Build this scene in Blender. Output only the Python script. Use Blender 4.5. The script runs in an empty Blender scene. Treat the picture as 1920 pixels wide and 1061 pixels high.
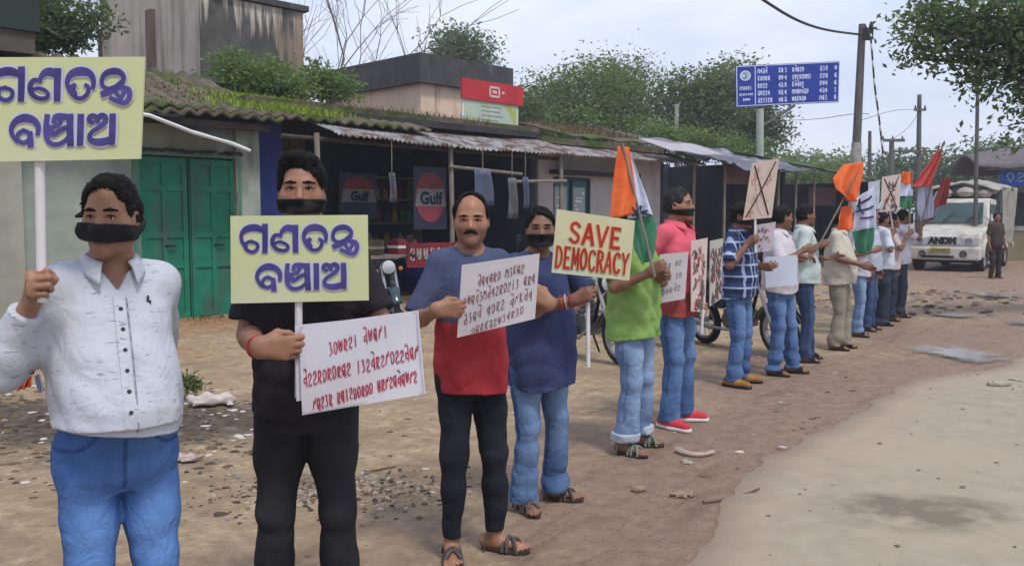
import bpy, math, random
import numpy as np
from mathutils import Vector, Matrix
R = math.radians
# ---------------------------------------------------------------- camera, world, sun, exposure
scene = bpy.context.scene
COL = scene.collection
FPX, CAMH, HORIZON = 1650.0, 1.55, 412.0
PITCH = math.atan((530.5 - HORIZON) / FPX)
cam_data = bpy.data.cameras.new('camera')
cam_data.sensor_fit = 'HORIZONTAL'
cam_data.sensor_width = 36.0
cam_data.lens = 36.0 * FPX / 1920.0
cam_data.clip_start = 0.05
cam_data.clip_end = 3000
cam = bpy.data.objects.new('camera', cam_data)
cam.location = (0, 0, CAMH)
cam.rotation_euler = (math.pi / 2 - PITCH, 0, 0)
COL.objects.link(cam)
scene.camera = cam
SUN_EL, SUN_AZ = 60.0, 150.0      # degrees; azimuth measured clockwise from +Y
world = bpy.data.worlds.new('World')
scene.world = world
world.use_nodes = True
def build_world():
    nt = world.node_tree
    nt.nodes.clear()
    N, L = nt.nodes.new, nt.links.new
    out = N('ShaderNodeOutputWorld'); bg = N('ShaderNodeBackground'); bg.inputs[1].default_value = 0.1
    sky = N('ShaderNodeTexSky'); sky.sky_type = 'NISHITA'; sky.sun_disc = False
    sky.sun_elevation = R(SUN_EL); sky.sun_rotation = R(SUN_AZ); sky.dust_density = 2.0
    tc = N('ShaderNodeTexCoord'); mp = N('ShaderNodeMapping'); mp.inputs['Scale'].default_value = (1.0, 1.0, 3.2)
    nz = N('ShaderNodeTexNoise'); nz.inputs['Scale'].default_value = 2.3; nz.inputs['Detail'].default_value = 6; nz.inputs['Roughness'].default_value = 0.55
    cr = N('ShaderNodeValToRGB')
    e = cr.color_ramp.elements
    e[0].position = 0.34; e[0].color = (3.7, 4.3, 5.9, 1)
    e[1].position = 0.66; e[1].color = (6.1, 6.4, 7.2, 1)
    mx = N('ShaderNodeMixRGB'); mx.inputs[0].default_value = 0.86
    L(tc.outputs['Generated'], mp.inputs[0]); L(mp.outputs[0], nz.inputs['Vector']); L(nz.outputs[0], cr.inputs[0])
    L(sky.outputs[0], mx.inputs[1]); L(cr.outputs[0], mx.inputs[2]); L(mx.outputs[0], bg.inputs[0]); L(bg.outputs[0], out.inputs[0])
build_world()
sun_d = bpy.data.lights.new('sun', 'SUN'); sun_d.energy = 1.4; sun_d.angle = R(11); sun_d.color = (1.0, 0.96, 0.9)
sun = bpy.data.objects.new('sun', sun_d); COL.objects.link(sun)
_sd = Vector((math.sin(R(SUN_AZ)) * math.cos(R(SUN_EL)), math.cos(R(SUN_AZ)) * math.cos(R(SUN_EL)), math.sin(R(SUN_EL))))
sun.rotation_euler = _sd.to_track_quat('Z', 'Y').to_euler()
sun.location = (0, 0, 30)
scene.view_settings.view_transform = 'Standard'
scene.view_settings.look = 'None'
scene.view_settings.exposure = 0.72
scene.view_settings.gamma = 1.0
scene.cycles.max_bounces = 6
# ---------------------------------------------------------------- helpers
_cp, _sp = math.cos(PITCH), math.sin(PITCH)
def P(px, py, d):
    """world point seen at photo pixel (px, py) at distance d along +Y"""
    xc, yc = (px - 960.0) / FPX, -(py - 530.5) / FPX
    y = _cp + yc * _sp; z = -_sp + yc * _cp
    k = d / y
    return np.array((xc * k, d, CAMH + z * k))
def G(px, py, z=0.0):
    xc, yc = (px - 960.0) / FPX, -(py - 530.5) / FPX
    y = _cp + yc * _sp; zz = -_sp + yc * _cp
    k = (z - CAMH) / zz
    return np.array((xc * k, y * k, z))
def V(*a): return np.array(a, float)
def nrm(v):
    v = np.asarray(v, float); return v / max(1e-9, np.linalg.norm(v))
ORG = {}
def tag(o, label=None, cat=None, group=None, kind=None):
    if label: o['label'] = label
    if cat: o['category'] = cat
    if group: o['group'] = group
    if kind: o['kind'] = kind
    return o
def thing(name, label, cat, loc=(0, 0, 0), group=None, rotz=0.0):
    o = bpy.data.objects.new(name, None); COL.objects.link(o)
    o.empty_display_size = 0.2
    o.location = tuple(float(v) for v in loc); o.rotation_euler = (0, 0, rotz)
    ORG[o] = np.array(loc, float)
    return tag(o, label, cat, group)
def link_mesh(name, me, mats, parent=None):
    if not isinstance(mats, (list, tuple)): mats = [mats]
    for m in mats: me.materials.append(m)
    o = bpy.data.objects.new(name, me); COL.objects.link(o)
    if parent is not None:
        o.parent = parent; ORG[o] = ORG[parent]
    else: ORG[o] = np.zeros(3)
    return o
def copy_tree(o, parent=None):
    c = o.copy(); COL.objects.link(c)
    if parent is not None: c.parent = parent
    for ch in list(o.children): copy_tree(ch, c)
    return c
def mesh_np(name, verts, faces, smooth=True, mat_idx=None, attrs=None):
    """faces: (n,k) int array or list of arrays with equal k"""
    me = bpy.data.meshes.new(name)
    verts = np.asarray(verts, np.float32)
    fl = faces if isinstance(faces, list) else [faces]
    fl = [np.asarray(f, np.int32) for f in fl if len(f)]
    loops = np.concatenate([f.ravel() for f in fl]); tot = np.concatenate([np.full(len(f), f.shape[1], np.int32) for f in fl])
    start = np.concatenate([[0], np.cumsum(tot)[:-1]]).astype(np.int32)
    me.vertices.add(len(verts)); me.vertices.foreach_set('co', verts.ravel())
    me.loops.add(len(loops)); me.loops.foreach_set('vertex_index', loops)
    me.polygons.add(len(tot)); me.polygons.foreach_set('loop_start', start)
    try: me.polygons.foreach_set('loop_total', tot)
    except Exception: pass
    if smooth: me.polygons.foreach_set('use_smooth', np.ones(len(tot), bool))
    if mat_idx is not None: me.polygons.foreach_set('material_index', np.asarray(mat_idx, np.int32))
    for k, (dom, arr) in (attrs or {}).items():
        a = me.attributes.new(k, 'FLOAT', dom); a.data.foreach_set('value', np.asarray(arr, np.float32))
    me.update(calc_edges=True); me.validate()
    return me
class MB:
    """collects simple solids and builds ONE mesh object"""
    def __init__(s): s.v = []; s.f = []; s.mi = []; s.m = 0
    def add(s, vs, fs):
        b = len(s.v); s.v += [tuple(float(c) for c in p) for p in vs]
        for f in fs: s.f.append(tuple(b + i for i in f)); s.mi.append(s.m)
        return s
    def box(s, lo, hi, ax=None, o=(0, 0, 0), taper=1.0):
        x0, y0, z0 = lo; x1, y1, z1 = hi
        cx, cy = (x0 + x1) / 2, (y0 + y1) / 2
        pts = [(x0, y0, z0), (x1, y0, z0), (x1, y1, z0), (x0, y1, z0)] + [(cx + (x - cx) * taper, cy + (y - cy) * taper, z1) for x, y in ((x0, y0), (x1, y0), (x1, y1), (x0, y1))]
        if ax is not None:
            A = [np.asarray(a, float) for a in ax]; o = np.asarray(o, float)
            pts = [o + A[0] * p[0] + A[1] * p[1] + A[2] * p[2] for p in pts]
        else: pts = [np.asarray(o, float) + np.array(p) for p in pts]
        return s.add(pts, [(0, 3, 2, 1), (4, 5, 6, 7), (0, 1, 5, 4), (1, 2, 6, 5), (2, 3, 7, 6), (3, 0, 4, 7)])
    def quad(s, a, b, c, d): return s.add([a, b, c, d], [(0, 1, 2, 3)])
    def tube(s, path, r, n=8, cap=True):
        path = [np.asarray(p, float) for p in path]
        rs = r if isinstance(r, (list, tuple)) else [r] * len(path)
        vs = []; u = None
        for i, p in enumerate(path):
            t = nrm(path[min(i + 1, len(path) - 1)] - path[max(i - 1, 0)])
            if u is None:
                u = np.cross(t, (0, 0, 1)) if abs(t[2]) < 0.9 else np.cross(t, (1, 0, 0))
            u = nrm(u - t * np.dot(u, t)); w = np.cross(t, u)
            for k in range(n):
                a = 2 * math.pi * k / n
                vs.append(p + (u * math.cos(a) + w * math.sin(a)) * rs[i])
        fs = []
        for i in range(len(path) - 1):
            for k in range(n):
                k2 = (k + 1) % n
                fs.append((i * n + k, i * n + k2, (i + 1) * n + k2, (i + 1) * n + k))
        if cap:
            fs.append(tuple(range(n - 1, -1, -1))); fs.append(tuple((len(path) - 1) * n + k for k in range(n)))
        return s.add(vs, fs)
    def lathe(s, prof, c=(0, 0, 0), axis=(0, 0, 1), n=20):
        """prof: list of (radius, height along axis)"""
        ax = nrm(axis); u = nrm(np.cross(ax, (0, 0, 1)) if abs(ax[2]) < 0.9 else np.cross(ax, (1, 0, 0))); w = np.cross(ax, u); c = np.asarray(c, float)
        vs = []; fs = []
        for (r, h) in prof:
            for k in range(n):
                a = 2 * math.pi * k / n; vs.append(c + ax * h + (u * math.cos(a) + w * math.sin(a)) * r)
        for i in range(len(prof) - 1):
            for k in range(n):
                k2 = (k + 1) % n; fs.append((i * n + k, i * n + k2, (i + 1) * n + k2, (i + 1) * n + k))
        return s.add(vs, fs)
    def prism(s, poly, ax, o, depth):
        """poly: 2d outline in axes ax[0],ax[1], extruded along ax[2] by depth"""
        A = [np.asarray(a, float) for a in ax]; o = np.asarray(o, float); n = len(poly)
        vs = [o + A[0] * p[0] + A[1] * p[1] for p in poly] + [o + A[0] * p[0] + A[1] * p[1] + A[2] * depth for p in poly]
        fs = [tuple(range(n - 1, -1, -1)), tuple(range(n, 2 * n))] + [(i, (i + 1) % n, n + (i + 1) % n, n + i) for i in range(n)]
        return s.add(vs, fs)
    def grid(s, fn, nu, nv):
        vs = [fn(i / nu, j / nv) for i in range(nu + 1) for j in range(nv + 1)]
        fs = [(i * (nv + 1) + j, (i + 1) * (nv + 1) + j, (i + 1) * (nv + 1) + j + 1, i * (nv + 1) + j + 1) for i in range(nu) for j in range(nv)]
        return s.add(vs, fs)
    def build(s, name, mat, parent=None, smooth=False, bevel=0.0, solid=0.0):
        org = ORG[parent] if parent is not None else np.zeros(3)
        me = bpy.data.meshes.new(name)
        me.from_pydata([tuple(np.array(p) - org) for p in s.v], [], s.f)
        for p, m in zip(me.polygons, s.mi): p.use_smooth = smooth; p.material_index = m
        me.update()
        o = link_mesh(name, me, mat, parent)
        if smooth:
            try: me.set_sharp_from_angle(angle=R(40))
            except Exception: pass
        if solid:
            md = o.modifiers.new('solid', 'SOLIDIFY'); md.thickness = solid; md.offset = 0
        if bevel:
            md = o.modifiers.new('bevel', 'BEVEL'); md.width = bevel; md.segments = 2; md.limit_method = 'ANGLE'; md.angle_limit = R(35)
        return o
# ---------------------------------------------------------------- materials
_M = {}
def newmat(name):
    m = bpy.data.materials.new(name); m.use_nodes = True
    nt = m.node_tree; b = nt.nodes['Principled BSDF']
    return m, nt, b
def rgb(*c): return (c[0], c[1], c[2], 1.0)
def noise(nt, scale, detail=5, rough=0.55, stretch=None, coord='Object', dist=0.0):
    tc = nt.nodes.new('ShaderNodeTexCoord'); n = nt.nodes.new('ShaderNodeTexNoise')
    n.inputs['Scale'].default_value = scale; n.inputs['Detail'].default_value = detail; n.inputs['Roughness'].default_value = rough
    n.inputs['Distortion'].default_value = dist
    if stretch:
        mp = nt.nodes.new('ShaderNodeMapping'); mp.inputs['Scale'].default_value = stretch
        nt.links.new(tc.outputs[coord], mp.inputs[0]); nt.links.new(mp.outputs[0], n.inputs['Vector'])
    else: nt.links.new(tc.outputs[coord], n.inputs['Vector'])
    return n.outputs[0]
def ramp(nt, fac, stops):
    cr = nt.nodes.new('ShaderNodeValToRGB'); e = cr.color_ramp.elements
    while len(e) < len(stops): e.new(0.5)
    for i, (p, c) in enumerate(stops): e[i].position = p; e[i].color = rgb(*c)
    nt.links.new(fac, cr.inputs[0]); return cr.outputs[0]
def mixc(nt, fac, a, b, mode='MIX'):
    mx = nt.nodes.new('ShaderNodeMixRGB'); mx.blend_type = mode
    for i, v in ((0, fac), (1, a), (2, b)):
        if isinstance(v, (int, float)): mx.inputs[i].default_value = v
        elif isinstance(v, tuple): mx.inputs[i].default_value = rgb(*v)
        else: nt.links.new(v, mx.inputs[i])
    return mx.outputs[0]
def math_n(nt, op, a, b=None, clamp=False):
    n = nt.nodes.new('ShaderNodeMath'); n.operation = op; n.use_clamp = clamp
    for i, v in ((0, a), (1, b)):
        if v is None: continue
        if isinstance(v, (int, float)): n.inputs[i].default_value = v
        else: nt.links.new(v, n.inputs[i])
    return n.outputs[0]
def bump(nt, b, h, strength=0.3, dist=0.02):
    bp = nt.nodes.new('ShaderNodeBump'); bp.inputs['Strength'].default_value = strength; bp.inputs['Distance'].default_value = dist
    nt.links.new(h, bp.inputs['Height']); nt.links.new(bp.outputs[0], b.inputs['Normal'])
def M(name, c1, c2=None, scale=6.0, rough=0.8, bmp=0.0, bscale=40.0, metal=0.0, spec=0.3, stretch=None, lo=0.35, hi=0.65, bdist=0.01, c3=None, scale3=1.0, stretch3=None, lo3=0.5, hi3=0.62):
    """noise-mixed paint; c3 = a second, larger pattern of stains"""
    if name in _M: return _M[name]
    m, nt, b = newmat(name)
    b.inputs['Roughness'].default_value = rough; b.inputs['Metallic'].default_value = metal; b.inputs['Specular IOR Level'].default_value = spec
    if c2 is None: c2 = tuple(v * 0.78 for v in c1)
    col = ramp(nt, noise(nt, scale, stretch=stretch), [(lo, c1), (hi, c2)])
    if c3 is not None:
        f = ramp(nt, noise(nt, scale3, detail=7, stretch=stretch3), [(lo3, (0, 0, 0)), (hi3, (1, 1, 1))])
        col = mixc(nt, f, col, c3)
    nt.links.new(col, b.inputs['Base Color'])
    if bmp: bump(nt, b, noise(nt, bscale, detail=4), bmp, bdist)
    _M[name] = m
    return m
# ---------------------------------------------------------------- ground, road, puddle
rng = np.random.default_rng(7)
def vnoise(x, y, seed=0, f=1.0):
    """smooth value noise in numpy"""
    x = np.asarray(x, float) * f; y = np.asarray(y, float) * f
    xi = np.floor(x).astype(np.int64); yi = np.floor(y).astype(np.int64); fx = x - xi; fy = y - yi
    fx = fx * fx * (3 - 2 * fx); fy = fy * fy * (3 - 2 * fy)
    def h(a, b):
        n = (a * 374761393 + b * 668265263 + seed * 974634777) & 0x7fffffff
        n = ((n ^ (n >> 13)) * 1274126177) & 0x7fffffff
        return ((n ^ (n >> 16)) & 0xffff) / 65535.0
    return (h(xi, yi) * (1 - fx) + h(xi + 1, yi) * fx) * (1 - fy) + (h(xi, yi + 1) * (1 - fx) + h(xi + 1, yi + 1) * fx) * fy
EDGE = [np.array((-2.6, 0.2)), np.array((-0.9, 1.9))] + [G(*p)[:2] for p in ((1240, 1061), (1340, 975), (1440, 900), (1520, 835), (1600, 775), (1700, 720), (1790, 700), (1880, 690), (1960, 640))] + [np.array((12.0, 14.6)), np.array((22.0, 17.0)), np.array((60.0, 26.0))]
def edge_curve(step=0.08):
    pts = []
    for i in range(len(EDGE) - 1):
        a, b = EDGE[i], EDGE[i + 1]; n = max(1, int(np.linalg.norm(b - a) / step))
        for k in range(n): pts.append(a + (b - a) * k / n)
    pts.append(EDGE[-1]); return np.array(pts)
EC = edge_curve()
def edge_dist(x, y):
    """signed distance to the road edge, positive on the dirt side"""
    x = np.asarray(x, float); out = np.full(x.shape, 1e9); sg = np.ones(x.shape)
    for i in range(len(EDGE) - 1):
        a, b = EDGE[i], EDGE[i + 1]; d = b - a; L2 = d @ d
        t = np.clip(((x - a[0]) * d[0] + (y - a[1]) * d[1]) / L2, 0, 1)
        qx, qy = x - a[0] - t * d[0], y - a[1] - t * d[1]; q = np.hypot(qx, qy)
        c = d[0] * (y - a[1]) - d[1] * (x - a[0]); m = q < out
        out = np.where(m, q, out); sg = np.where(m, np.sign(c), sg)
    return out * sg
FO, FE, FN = V(-4.74, 13.6, 0), nrm((.695, .719, 0)), nrm((.719, -.695, 0))
def FP(u, z, w=0.0): return FO + FE * u + FN * w + V(0, 0, z)
def ground_h(x, y):
    sd = edge_dist(x, y)
    m = np.clip((sd - 2.3) / 1.5, 0, 1) * np.clip((26 - np.asarray(y)) / 6, 0, 1)
    fw = (np.asarray(x) - FO[0]) * FN[0] + (np.asarray(y) - FO[1]) * FN[1]
    bank = np.clip((2.6 - fw) / 2.0, 0, 1) * np.clip((30 - np.asarray(y)) / 6, 0, 1)
    return m * (0.07 * (vnoise(x, y, 3, .9) - .45) + 0.03 * (vnoise(x, y, 5, 2.7) - .5)) + bank * m * 0.06
def build_ground():
    xs = np.concatenate([np.arange(-16, 26, 0.2)]); ys = np.arange(0.0, 34, 0.2)
    X, Y = np.meshgrid(xs, ys, indexing='ij'); Z = ground_h(X, Y)
    nx, ny = len(xs), len(ys)
    vs = np.stack([X, Y, Z], -1).reshape(-1, 3)
    I = np.arange(nx * ny).reshape(nx, ny)
    f = np.stack([I[:-1, :-1], I[1:, :-1], I[1:, 1:], I[:-1, 1:]], -1).reshape(-1, 4)
    x0, x1, y0, y1 = xs[0], xs[-1], ys[0], ys[-1]; B = 900.0
    # outer ring, sharing the corners of the fine patch
    n0 = len(vs)
    extra = np.array([(-B, -B, 0), (B, -B, 0), (B, B, 0), (-B, B, 0), (x0, y0, -.02), (x1, y0, -.02), (x1, y1, -.02), (x0, y1, -.02)])
    vs = np.concatenate([vs, extra])
    o = n0
    fo = np.array([(o, o + 1, o + 5, o + 4), (o + 1, o + 2, o + 6, o + 5), (o + 2, o + 3, o + 7, o + 6), (o + 3, o, o + 4, o + 7)])
    x, y = vs[:, 0], vs[:, 1]
    sd = edge_dist(x, y)
    fw = (x - FO[0]) * FN[0] + (y - FO[1]) * FN[1]
    wob = (vnoise(x, y, 11, .8) - .5) * 1.2
    zr = np.clip((3.3 + wob * 1.6 - sd) / 2.8, 0, 1)
    zr = np.maximum(zr, np.clip((x - 4.5) / 4, 0, 1) * np.clip((y - 8) / 4, 0, 1) * (.75 + .5 * (vnoise(x, y, 17, .35) - .5)) * np.clip((80 - y) / 20, 0, 1))
    zo = np.clip((4.2 + wob * 2 - fw) / 3.0, 0, 1) * np.clip((fw + 9) / 3, 0, 1) * (np.abs(x) < 60)
    bd = np.exp(-(((y + x * .12 - 6.3 + wob * .8) / 0.95) ** 2)) * np.clip((-1.3 - x) / .8, 0, 1)
    bd2 = np.exp(-(((x + 1.05) / .55) ** 2 + ((y - 5.0) / .5) ** 2)) * .8
    zd = np.clip(bd + bd2 * vnoise(x, y, 8, 3.0), 0, 1)
    me = mesh_np('ground', vs, [f, fo], attrs={'zr': ('POINT', zr), 'zo': ('POINT', zo), 'zd': ('POINT', zd)})
    m, nt, b = newmat('dirt')
    def at(n):
        a = nt.nodes.new('ShaderNodeAttribute'); a.attribute_name = n; return a.outputs['Fac']
    n1 = noise(nt, 1.3, 8, .62); n2 = noise(nt, 9, 8, .68); n3 = noise(nt, 55, 5, .7)
    tan = ramp(nt, n2, [(.3, (.26, .19, .118)), (.5, (.385, .288, .182)), (.68, (.51, .405, .275))])
    tan = mixc(nt, ramp(nt, n1, [(.46, (0, 0, 0)), (.62, (1, 1, 1))]), tan, (.31, .222, .142), 'MIX')
    red = ramp(nt, n2, [(.3, (.205, .135, .098)), (.7, (.325, .222, .162))])
    org = ramp(nt, n2, [(.3, (.24, .115, .055)), (.5, (.37, .20, .10)), (.7, (.46, .32, .18))])
    drk = ramp(nt, n2, [(.35, (.035, .028, .024)), (.6, (.12, .095, .075)), (.72, (.32, .27, .22))])
    thr = lambda a, k: math_n(nt, 'SMOOTH_MIN', math_n(nt, 'MULTIPLY', math_n(nt, 'SUBTRACT', math_n(nt, 'ADD', a, math_n(nt, 'MULTIPLY', math_n(nt, 'SUBTRACT', noise(nt, 2.2, 8, .68), .5), 1.5)), k), 1.7, True), 1.0)
    c = mixc(nt, thr(at('zo'), .42), tan, org)
    c = mixc(nt, thr(at('zr'), .22), c, red)
    c = mixc(nt, thr(at('zd'), .18), c, drk)
    c = mixc(nt, ramp(nt, n3, [(.63, (0, 0, 0)), (.70, (.75, .75, .75))]), c, (.56, .48, .37))
    c = mixc(nt, ramp(nt, noise(nt, 24, 4, .7), [(.30, (.8, .8, .8)), (.40, (0, 0, 0))]), c, (.10, .065, .04))
    tc = nt.nodes.new('ShaderNodeTexCoord'); mp = nt.nodes.new('ShaderNodeMapping'); mp.inputs['Rotation'].default_value = (0, 0, R(-53)); nt.links.new(tc.outputs['Object'], mp.inputs[0])
    mp2 = nt.nodes.new('ShaderNodeMapping'); mp2.inputs['Scale'].default_value = (.6, 2.6, 1); nt.links.new(mp.outputs[0], mp2.inputs[0]); tn = nt.nodes.new('ShaderNodeTexNoise'); tn.inputs['Scale'].default_value = 1.6; tn.inputs['Detail'].default_value = 7; tn.inputs['Roughness'].default_value = .65; tn.inputs['Distortion'].default_value = .4; nt.links.new(mp2.outputs[0], tn.inputs['Vector'])
    c = mixc(nt, ramp(nt, tn.outputs[0], [(.34, (.6, .6, .6)), (.47, (0, 0, 0))]), c, mixc(nt, 1.0, c, (.66, .62, .60), 'MULTIPLY'))
    c = mixc(nt, ramp(nt, tn.outputs[0], [(.58, (0, 0, 0)), (.72, (.35, .35, .35))]), c, mixc(nt, 1.0, c, (1.28, 1.24, 1.18), 'MULTIPLY'))
    nt.links.new(c, b.inputs['Base Color'])
    wet = math_n(nt, 'MULTIPLY', thr(at('zr'), .35), -.32)
    nt.links.new(math_n(nt, 'ADD', wet, .92), b.inputs['Roughness'])
    h = math_n(nt, 'ADD', math_n(nt, 'ADD', math_n(nt, 'MULTIPLY', n2, 1.0), math_n(nt, 'MULTIPLY', n3, .35)), math_n(nt, 'MULTIPLY', tn.outputs[0], 1.2))
    bump(nt, b, h, .75, .05)
    b.inputs['Specular IOR Level'].default_value = .25
    o = link_mesh('ground', me, m); tag(o, 'bare reddish brown dirt verge beside the road', 'ground', kind='structure')
build_ground()
def build_road():
    n = len(EC); tan_ = np.gradient(EC, axis=0); tan_ /= np.linalg.norm(tan_, axis=1)[:, None]
    nor = np.stack([tan_[:, 1], -tan_[:, 0]], 1)      # to the right = road side
    s = np.arange(n) * .08
    rag = .10 * (vnoise(s, s * 0, 2, 1.1) - .5) + .09 * (vnoise(s, s * 0, 4, 4.0) - .5) + .05 * (vnoise(s, s * 0, 6, 11.0) - .5)
    rag += .28 * (vnoise(s, s * 0, 9, .45) - .5)
    cols = [0, .012, .25, .7, 1.5, 3, 6, 9.5]; zs = [-.004, .02, .022, .024, .026, .03, .03, .03]
    vs = []; 
    for c, z in zip(cols, zs):
        p = EC + nor * (rag + c)[:, None] if c < 3 else EC + nor * c
        vs.append(np.concatenate([p, np.full((n, 1), z)], 1))
    vs = np.concatenate(vs); I = np.arange(len(cols) * n).reshape(len(cols), n)
    f = np.stack([I[:-1, :-1], I[1:, :-1], I[1:, 1:], I[:-1, 1:]], -1).reshape(-1, 4)
    ed = np.concatenate([np.full(n, math.exp(-c / .45)) for c in cols])
    me = mesh_np('road', vs, f, attrs={'ed': ('POINT', ed)})
    m, nt, b = newmat('concrete_road')
    n1 = noise(nt, .55, 7, .6); n2 = noise(nt, 6, 8, .65); n3 = noise(nt, 90, 3, .6)
    c = ramp(nt, n2, [(.3, (.29, .242, .182)), (.7, (.375, .318, .242))])
    c = mixc(nt, ramp(nt, n1, [(.48, (0, 0, 0)), (.64, (.85, .85, .85))]), c, (.365, .30, .215))
    c = mixc(nt, ramp(nt, noise(nt, 1.7, 6, .6), [(.63, (0, 0, 0)), (.72, (.8, .8, .8))]), c, (.27, .215, .155))
    tc = nt.nodes.new('ShaderNodeTexCoord'); mp = nt.nodes.new('ShaderNodeMapping'); g = G(1715, 968)
    mp.inputs['Location'].default_value = (-g[0], -g[1], 0)
    nt.links.new(tc.outputs['Object'], mp.inputs[0])
    mp2 = nt.nodes.new('ShaderNodeMapping'); mp2.inputs['Scale'].default_value = (1.5, 2.6, 1); nt.links.new(mp.outputs[0], mp2.inputs[0])
    gr = nt.nodes.new('ShaderNodeTexGradient'); gr.gradient_type = 'SPHERICAL'; nt.links.new(mp2.outputs[0], gr.inputs[0])
    st = math_n(nt, 'MULTIPLY', gr.outputs[1], math_n(nt, 'ADD', math_n(nt, 'MULTIPLY', math_n(nt, 'SUBTRACT', noise(nt, 2.6, 6, .65), .5), 3.2), .55))
    c = mixc(nt, ramp(nt, st, [(.04, (0, 0, 0)), (.34, (.85, .85, .85))]), c, (.16, .125, .09))
    c = mixc(nt, ramp(nt, n3, [(.66, (0, 0, 0)), (.74, (.5, .5, .5))]), c, (.24, .19, .14))
    a_ = nt.nodes.new('ShaderNodeAttribute'); a_.attribute_name = 'ed'
    ef = math_n(nt, 'ADD', math_n(nt, 'MULTIPLY', math_n(nt, 'SUBTRACT', noise(nt, 4, 8, .7), .5), 1.6), a_.outputs['Fac'])
    c = mixc(nt, ramp(nt, ef, [(.35, (0, 0, 0)), (.95, (.9, .9, .9))]), c, (.36, .27, .20))
    nt.links.new(c, b.inputs['Base Color']); b.inputs['Roughness'].default_value = .8; b.inputs['Specular IOR Level'].default_value = .25
    bump(nt, b, n2, .4, .02)
    tag(link_mesh('road', me, m), 'pale beige concrete road with a ragged edge', 'road', kind='structure')
build_road()
def puddle(px0, px1, py0, py1, seed):
    a, b_ = G(px0, (py0 + py1) / 2), G(px1, (py0 + py1) / 2); t, d = G((px0 + px1) / 2, py0), G((px0 + px1) / 2, py1)
    c = (a + b_) / 2; rx = np.linalg.norm(b_ - a) / 2; ry = abs(t[1] - d[1]) / 2
    c[2] = 0; zp = max(.028, float(ground_h(np.linspace(c[0] - rx, c[0] + rx, 9)[:, None], np.linspace(c[1] - ry, c[1] + ry, 9)[None, :]).max()) + .004)
    c[1] = (t[1] + d[1]) / 2; n = 64
    th = np.linspace(0, 2 * np.pi, n, endpoint=False)
    k = .72 + .5 * vnoise(np.cos(th) * 2 + 5, np.sin(th) * 2 + 5, seed, 1.3)
    m, nt, b = newmat('puddle_water'); b.inputs['Base Color'].default_value = rgb(.30, .28, .26); b.inputs['Roughness'].default_value = .16; b.inputs['Specular IOR Level'].default_value = 1.0
    bump(nt, b, noise(nt, 6, 2), .04, .01)
    a_ = nt.nodes.new('ShaderNodeAttribute'); a_.attribute_name = 'core'
    e_ = math_n(nt, 'ADD', a_.outputs['Fac'], math_n(nt, 'MULTIPLY', math_n(nt, 'SUBTRACT', noise(nt, 3.5, 6, .6), .5), 1.3)); tr = nt.nodes.new('ShaderNodeBsdfTransparent'); ms = nt.nodes.new('ShaderNodeMixShader')
    nt.links.new(ramp(nt, e_, [(.12, (0, 0, 0)), (.70, (.95, .95, .95))]), ms.inputs[0]); nt.links.new(tr.outputs[0], ms.inputs[1]); nt.links.new(b.outputs[0], ms.inputs[2]); nt.links.new(ms.outputs[0], nt.nodes['Material Output'].inputs[0])
    mb = MB(); mb.add([c + V(0, 0, zp)] + [V(c[0] + math.cos(a_) * rx * q, c[1] + math.sin(a_) * ry * q, zp) for a_, q in zip(th, k)], [(0, i + 1, (i + 1) % n + 1) for i in range(n)])
    o = mb.build('puddle', m); at = o.data.attributes.new('core', 'FLOAT', 'POINT'); at.data.foreach_set('value', [1.0] + [0.0] * n); tag(o, 'shallow rain puddle at the road edge', 'puddle', kind='structure')
puddle(1722, 1892, 646, 690, 3)
puddle(1800, 1930, 548, 562, 9)
puddle(1740, 1840, 588, 600, 12)
puddle(1880, 1990, 600, 618, 15)
# ---------------------------------------------------------------- the row of shops and what stands behind it
def fb(mb, u0, u1, w0, w1, z0, z1, taper=1.0):
    return mb.box((u0, w0, z0), (u1, w1, z1), ax=(FE, FN, (0, 0, 1)), o=FO)
GREENWALL = M('lime_washed_wall', (.335, .375, .325), (.25, .29, .255), 3.0, .9, .3, 30, c3=(.12, .13, .10), scale3=1.3, stretch3=(1.5, 1.5, .45), lo3=.54, hi3=.72)
PALEWALL = M('pale_cement_wall', (.44, .43, .43), (.36, .35, .36), 3.0, .9, .3, 30, c3=(.2, .19, .18), scale3=1.1, stretch3=(1.5, 1.5, .4), lo3=.56, hi3=.74)
SHUTTER = M('dusty_shutter', (.34, .34, .28), (.27, .27, .22), 2.5, .8, .15, 30)
GREENDOOR = M('green_door_paint', (.018, .215, .125), (.012, .155, .095), 4.0, .6, .25, 18, c3=(.05, .12, .085), scale3=2.6, stretch3=(1.4, 1.4, .4), lo3=.50, hi3=.68)
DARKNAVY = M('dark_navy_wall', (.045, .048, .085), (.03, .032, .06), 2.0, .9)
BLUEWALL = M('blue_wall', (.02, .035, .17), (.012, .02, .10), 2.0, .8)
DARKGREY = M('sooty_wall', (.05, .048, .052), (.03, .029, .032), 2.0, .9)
TILE = M('mossy_roof_tiles', (.095, .075, .055), (.16, .13, .095), 5.0, .95, .8, 14, c3=(.06, .085, .02), scale3=1.6, lo3=.46, hi3=.6, bdist=.05)
TIN = M('weathered_tin_sheet', (.36, .36, .37), (.22, .21, .21), 3.0, .65, .2, 30, metal=.25, c3=(.13, .075, .05), scale3=3.4, lo3=.44, hi3=.58)
WOOD = M('grey_weathered_wood', (.27, .235, .2), (.17, .145, .12), 6.0, .9, .3, 30, stretch=(6, 6, .8))
DARKWOOD = M('dark_wood', (.07, .055, .045), (.04, .032, .028), 6.0, .85, .3, 30)
CONC = M('stained_concrete', (.47, .41, .37), (.38, .34, .29), 1.6, .92, .3, 20, c3=(.14, .115, .095), scale3=1.2, stretch3=(1.8, 1.8, .16), lo3=.49, hi3=.68)
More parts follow.
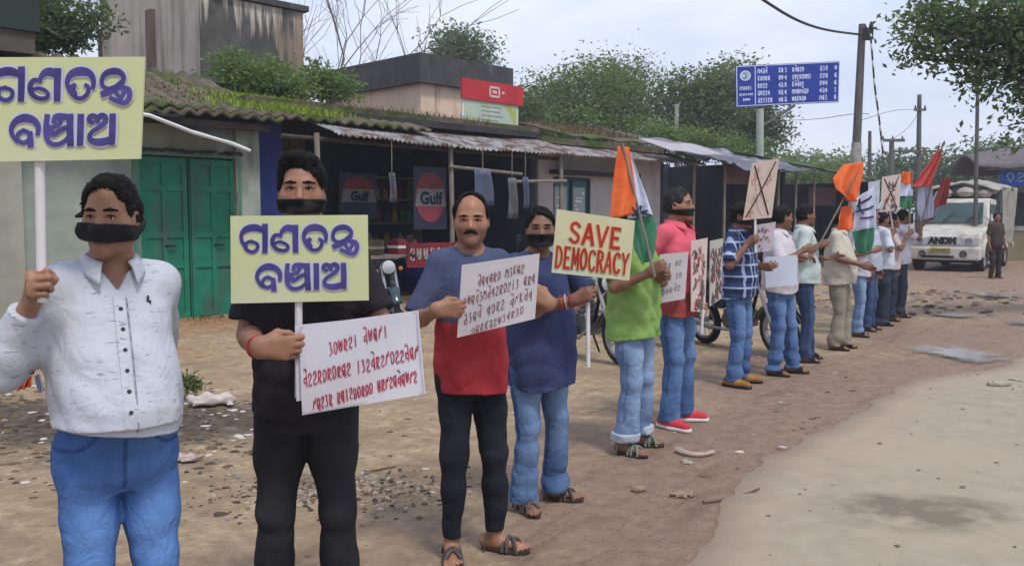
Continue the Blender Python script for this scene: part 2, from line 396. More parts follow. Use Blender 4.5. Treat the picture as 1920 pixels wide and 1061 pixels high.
CONCDARK = M('mossy_black_concrete', (.060, .060, .058), (.10, .095, .085), 1.8, .95, .4, 20, c3=(.50, .45, .38), scale3=1.6, stretch3=(2.6, 2.6, .16), lo3=.54, hi3=.66)
PEACH = M('peach_plaster', (.72, .55, .42), (.62, .46, .33), 2.0, .9, .2, 20, c3=(.17, .10, .07), scale3=1.2, stretch3=(1.8, 1.8, .25), lo3=.58, hi3=.70)
PARAPET = M('black_weathered_parapet', (.075, .072, .075), (.05, .049, .05), 2.5, .95, .4, 20, c3=(.19, .17, .155), scale3=2.0, stretch3=(2, 2, .3), lo3=.62, hi3=.74)
TARP = M('blue_grey_tarpaulin', (.15, .155, .185), (.075, .08, .105), 2.2, .5, .3, 9, c3=(.33, .34, .39), scale3=1.5, lo3=.54, hi3=.64)
TEAL = M('teal_window_paint', (.05, .16, .165), (.035, .115, .12), 3.0, .6)
MAROON = M('maroon_board', (.155, .07, .065), (.11, .05, .05), 3.0, .7)
WHITEP = M('white_paint', (.72, .72, .70), (.62, .62, .60), 3.0, .7)
RED = M('red_paint', (.50, .035, .04), (.40, .025, .03), 2.0, .6)
BLACKM = M('black_paint', (.012, .012, .014), (.02, .02, .022), 3.0, .6)
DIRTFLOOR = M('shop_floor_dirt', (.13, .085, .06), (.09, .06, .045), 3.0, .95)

def wavy_sheet(name, u0, u1, w0, z0, w1, z1, mat, parent, pitch=.11, amp=.018, nu=None, jag=.0, seed=0, sag=0.0, thick=.006):
    """a corrugated sheet in the facade frame, running from its low edge (w0,z0) up to (w1,z1)"""
    nu = nu or int((u1 - u0) / pitch * 6); nv = 10; mb = MB()
    def fn(a, b):
        u = u0 + (u1 - u0) * a
        z = z0 + (z1 - z0) * b + amp * math.sin(2 * math.pi * (u - u0) / pitch) + sag * math.sin(math.pi * a) + .03 * (float(vnoise(u, b * 2, seed, 1.4)) - .5)
        w = w0 + (w1 - w0) * b
        if b == 0: w -= jag * float(vnoise(u, 0, seed + 3, 3.5))
        return FP(u, z, w)
    mb.grid(fn, nu, nv)
    return mb.build(name, mat, parent, smooth=True, solid=thick)

def grass_tuft(name, n, pts_fn, h, mat, parent=None, seed=1, spread=.5, wid=.008):
    r = np.random.default_rng(seed); vs = []; rn = []
    for i in range(n):
        p = pts_fn(r); a = r.uniform(0, 6.28); L = h * r.uniform(.45, 1.2); t = V(math.cos(a), math.sin(a), 0) * r.uniform(.1, spread)
        s = V(-math.sin(a), math.cos(a), 0) * wid
        tip = p + (V(0, 0, 1) + t) * L; mid = p + (V(0, 0, 1) + t * .35) * L * .55
        vs += [p - s, p + s, mid + s * .7, mid - s * .7, tip]; rn.append(r.uniform())
    vs = np.array(vs) - (ORG[parent] if parent is not None else 0); b = np.arange(n) * 5
    f4 = np.stack([b, b + 1, b + 2, b + 3], 1); f3 = np.stack([b + 3, b + 2, b + 4], 1)
    me = mesh_np(name, vs, [f4, f3], smooth=False, attrs={'rnd': ('FACE', np.concatenate([rn, rn]))})
    return link_mesh(name, me, mat, parent)
def leafmat(name, c1, c2, c3, trans=.25):
    if name in _M: return _M[name]
    m, nt, b = newmat(name)
    a = nt.nodes.new('ShaderNodeAttribute'); a.attribute_name = 'rnd'
    c = ramp(nt, a.outputs['Fac'], [(0, c1), (.5, c2), (1, c3)])
    nt.links.new(c, b.inputs['Base Color']); b.inputs['Roughness'].default_value = .62; b.inputs['Specular IOR Level'].default_value = .3
    if trans:
        tr = nt.nodes.new('ShaderNodeBsdfTranslucent'); nt.links.new(mixc(nt, 1.0, c, (1.15, 1.25, .7), 'MULTIPLY'), tr.inputs[0])
        ms = nt.nodes.new('ShaderNodeMixShader'); ms.inputs[0].default_value = trans
        nt.links.new(b.outputs[0], ms.inputs[1]); nt.links.new(tr.outputs[0], ms.inputs[2])
        nt.links.new(ms.outputs[0], nt.nodes['Material Output'].inputs[0])
    _M[name] = m
    return m
GRASS = leafmat('bright_roof_grass', (.13, .20, .02), (.22, .31, .035), (.33, .38, .07))
DRYGRASS = leafmat('dry_roof_weeds', (.10, .07, .035), (.19, .14, .075), (.12, .10, .045))
MOSS = leafmat('roof_moss', (.055, .06, .02), (.10, .10, .035), (.14, .125, .05))

# --- shop 1: green-washed shop with the green door
def shop_green():
    t = thing('shop_building', 'low lime washed shop with a bright green double door under a mossy tiled roof', 'shop', FP(-2, 0))
    mb = MB()
    fb(mb, -7.5, -1.02, -4, 0, -.1, 3.05); fb(mb, -1.02, .56, -.12, 0, 2.5, 3.05); fb(mb, .56, .78, -4, 0, -.1, 3.05)
    fb(mb, -1.02, .56, -4, -.5, -.1, 3.05)
    mb.build('wall', GREENWALL, t)
    pl = MB(); fb(pl, .52, .93, -.1, .06, 0, 3.0); pl.build('pillar', GREENWALL, t)
    pl = MB(); fb(pl, -3.02, -2.62, 0, .22, 0, 2.75); pl.build('pillar', SHUTTER, t)
    pl = MB(); fb(pl, -7.4, -3.02, .02, .10, .3, 2.55)
    for k in range(15): fb(pl, -7.38, -3.04, .10, .118, .33 + k * .148, .33 + k * .148 + .07)
    sh = pl.build('shutter', SHUTTER, t)
    # door: two leaves with raised rails
    for (a, b) in ((-1.0, -.24), (-.22, .54)):
        d = MB(); fb(d, a, b, -.09, -.05, .02, 2.48)
        leaf = d.build('door_leaf', GREENDOOR, t)
        r_ = MB()
        for z in (.06, .82, 1.28, 1.98, 2.38): fb(r_, a + .02, b - .02, -.05, -.025, z, z + .09)
        for u in (a + .02, (a + b) / 2 - .03, b - .09): fb(r_, u, u + .07, -.05, -.022, .05, 2.46)
        r_.build('door_rail', GREENDOOR, leaf)
        h = MB(); h.tube([FP((a + b) / 2, 1.16, .0), FP((a + b) / 2 + .16, 1.16, .0)], .014); h.build('latch', BLACKM, leaf)
    fr = MB(); fb(fr, -1.09, -1.0, -.02, .035, 0, 2.56); fb(fr, .54, .60, -.02, .07, 0, 2.56); fb(fr, -1.09, .60, -.02, .04, 2.5, 2.58)
    fr.build('door_frame', M('old_green_frame', (.06, .19, .13), (.14, .2, .15), 6, .8), t)
    # roof: overlapping tiles
    rf = MB()
    def fn(a, b):
        u = -7.8 + 8.9 * a; z = 3.1 + 1.0 * b + .035 * math.sin(u * 2 * math.pi / .26) + .02 * (int(b * 9) % 2) + .10 * (float(vnoise(u, b * 3, 4, .8)) - .5)
        return FP(u, z, .55 - 2.9 * b - .05 * float(vnoise(u, 0, 5, 4)))
    rf.grid(fn, 210, 18); roof = rf.build('roof', TILE, t, smooth=True, solid=.05)
    bm_ = MB(); fb(bm_, -7.6, .95, .25, .34, 2.93, 3.04); bm_.build('eave_beam', DARKWOOD, t)
    grass_tuft('roof_moss', 2600, lambda r: (lambda u, b: FP(u, 3.13 + 1.0 * b, .53 - 2.9 * b))(r.uniform(-5, .9), min(1, abs(r.normal(0, .4)))), .05, MOSS, roof, 5, .9, .012)['kind'] = 'stuff'
    # broken asbestos piece over the door
    br = MB()
    pts = [(-1.9, 3.0, .9), (-1.2, 2.96, .85), (-.55, 2.80, .8), (.0, 2.66, .78), (.36, 2.60, .75)]
    for (a, b) in zip(pts[:-1], pts[1:]):
        br.add([FP(a[0], a[1], a[2]), FP(b[0], b[1], b[2]), FP(b[0], b[1] + .22, .0), FP(a[0], a[1] + .14, .0)], [(0, 1, 2, 3)])
    br.build('door_hood', GREENWALL, t, solid=.03)
    e = MB(); e.tube([FP(p[0], p[1] + .02 * math.sin(i * 9), p[2] + .02) for i, p in enumerate(pts)], .028, 6); e.build('hood_edge', WHITEP, t)
    rub = MB(); r = random.Random(4)
    for k in range(60):
        u = r.uniform(-1.05, .6); p = FP(u, 2.56 + r.uniform(0, .03), .05); s = r.uniform(.02, .05)
        rub.box((-s, -s * .6, -s * .5), (s, s * .6, s * .5), o=p)
    rub.build('lintel_debris', DARKGREY, t)
shop_green()
# the long low parapet behind the tiled roof, and the grass on the next roof
def rear_wall():
    t = thing('parapet_wall', 'long grey stained parapet wall behind the tiled roof', 'wall', FP(-2, 3, -3))
    mb = MB(); fb(mb, -7.8, 2.4, -2.75, -2.5, 3.45, 4.05); fb(mb, -7.9, 2.45, -2.8, -2.42, 4.05, 4.13)
    mb.build('wall', M('grey_stained_parapet', (.12, .115, .105), (.085, .08, .072), 2, .95, .3, 20, c3=(.2, .17, .14), scale3=1.4, lo3=.55, hi3=.7), t)
rear_wall()
# --- shop 2: the dark open garage under the tin awning
def letters(body, size, mat, parent, o, ax, name='lettering', bold=.0, depth=.003, align='CENTER', shear=0, sx=1.0):
    cu = bpy.data.curves.new('t', 'FONT'); cu.body = body; cu.size = size; cu.align_x = align; cu.offset = bold; cu.shear = shear; cu.resolution_u = 3
    ob = bpy.data.objects.new('t', cu); COL.objects.link(ob)
    dg = bpy.context.evaluated_depsgraph_get(); me0 = bpy.data.meshes.new_from_object(ob.evaluated_get(dg))
    vs = [tuple(v.co) for v in me0.vertices]; fs = [tuple(p.vertices) for p in me0.polygons]
    bpy.data.objects.remove(ob); bpy.data.curves.remove(cu); bpy.data.meshes.remove(me0)
    A = [np.asarray(a, float) for a in ax]; o = np.asarray(o, float)
    mb = MB(); mb.add([o + A[0] * v[0] * sx + A[1] * v[1] + A[2] * depth for v in vs], fs)
    return mb.build(name, mat, parent)
FAX = (FE, V(0, 0, 1), FN)
def shop_garage():
    t = thing('shop_building', 'dark open fronted garage shop under a weathered tin awning', 'shop', FP(4, 0))
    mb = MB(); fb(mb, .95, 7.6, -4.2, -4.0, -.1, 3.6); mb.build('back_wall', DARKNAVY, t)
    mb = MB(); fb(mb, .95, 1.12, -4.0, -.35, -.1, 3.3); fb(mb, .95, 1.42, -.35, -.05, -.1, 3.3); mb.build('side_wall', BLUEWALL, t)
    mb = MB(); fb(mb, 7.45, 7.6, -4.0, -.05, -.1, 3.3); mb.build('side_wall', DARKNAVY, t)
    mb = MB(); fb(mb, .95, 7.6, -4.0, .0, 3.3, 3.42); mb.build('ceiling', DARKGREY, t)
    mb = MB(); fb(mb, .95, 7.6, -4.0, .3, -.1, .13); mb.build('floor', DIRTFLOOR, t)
    mb = MB(); fb(mb, .85, 7.9, -2.3, -.2, 3.42, 3.55); mb.build('roof_slab', TILE, t)
    wavy_sheet('awning', 1.75, 7.75, 1.05, 2.92, -.4, 3.36, TIN, t, jag=.16, seed=2, sag=-.07)
    wavy_sheet('awning', 7.70, 12.9, 1.0, 2.90, -.4, 3.30, TIN, t, jag=.10, seed=8)
    for u in (1.55, 4.42, 7.5):
        p = MB(); p.tube([FP(u, 0, .75), FP(u + .03, 1.5, .76), FP(u, 2.93, .75)], .045, 8); p.build('post', WOOD, t)
    for (a, b, za, zb) in ((4.35, 6.25, 2.52, 2.45), (6.1, 7.6, 2.30, 2.36)):
        p = MB(); p.tube([FP(a, za, .80), FP(b, zb, .82)], .032, 7); p.build('crossbar', WOOD, t)
    p = MB(); p.tube([FP(1.0, 2.86, .6), FP(7.6, 2.82, .6)], .04, 7); p.build('crossbar', DARKWOOD, t)
    # workbench and tyres are things of their own (below)
shop_garage()
def gulf_poster(px, py, d, wd, ht, label, body, top, base):
    c = P(px, py, d)
    t = thing('poster', label, 'poster', c)
    mb = MB(); mb.box((-wd / 2, -.01, -ht / 2), (wd / 2, 0, ht / 2), ax=(FE, -FN, (0, 0, 1)), o=c); mb.build('board', M('navy_poster_ground', (.03, .035, .075), (.02, .024, .05), 3, .6), t)
    n = 40; cz = .02
    disc = [(math.cos(2 * math.pi * k / n) * wd * .46, math.sin(2 * math.pi * k / n) * ht * .40) for k in range(n)]
    mb = MB(); mb.prism(disc, (FE, V(0, 0, 1), FN), c + FN * .013 + V(0, 0, cz), .004); mb.build('emblem_disc', M(*top), t)
    low = [p for p in disc if p[1] < -.02] 
    mb = MB(); mb.prism(low, (FE, V(0, 0, 1), FN), c + FN * .019 + V(0, 0, cz), .003); mb.build('emblem_base', M(*base), t)
    mb = MB(); mb.prism([(-wd * .47, -ht * .13), (wd * .47, -ht * .13), (wd * .40, ht * .15), (-wd * .40, ht * .15)], (FE, V(0, 0, 1), FN), c + FN * .024, .004)
    band = mb.build('emblem_band', M('dull_white_print', (.18, .18, .19), (.14, .14, .15), 3, .7), t)
    letters(body, ht * .27, M('dark_print_ink', (.006, .012, .03), None, 3), band, c + FN * .030 - V(0, 0, ht * .09), FAX, bold=.012)
gulf_poster(672, 368, 16.6, .86, .86, 'oil brand poster with red disc and white band on the garage back wall', 'Gulf', ('dull_red_print', (.20, .045, .05), (.15, .035, .04), 3), ('dark_blue_print', (.03, .04, .09), (.02, .03, .07), 3))
gulf_poster(806, 372, 16.4, .80, 1.15, 'taller oil brand poster with red base hung beside the wooden post', 'Gulf', ('dull_red_print_two', (.19, .045, .05), (.14, .035, .04), 3), ('rosy_red_print', (.24, .045, .065), (.18, .035, .05), 3))
# --- shop 3: pale wall with the teal window
def shop_pale():
    t = thing('shop_building', 'pale cement shop front with a teal window under the tin awning', 'shop', FP(10, 0))
    mb = MB(); fb(mb, 7.66, 8.15, -3.5, -.02, -.1, 3.2); fb(mb, 9.45, 12.25, -3.5, -.02, -.1, 3.2); fb(mb, 8.15, 9.45, -3.5, -.02, -.1, 1.25); fb(mb, 8.15, 9.45, -3.5, -.02, 2.5, 3.2)
    mb.build('wall', PALEWALL, t)
    mb = MB(); fb(mb, 8.0, 11.0, -.02, .28, 2.55, 2.64); mb.build('ledge', DARKGREY, t)
    w = MB(); fb(w, 8.15, 9.45, -.16, -.08, 1.25, 2.5); win = w.build('window', TEAL, t)
    f_ = MB()
    for u in (8.15, 8.77, 9.39): fb(f_, u, u + .06, -.08, -.03, 1.25, 2.5)
    for z in (1.25, 2.44): fb(f_, 8.15, 9.45, -.08, -.03, z, z + .06)
    f_.build('window_frame', M('dark_teal_frame', (.03, .07, .08), None, 3), win)
    for u in (8.25, 8.88):
        g = MB(); fb(g, u, u + .42, -.08, -.065, 1.35, 2.28); g.build('pane', M('frosted_pane', (.27, .36, .37), (.20, .28, .29), 9, .3, spec=.6, stretch=(3, 3, .8)), win)
        g = MB(); rr = random.Random(int(u * 10))
        for k in range(9): fb(g, u + rr.uniform(.02, .34), u + rr.uniform(.05, .40), -.064, -.056, 1.4 + k * .09, 1.4 + k * .09 + rr.uniform(.015, .06))
        g.build('pane_sticker', WHITEP, win)
    mb = MB(); fb(mb, 7.62, 12.3, -3.4, .1, 3.2, 3.34); mb.build('roof_slab', TILE, t)
    mb = MB()
    def fn(a, b): 
        u = 8.75 + 3.55 * a
        return FP(u, 3.36 + .45 * b + .08 * float(vnoise(u * 2, b * 4, 3, 1.5)), .1 - 1.8 * b)
    mb.grid(fn, 60, 12); rf = mb.build('tile_roof', TILE, t, smooth=True, solid=.04)
    grass_tuft('roof_weeds', 1500, lambda r: (lambda u, b: FP(u, 3.4 + .45 * b, .05 - 1.8 * b))(r.uniform(8.9, 12.2), r.uniform(.2, 1)), .17, DRYGRASS, rf, 9, .7, .010)['kind'] = 'stuff'
shop_pale()
# --- shop 4: tarpaulin covered stall with dark inside
def shop_tarp():
    t = thing('shop_stall', 'dark open stall under a crumpled blue grey tarpaulin roof', 'stall', FP(17, 0))
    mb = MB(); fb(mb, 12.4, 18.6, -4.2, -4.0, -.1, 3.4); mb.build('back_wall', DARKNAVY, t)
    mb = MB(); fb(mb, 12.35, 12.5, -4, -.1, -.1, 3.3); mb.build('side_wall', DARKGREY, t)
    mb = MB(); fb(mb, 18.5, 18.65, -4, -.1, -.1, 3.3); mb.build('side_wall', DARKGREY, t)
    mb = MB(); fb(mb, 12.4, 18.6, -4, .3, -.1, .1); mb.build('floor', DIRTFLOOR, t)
    mb = MB()
    def fn(a, b):
        u = 12.2 + 6.6 * a
        z = 3.18 + .85 * b + .22 * (float(vnoise(u * 1.3, b * 5, 6, 1.1)) - .5) + .10 * (float(vnoise(u * 4, b * 9, 7, 1.0)) - .5) - .18 * math.sin(math.pi * min(1, a * 1.05)) * (1 - b)
        return FP(u, z - .2 * a, 1.05 - 3.4 * b + .12 * (float(vnoise(u, 1, 8, 2.2)) - .5))
    mb.grid(fn, 90, 26); mb.build('tarpaulin', TARP, t, smooth=True, solid=.02)
    mb = MB()
    def fn2(a, b):
        u = 10.7 + 2.5 * a
        return FP(u, 3.12 + .34 * b + .02 * math.sin(9 * a), 1.35 - .95 * b)
    mb.grid(fn2, 16, 5); mb.build('tin_flap', M('pinkish_tin_flap', (.42, .39, .42), (.34, .31, .34), 3, .6), t, smooth=True, solid=.02)
    mb = MB(); fb(mb, 14.55, 17.3, .35, .42, 2.52, 2.98); mb.build('fascia', MAROON, t)
    for u in (12.9, 14.4, 17.4, 18.5):
        p = MB(); p.tube([FP(u, 0, .55), FP(u, 3.1, .55)], .04, 7); p.build('post', WOOD, t)
    mb = MB(); fb(mb, 14.7, 16.9, -3.98, -3.9, .4, 2.3); mb.build('back_shutter', BLUEWALL, t)
shop_tarp()
def shop_far():
    t = thing('shop_stall', 'farthest dark stall of the row with a sagging green mouldy roof', 'stall', FP(22, 0))
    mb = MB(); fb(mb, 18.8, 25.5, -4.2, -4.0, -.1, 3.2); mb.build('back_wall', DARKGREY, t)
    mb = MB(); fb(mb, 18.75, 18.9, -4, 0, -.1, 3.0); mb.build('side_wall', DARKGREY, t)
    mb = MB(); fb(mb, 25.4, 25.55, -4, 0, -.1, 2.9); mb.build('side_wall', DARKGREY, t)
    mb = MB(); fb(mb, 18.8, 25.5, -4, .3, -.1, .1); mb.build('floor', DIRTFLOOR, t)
    mb = MB()
    def fn(a, b):
        u = 18.7 + 7.1 * a
        return FP(u, 3.12 - .35 * a + .7 * b + .06 * (float(vnoise(u * 2, b * 4, 2, 1.3)) - .5), 1.0 - 3.2 * b)
    mb.grid(fn, 60, 14); mb.build('roof', M('green_mould_roof', (.06, .085, .055), (.10, .12, .085), 3, .9, .4, 12), t, smooth=True, solid=.03)
    for u in (19.6, 22.2, 25.2):
        p = MB(); p.tube([FP(u, 0, .6), FP(u, 2.95, .6)], .04, 7); p.build('post', WOOD, t)
    mb = MB(); fb(mb, 20, 22.0, .2, .24, 2.0, 2.6); mb.build('hanging_cloth', M('dull_maroon_cloth', (.10, .045, .05), None, 3), t)
shop_far()
# --- building behind left: tall stained concrete block
def mould():
    m, nt, b = newmat('black_mould_with_pale_streaks'); tc = nt.nodes.new('ShaderNodeTexCoord'); sp = nt.nodes.new('ShaderNodeSeparateXYZ'); nt.links.new(tc.outputs['Object'], sp.inputs[0])
    z = math_n(nt, 'MULTIPLY', math_n(nt, 'SUBTRACT', sp.outputs[2], 5.2), .20); s1 = noise(nt, 2.6, 5, .6, stretch=(2.2, 2.2, .16)); base = ramp(nt, noise(nt, 2.2, 7, .65), [(.35, (.05, .05, .048)), (.65, (.115, .108, .095))])
    c = mixc(nt, ramp(nt, math_n(nt, 'ADD', s1, z), [(.60, (0, 0, 0)), (.72, (1, 1, 1))]), base, (.55, .49, .42))
    e = math_n(nt, 'MULTIPLY', math_n(nt, 'SUBTRACT', sp.outputs[0], 1.15), .5); c = mixc(nt, ramp(nt, math_n(nt, 'ADD', noise(nt, 1.8, 6, .6, stretch=(2, 2, .4)), e), [(.55, (0, 0, 0)), (.72, (.9, .9, .9))]), c, (.27, .20, .145))
    nt.links.new(c, b.inputs['Base Color']); b.inputs['Roughness'].default_value = .95; bump(nt, b, noise(nt, 18, 4), .4, .02); return m
def block_concrete():
    c = V(-6.21, 17.83, 0)
    t = thing('concrete_building', 'tall bare concrete building with black mould streaks behind the tiled shop', 'building', c)
    back = -FN
    ax = (FE, back, (0, 0, 1))
    mb = MB(); mb.box((.25, 0.02, 0), (2.34, 5.0, 6.05), ax=ax, o=c); mb.box((.02, .02, 0), (.25, 5.0, 7.6), ax=ax, o=c); mb.build('wall', CONC, t)
    mb = MB(); mb.box((-.0, -.03, 0), (2.36, .02, 6.03), ax=ax, o=c); mb.build('mouldy_front', mould(), t)
    mb = MB(); mb.box((.26, -.12, 6.05), (2.46, 4.9, 6.17), ax=ax, o=c); mb.build('roof_slab', PARAPET, t)
    mb = MB(); mb.box((-.08, 2.05, 0), (.02, 2.32, 6.05), ax=ax, o=c); mb.build('drain_stain', M('dark_drain_stain', (.10, .075, .06), (.17, .13, .10), 3, .9, stretch=(2, 2, .3)), t)
    mb = MB(); mb.tube([c + FE * -.12 + back * 4.7, c + FE * -.12 + back * 4.7 + V(0, 0, 6)], .05, 8); mb.build('drain_pipe', PARAPET, t)
block_concrete()
def block_peach():
    c = V(-2.52, 24.5, 0)
    t = thing('peach_building', 'flat roofed peach building with a black weathered parapet behind the tin awning', 'building', c)
    ax = (FE, -FN, (0, 0, 1))
    mb = MB(); mb.box((.06, .06, 0), (3.55, 4.6, 5.45), ax=ax, o=c); mb.build('wall', PEACH, t)
    mb = MB()
    mb.box((-.02, -.02, 5.40), (3.66, 4.8, 6.12), ax=ax, o=c); mb.build('parapet', PARAPET, t)
    mb = MB(); mb.box((-.12, -.14, 5.30), (3.75, 4.9, 5.40), ax=ax, o=c); mb.build('roof_slab', PARAPET, t)
    mb = MB(); mb.box((-1.6, -.3, 0), (.05, 3.5, 4.6), ax=ax, o=c + -FN * 1.2 - FE * 2.6); mb.build('annex', PARAPET, t)
    mb = MB(); mb.tube([c + FE * 3.3 - FN * -.12 + V(0, 0, 0), c + FE * 3.3 + FN * .12 + V(0, 0, 5.3)], .05, 8); mb.build('drain_pipe', PARAPET, t)
block_peach()
def roof_billboard():
    o0 = FO - FN * 1.5 + FE * 6.8
    t = thing('billboard', 'red and white advertising board standing on the shop roof', 'billboard', o0 + V(0, 0, 3.4))
    ax = (FE, FN, (0, 0, 1))
    mb = MB(); mb.box((0, -.04, 3.52), (1.78, 0, 4.62), ax=ax, o=o0); mb.build('panel', WHITEP, t)
    mb = MB(); mb.box((.06, .002, 3.62), (1.72, .012, 4.18), ax=ax, o=o0); pic = mb.build('picture', M('faded_green_print', (.48, .54, .44), (.40, .48, .42), 2.5, .6, c3=(.36, .42, .07), scale3=2.0, lo3=.52, hi3=.6), t)
    mb = MB(); mb.box((-.05, .002, 4.20), (1.9, .05, 4.64), ax=ax, o=o0); hd = mb.build('header', RED, t)
    mb = MB(); A = o0 + FN * .054
    for (a, b, c_, d) in ((.78, 1.12, 4.50, 4.55), (.78, 1.12, 4.30, 4.35), (.78, .83, 4.30, 4.55), (1.07, 1.12, 4.30, 4.55), (1.18, 1.26, 4.40, 4.46)):
        mb.box((a, 0, c_), (b, .006, d), ax=ax, o=A)
    mb.box((.88, 0, 4.39), (1.02, .006, 4.46), ax=ax, o=A)
    mb.build('boxed_mark', M('pale_pink_print', (.75, .5, .5), None, 3), hd)
    mb = MB(); mb.box((.05, .0, 3.30), (1.78, .03, 3.50), ax=ax, o=o0); mb.build('footer', M('red_white_footer', (.45, .07, .07), (.5, .3, .28), 5, .7), t)
    mb = MB(); rr = random.Random(2)
    for k in range(5): mb.box((.5 + rr.uniform(0, .1), .012, 3.68 + k * .1), (1.1 + rr.uniform(0, .2), .018, 3.70 + k * .1), ax=ax, o=o0)
    mb.build('printed_lines', M('grey_print', (.24, .29, .29), None, 3), pic)
    for u in (.1, 1.65):
        p = MB(); p.tube([o0 + FE * u - FN * .08 + V(0, 0, 3.2), o0 + FE * u - FN * .08 + V(0, 0, 4.6)], .03, 6); p.build('leg', WOOD, t)
roof_billboard()
def roof_grass():
    t = grass_tuft('roof_grass', 3600, lambda r: (lambda u, b: FP(u, 3.24 + .42 * b, .45 - 1.7 * b))(r.normal(1.5, .50), r.uniform(0, 1)), .11, GRASS, None, 12, .8, .012)
    tag(t, 'bright green grass growing on the shop roof edge', 'grass', kind='stuff')
    mb = MB()
    def fn(a, b):
        u = -1.2 + 5.4 * a
        return FP(u, 3.18 + .55 * b + .03 * math.sin(u * 24), .48 - 2.2 * b)
    mb.grid(fn, 120, 10); o = mb.build('tiled_roof', TILE, smooth=True, solid=.05); tag(o, 'short mossy tile roof between the green door shop and the garage', 'roof')
    g = grass_tuft('roof_weeds', 1200, lambda r: (lambda u, b: FP(u, 3.5 + .15 * b, -.1 - 2.2 * b))(r.uniform(2.4, 6.4), r.uniform(0, 1)), .15, DRYGRASS, None, 14, .9, .010)
    tag(g, 'dry brown weeds growing along the garage roof', 'weeds', kind='stuff')
roof_grass()
# --- far left neighbour, seen only as a dark overhang
def left_overhang():
    c = P(85, 300, 13.2); c[2] = 0; ax = (FE, -FN, V(0, 0, 1))
    t = thing('corner_building', 'dark roof overhang of a building at the top left corner', 'building', c)
    mb = MB(); mb.box((-8, .7, 3.0), (-.6, 5, 4.3), ax=ax, o=c); mb.build('wall', DARKGREY, t)
    mb = MB(); mb.box((-9, 0, 4.3), (0, 5.4, 5.6), ax=ax, o=c); mb.build('roof', M('dark_green_tin', (.02, .032, .03), (.03, .04, .036), 2, .8), t)
    mb = MB(); mb.box((-9, .06, 3.98), (-.06, 5.3, 4.3), ax=ax, o=c); mb.build('fascia', M('brown_fascia', (.10, .085, .07), (.07, .06, .05), 3, .9), t)
left_overhang()
# ---------------------------------------------------------------- trees and plants
LEAF_MID = leafmat('mid_green_leaves', (.08, .13, .04), (.145, .215, .07), (.23, .30, .12), .45)
LEAF_LIGHT = leafmat('light_green_leaves', (.09, .15, .04), (.15, .22, .06), (.22, .29, .10), .4)
LEAF_DARK = leafmat('dark_green_leaves', (.06, .10, .045), (.105, .15, .07), (.17, .22, .11), .45)
LEAF_OLIVE = leafmat('olive_leaves', (.08, .11, .048), (.135, .175, .075), (.21, .25, .12), .45)
BARK = M('grey_brown_bark', (.10, .075, .055), (.055, .042, .034), 8, .95, .8, 20, stretch=(3, 3, .6), bdist=.04)
def leaves(name, pts, size, mat, seed, parent, asp=.45, droop=.3, per=0):
    r = np.random.default_rng(seed); n = len(pts); d = r.normal(size=(n, 3)); d[:, 2] = d[:, 2] * .6 - droop; d /= np.linalg.norm(d, axis=1)[:, None]
    u = np.cross(d, r.normal(size=(n, 3))); u /= np.linalg.norm(u, axis=1)[:, None] + 1e-9; nn = np.cross(d, u); L = size * r.uniform(.6, 1.35, (n, 1)); w = L * asp * .5
    a = pts; m1 = pts + d * L * .5 + u * w + nn * L * .06; m2 = pts + d * L * .5 - u * w + nn * L * .06; b = pts + d * L
    vs = np.stack([a, m1, b, m2], 1).reshape(-1, 3) - (ORG[parent] if parent is not None else 0); k = np.arange(n) * 4
    f = np.concatenate([np.stack([k, k + 1, k + 2], 1), np.stack([k, k + 2, k + 3], 1)]); g_ = np.repeat(r.uniform(size=n // per + 1), per)[:n] if per else r.uniform(size=n); q = r.uniform(size=n) * .42 + .38 * g_ + .2 * vnoise(pts[:, 0], pts[:, 2], seed, 1.2)
    return link_mesh(name, mesh_np(name, vs, f, smooth=False, attrs={'rnd': ('FACE', np.concatenate([q, q]))}), mat, parent)
def blob_points(blobs, n, seed, clump, per):
    r = np.random.default_rng(seed); out = []; cents = []; tot = sum(b[1][0] * b[1][1] * b[1][2] for b in blobs)
    for c, rad in blobs:
        nc = max(3, int(n / per * rad[0] * rad[1] * rad[2] / tot)); v = r.normal(size=(nc, 3)); v /= np.linalg.norm(v, axis=1)[:, None]
        q = np.asarray(c) + v * np.asarray(rad) * (r.uniform(.25, 1.0, (nc, 1)) ** .45) * r.uniform(.82, 1.14, (nc, 1)); cents.append(q)
    cents = np.concatenate(cents); s = clump * r.uniform(.55, 1.5, (len(cents), 1, 1))
    pts = cents[:, None, :] + np.clip(r.normal(size=(len(cents), per, 3)), -1.5, 1.5) * s * np.array((1, 1, .62)); return pts.reshape(-1, 3), cents
def tree(label, base, blobs, n, leaf, mat, seed, group=None, trunk_r=.16, clump=None, per=26, name='tree', cat='tree', asp=.45, fork=None, droop=.3, limbs=14):
    base = np.asarray(base, float); t = thing(name, label, cat, base, group)
    clump = clump or leaf * 2.0; pts, cents = blob_points(blobs, n, seed, clump, per); leaves('crown', pts, leaf, mat, seed, t, asp, droop, per)
    r = random.Random(seed); mb = MB(); cen = np.mean([b[0] for b in blobs], axis=0); fk = np.asarray(fork, float) if fork is not None else base + (cen - base) * V(.5, .5, .55)
    mb.tube([base - V(0, 0, .1), base + (fk - base) * .5 + V(.06, 0, 0) * trunk_r * 4, fk], [trunk_r * 1.25, trunk_r, trunk_r * .8], 9)
    idx = r.sample(range(len(cents)), min(limbs, len(cents)))
    for i in idx:
        c = cents[i]; m = fk + (c - fk) * .5 + V(r.uniform(-.1, .1), r.uniform(-.1, .1), r.uniform(0, .12)) * np.linalg.norm(c - fk)
        mb.tube([fk, m, c], [trunk_r * .6, trunk_r * .32, trunk_r * .08], 6)
    mb.build('trunk', BARK, t, smooth=True); return t
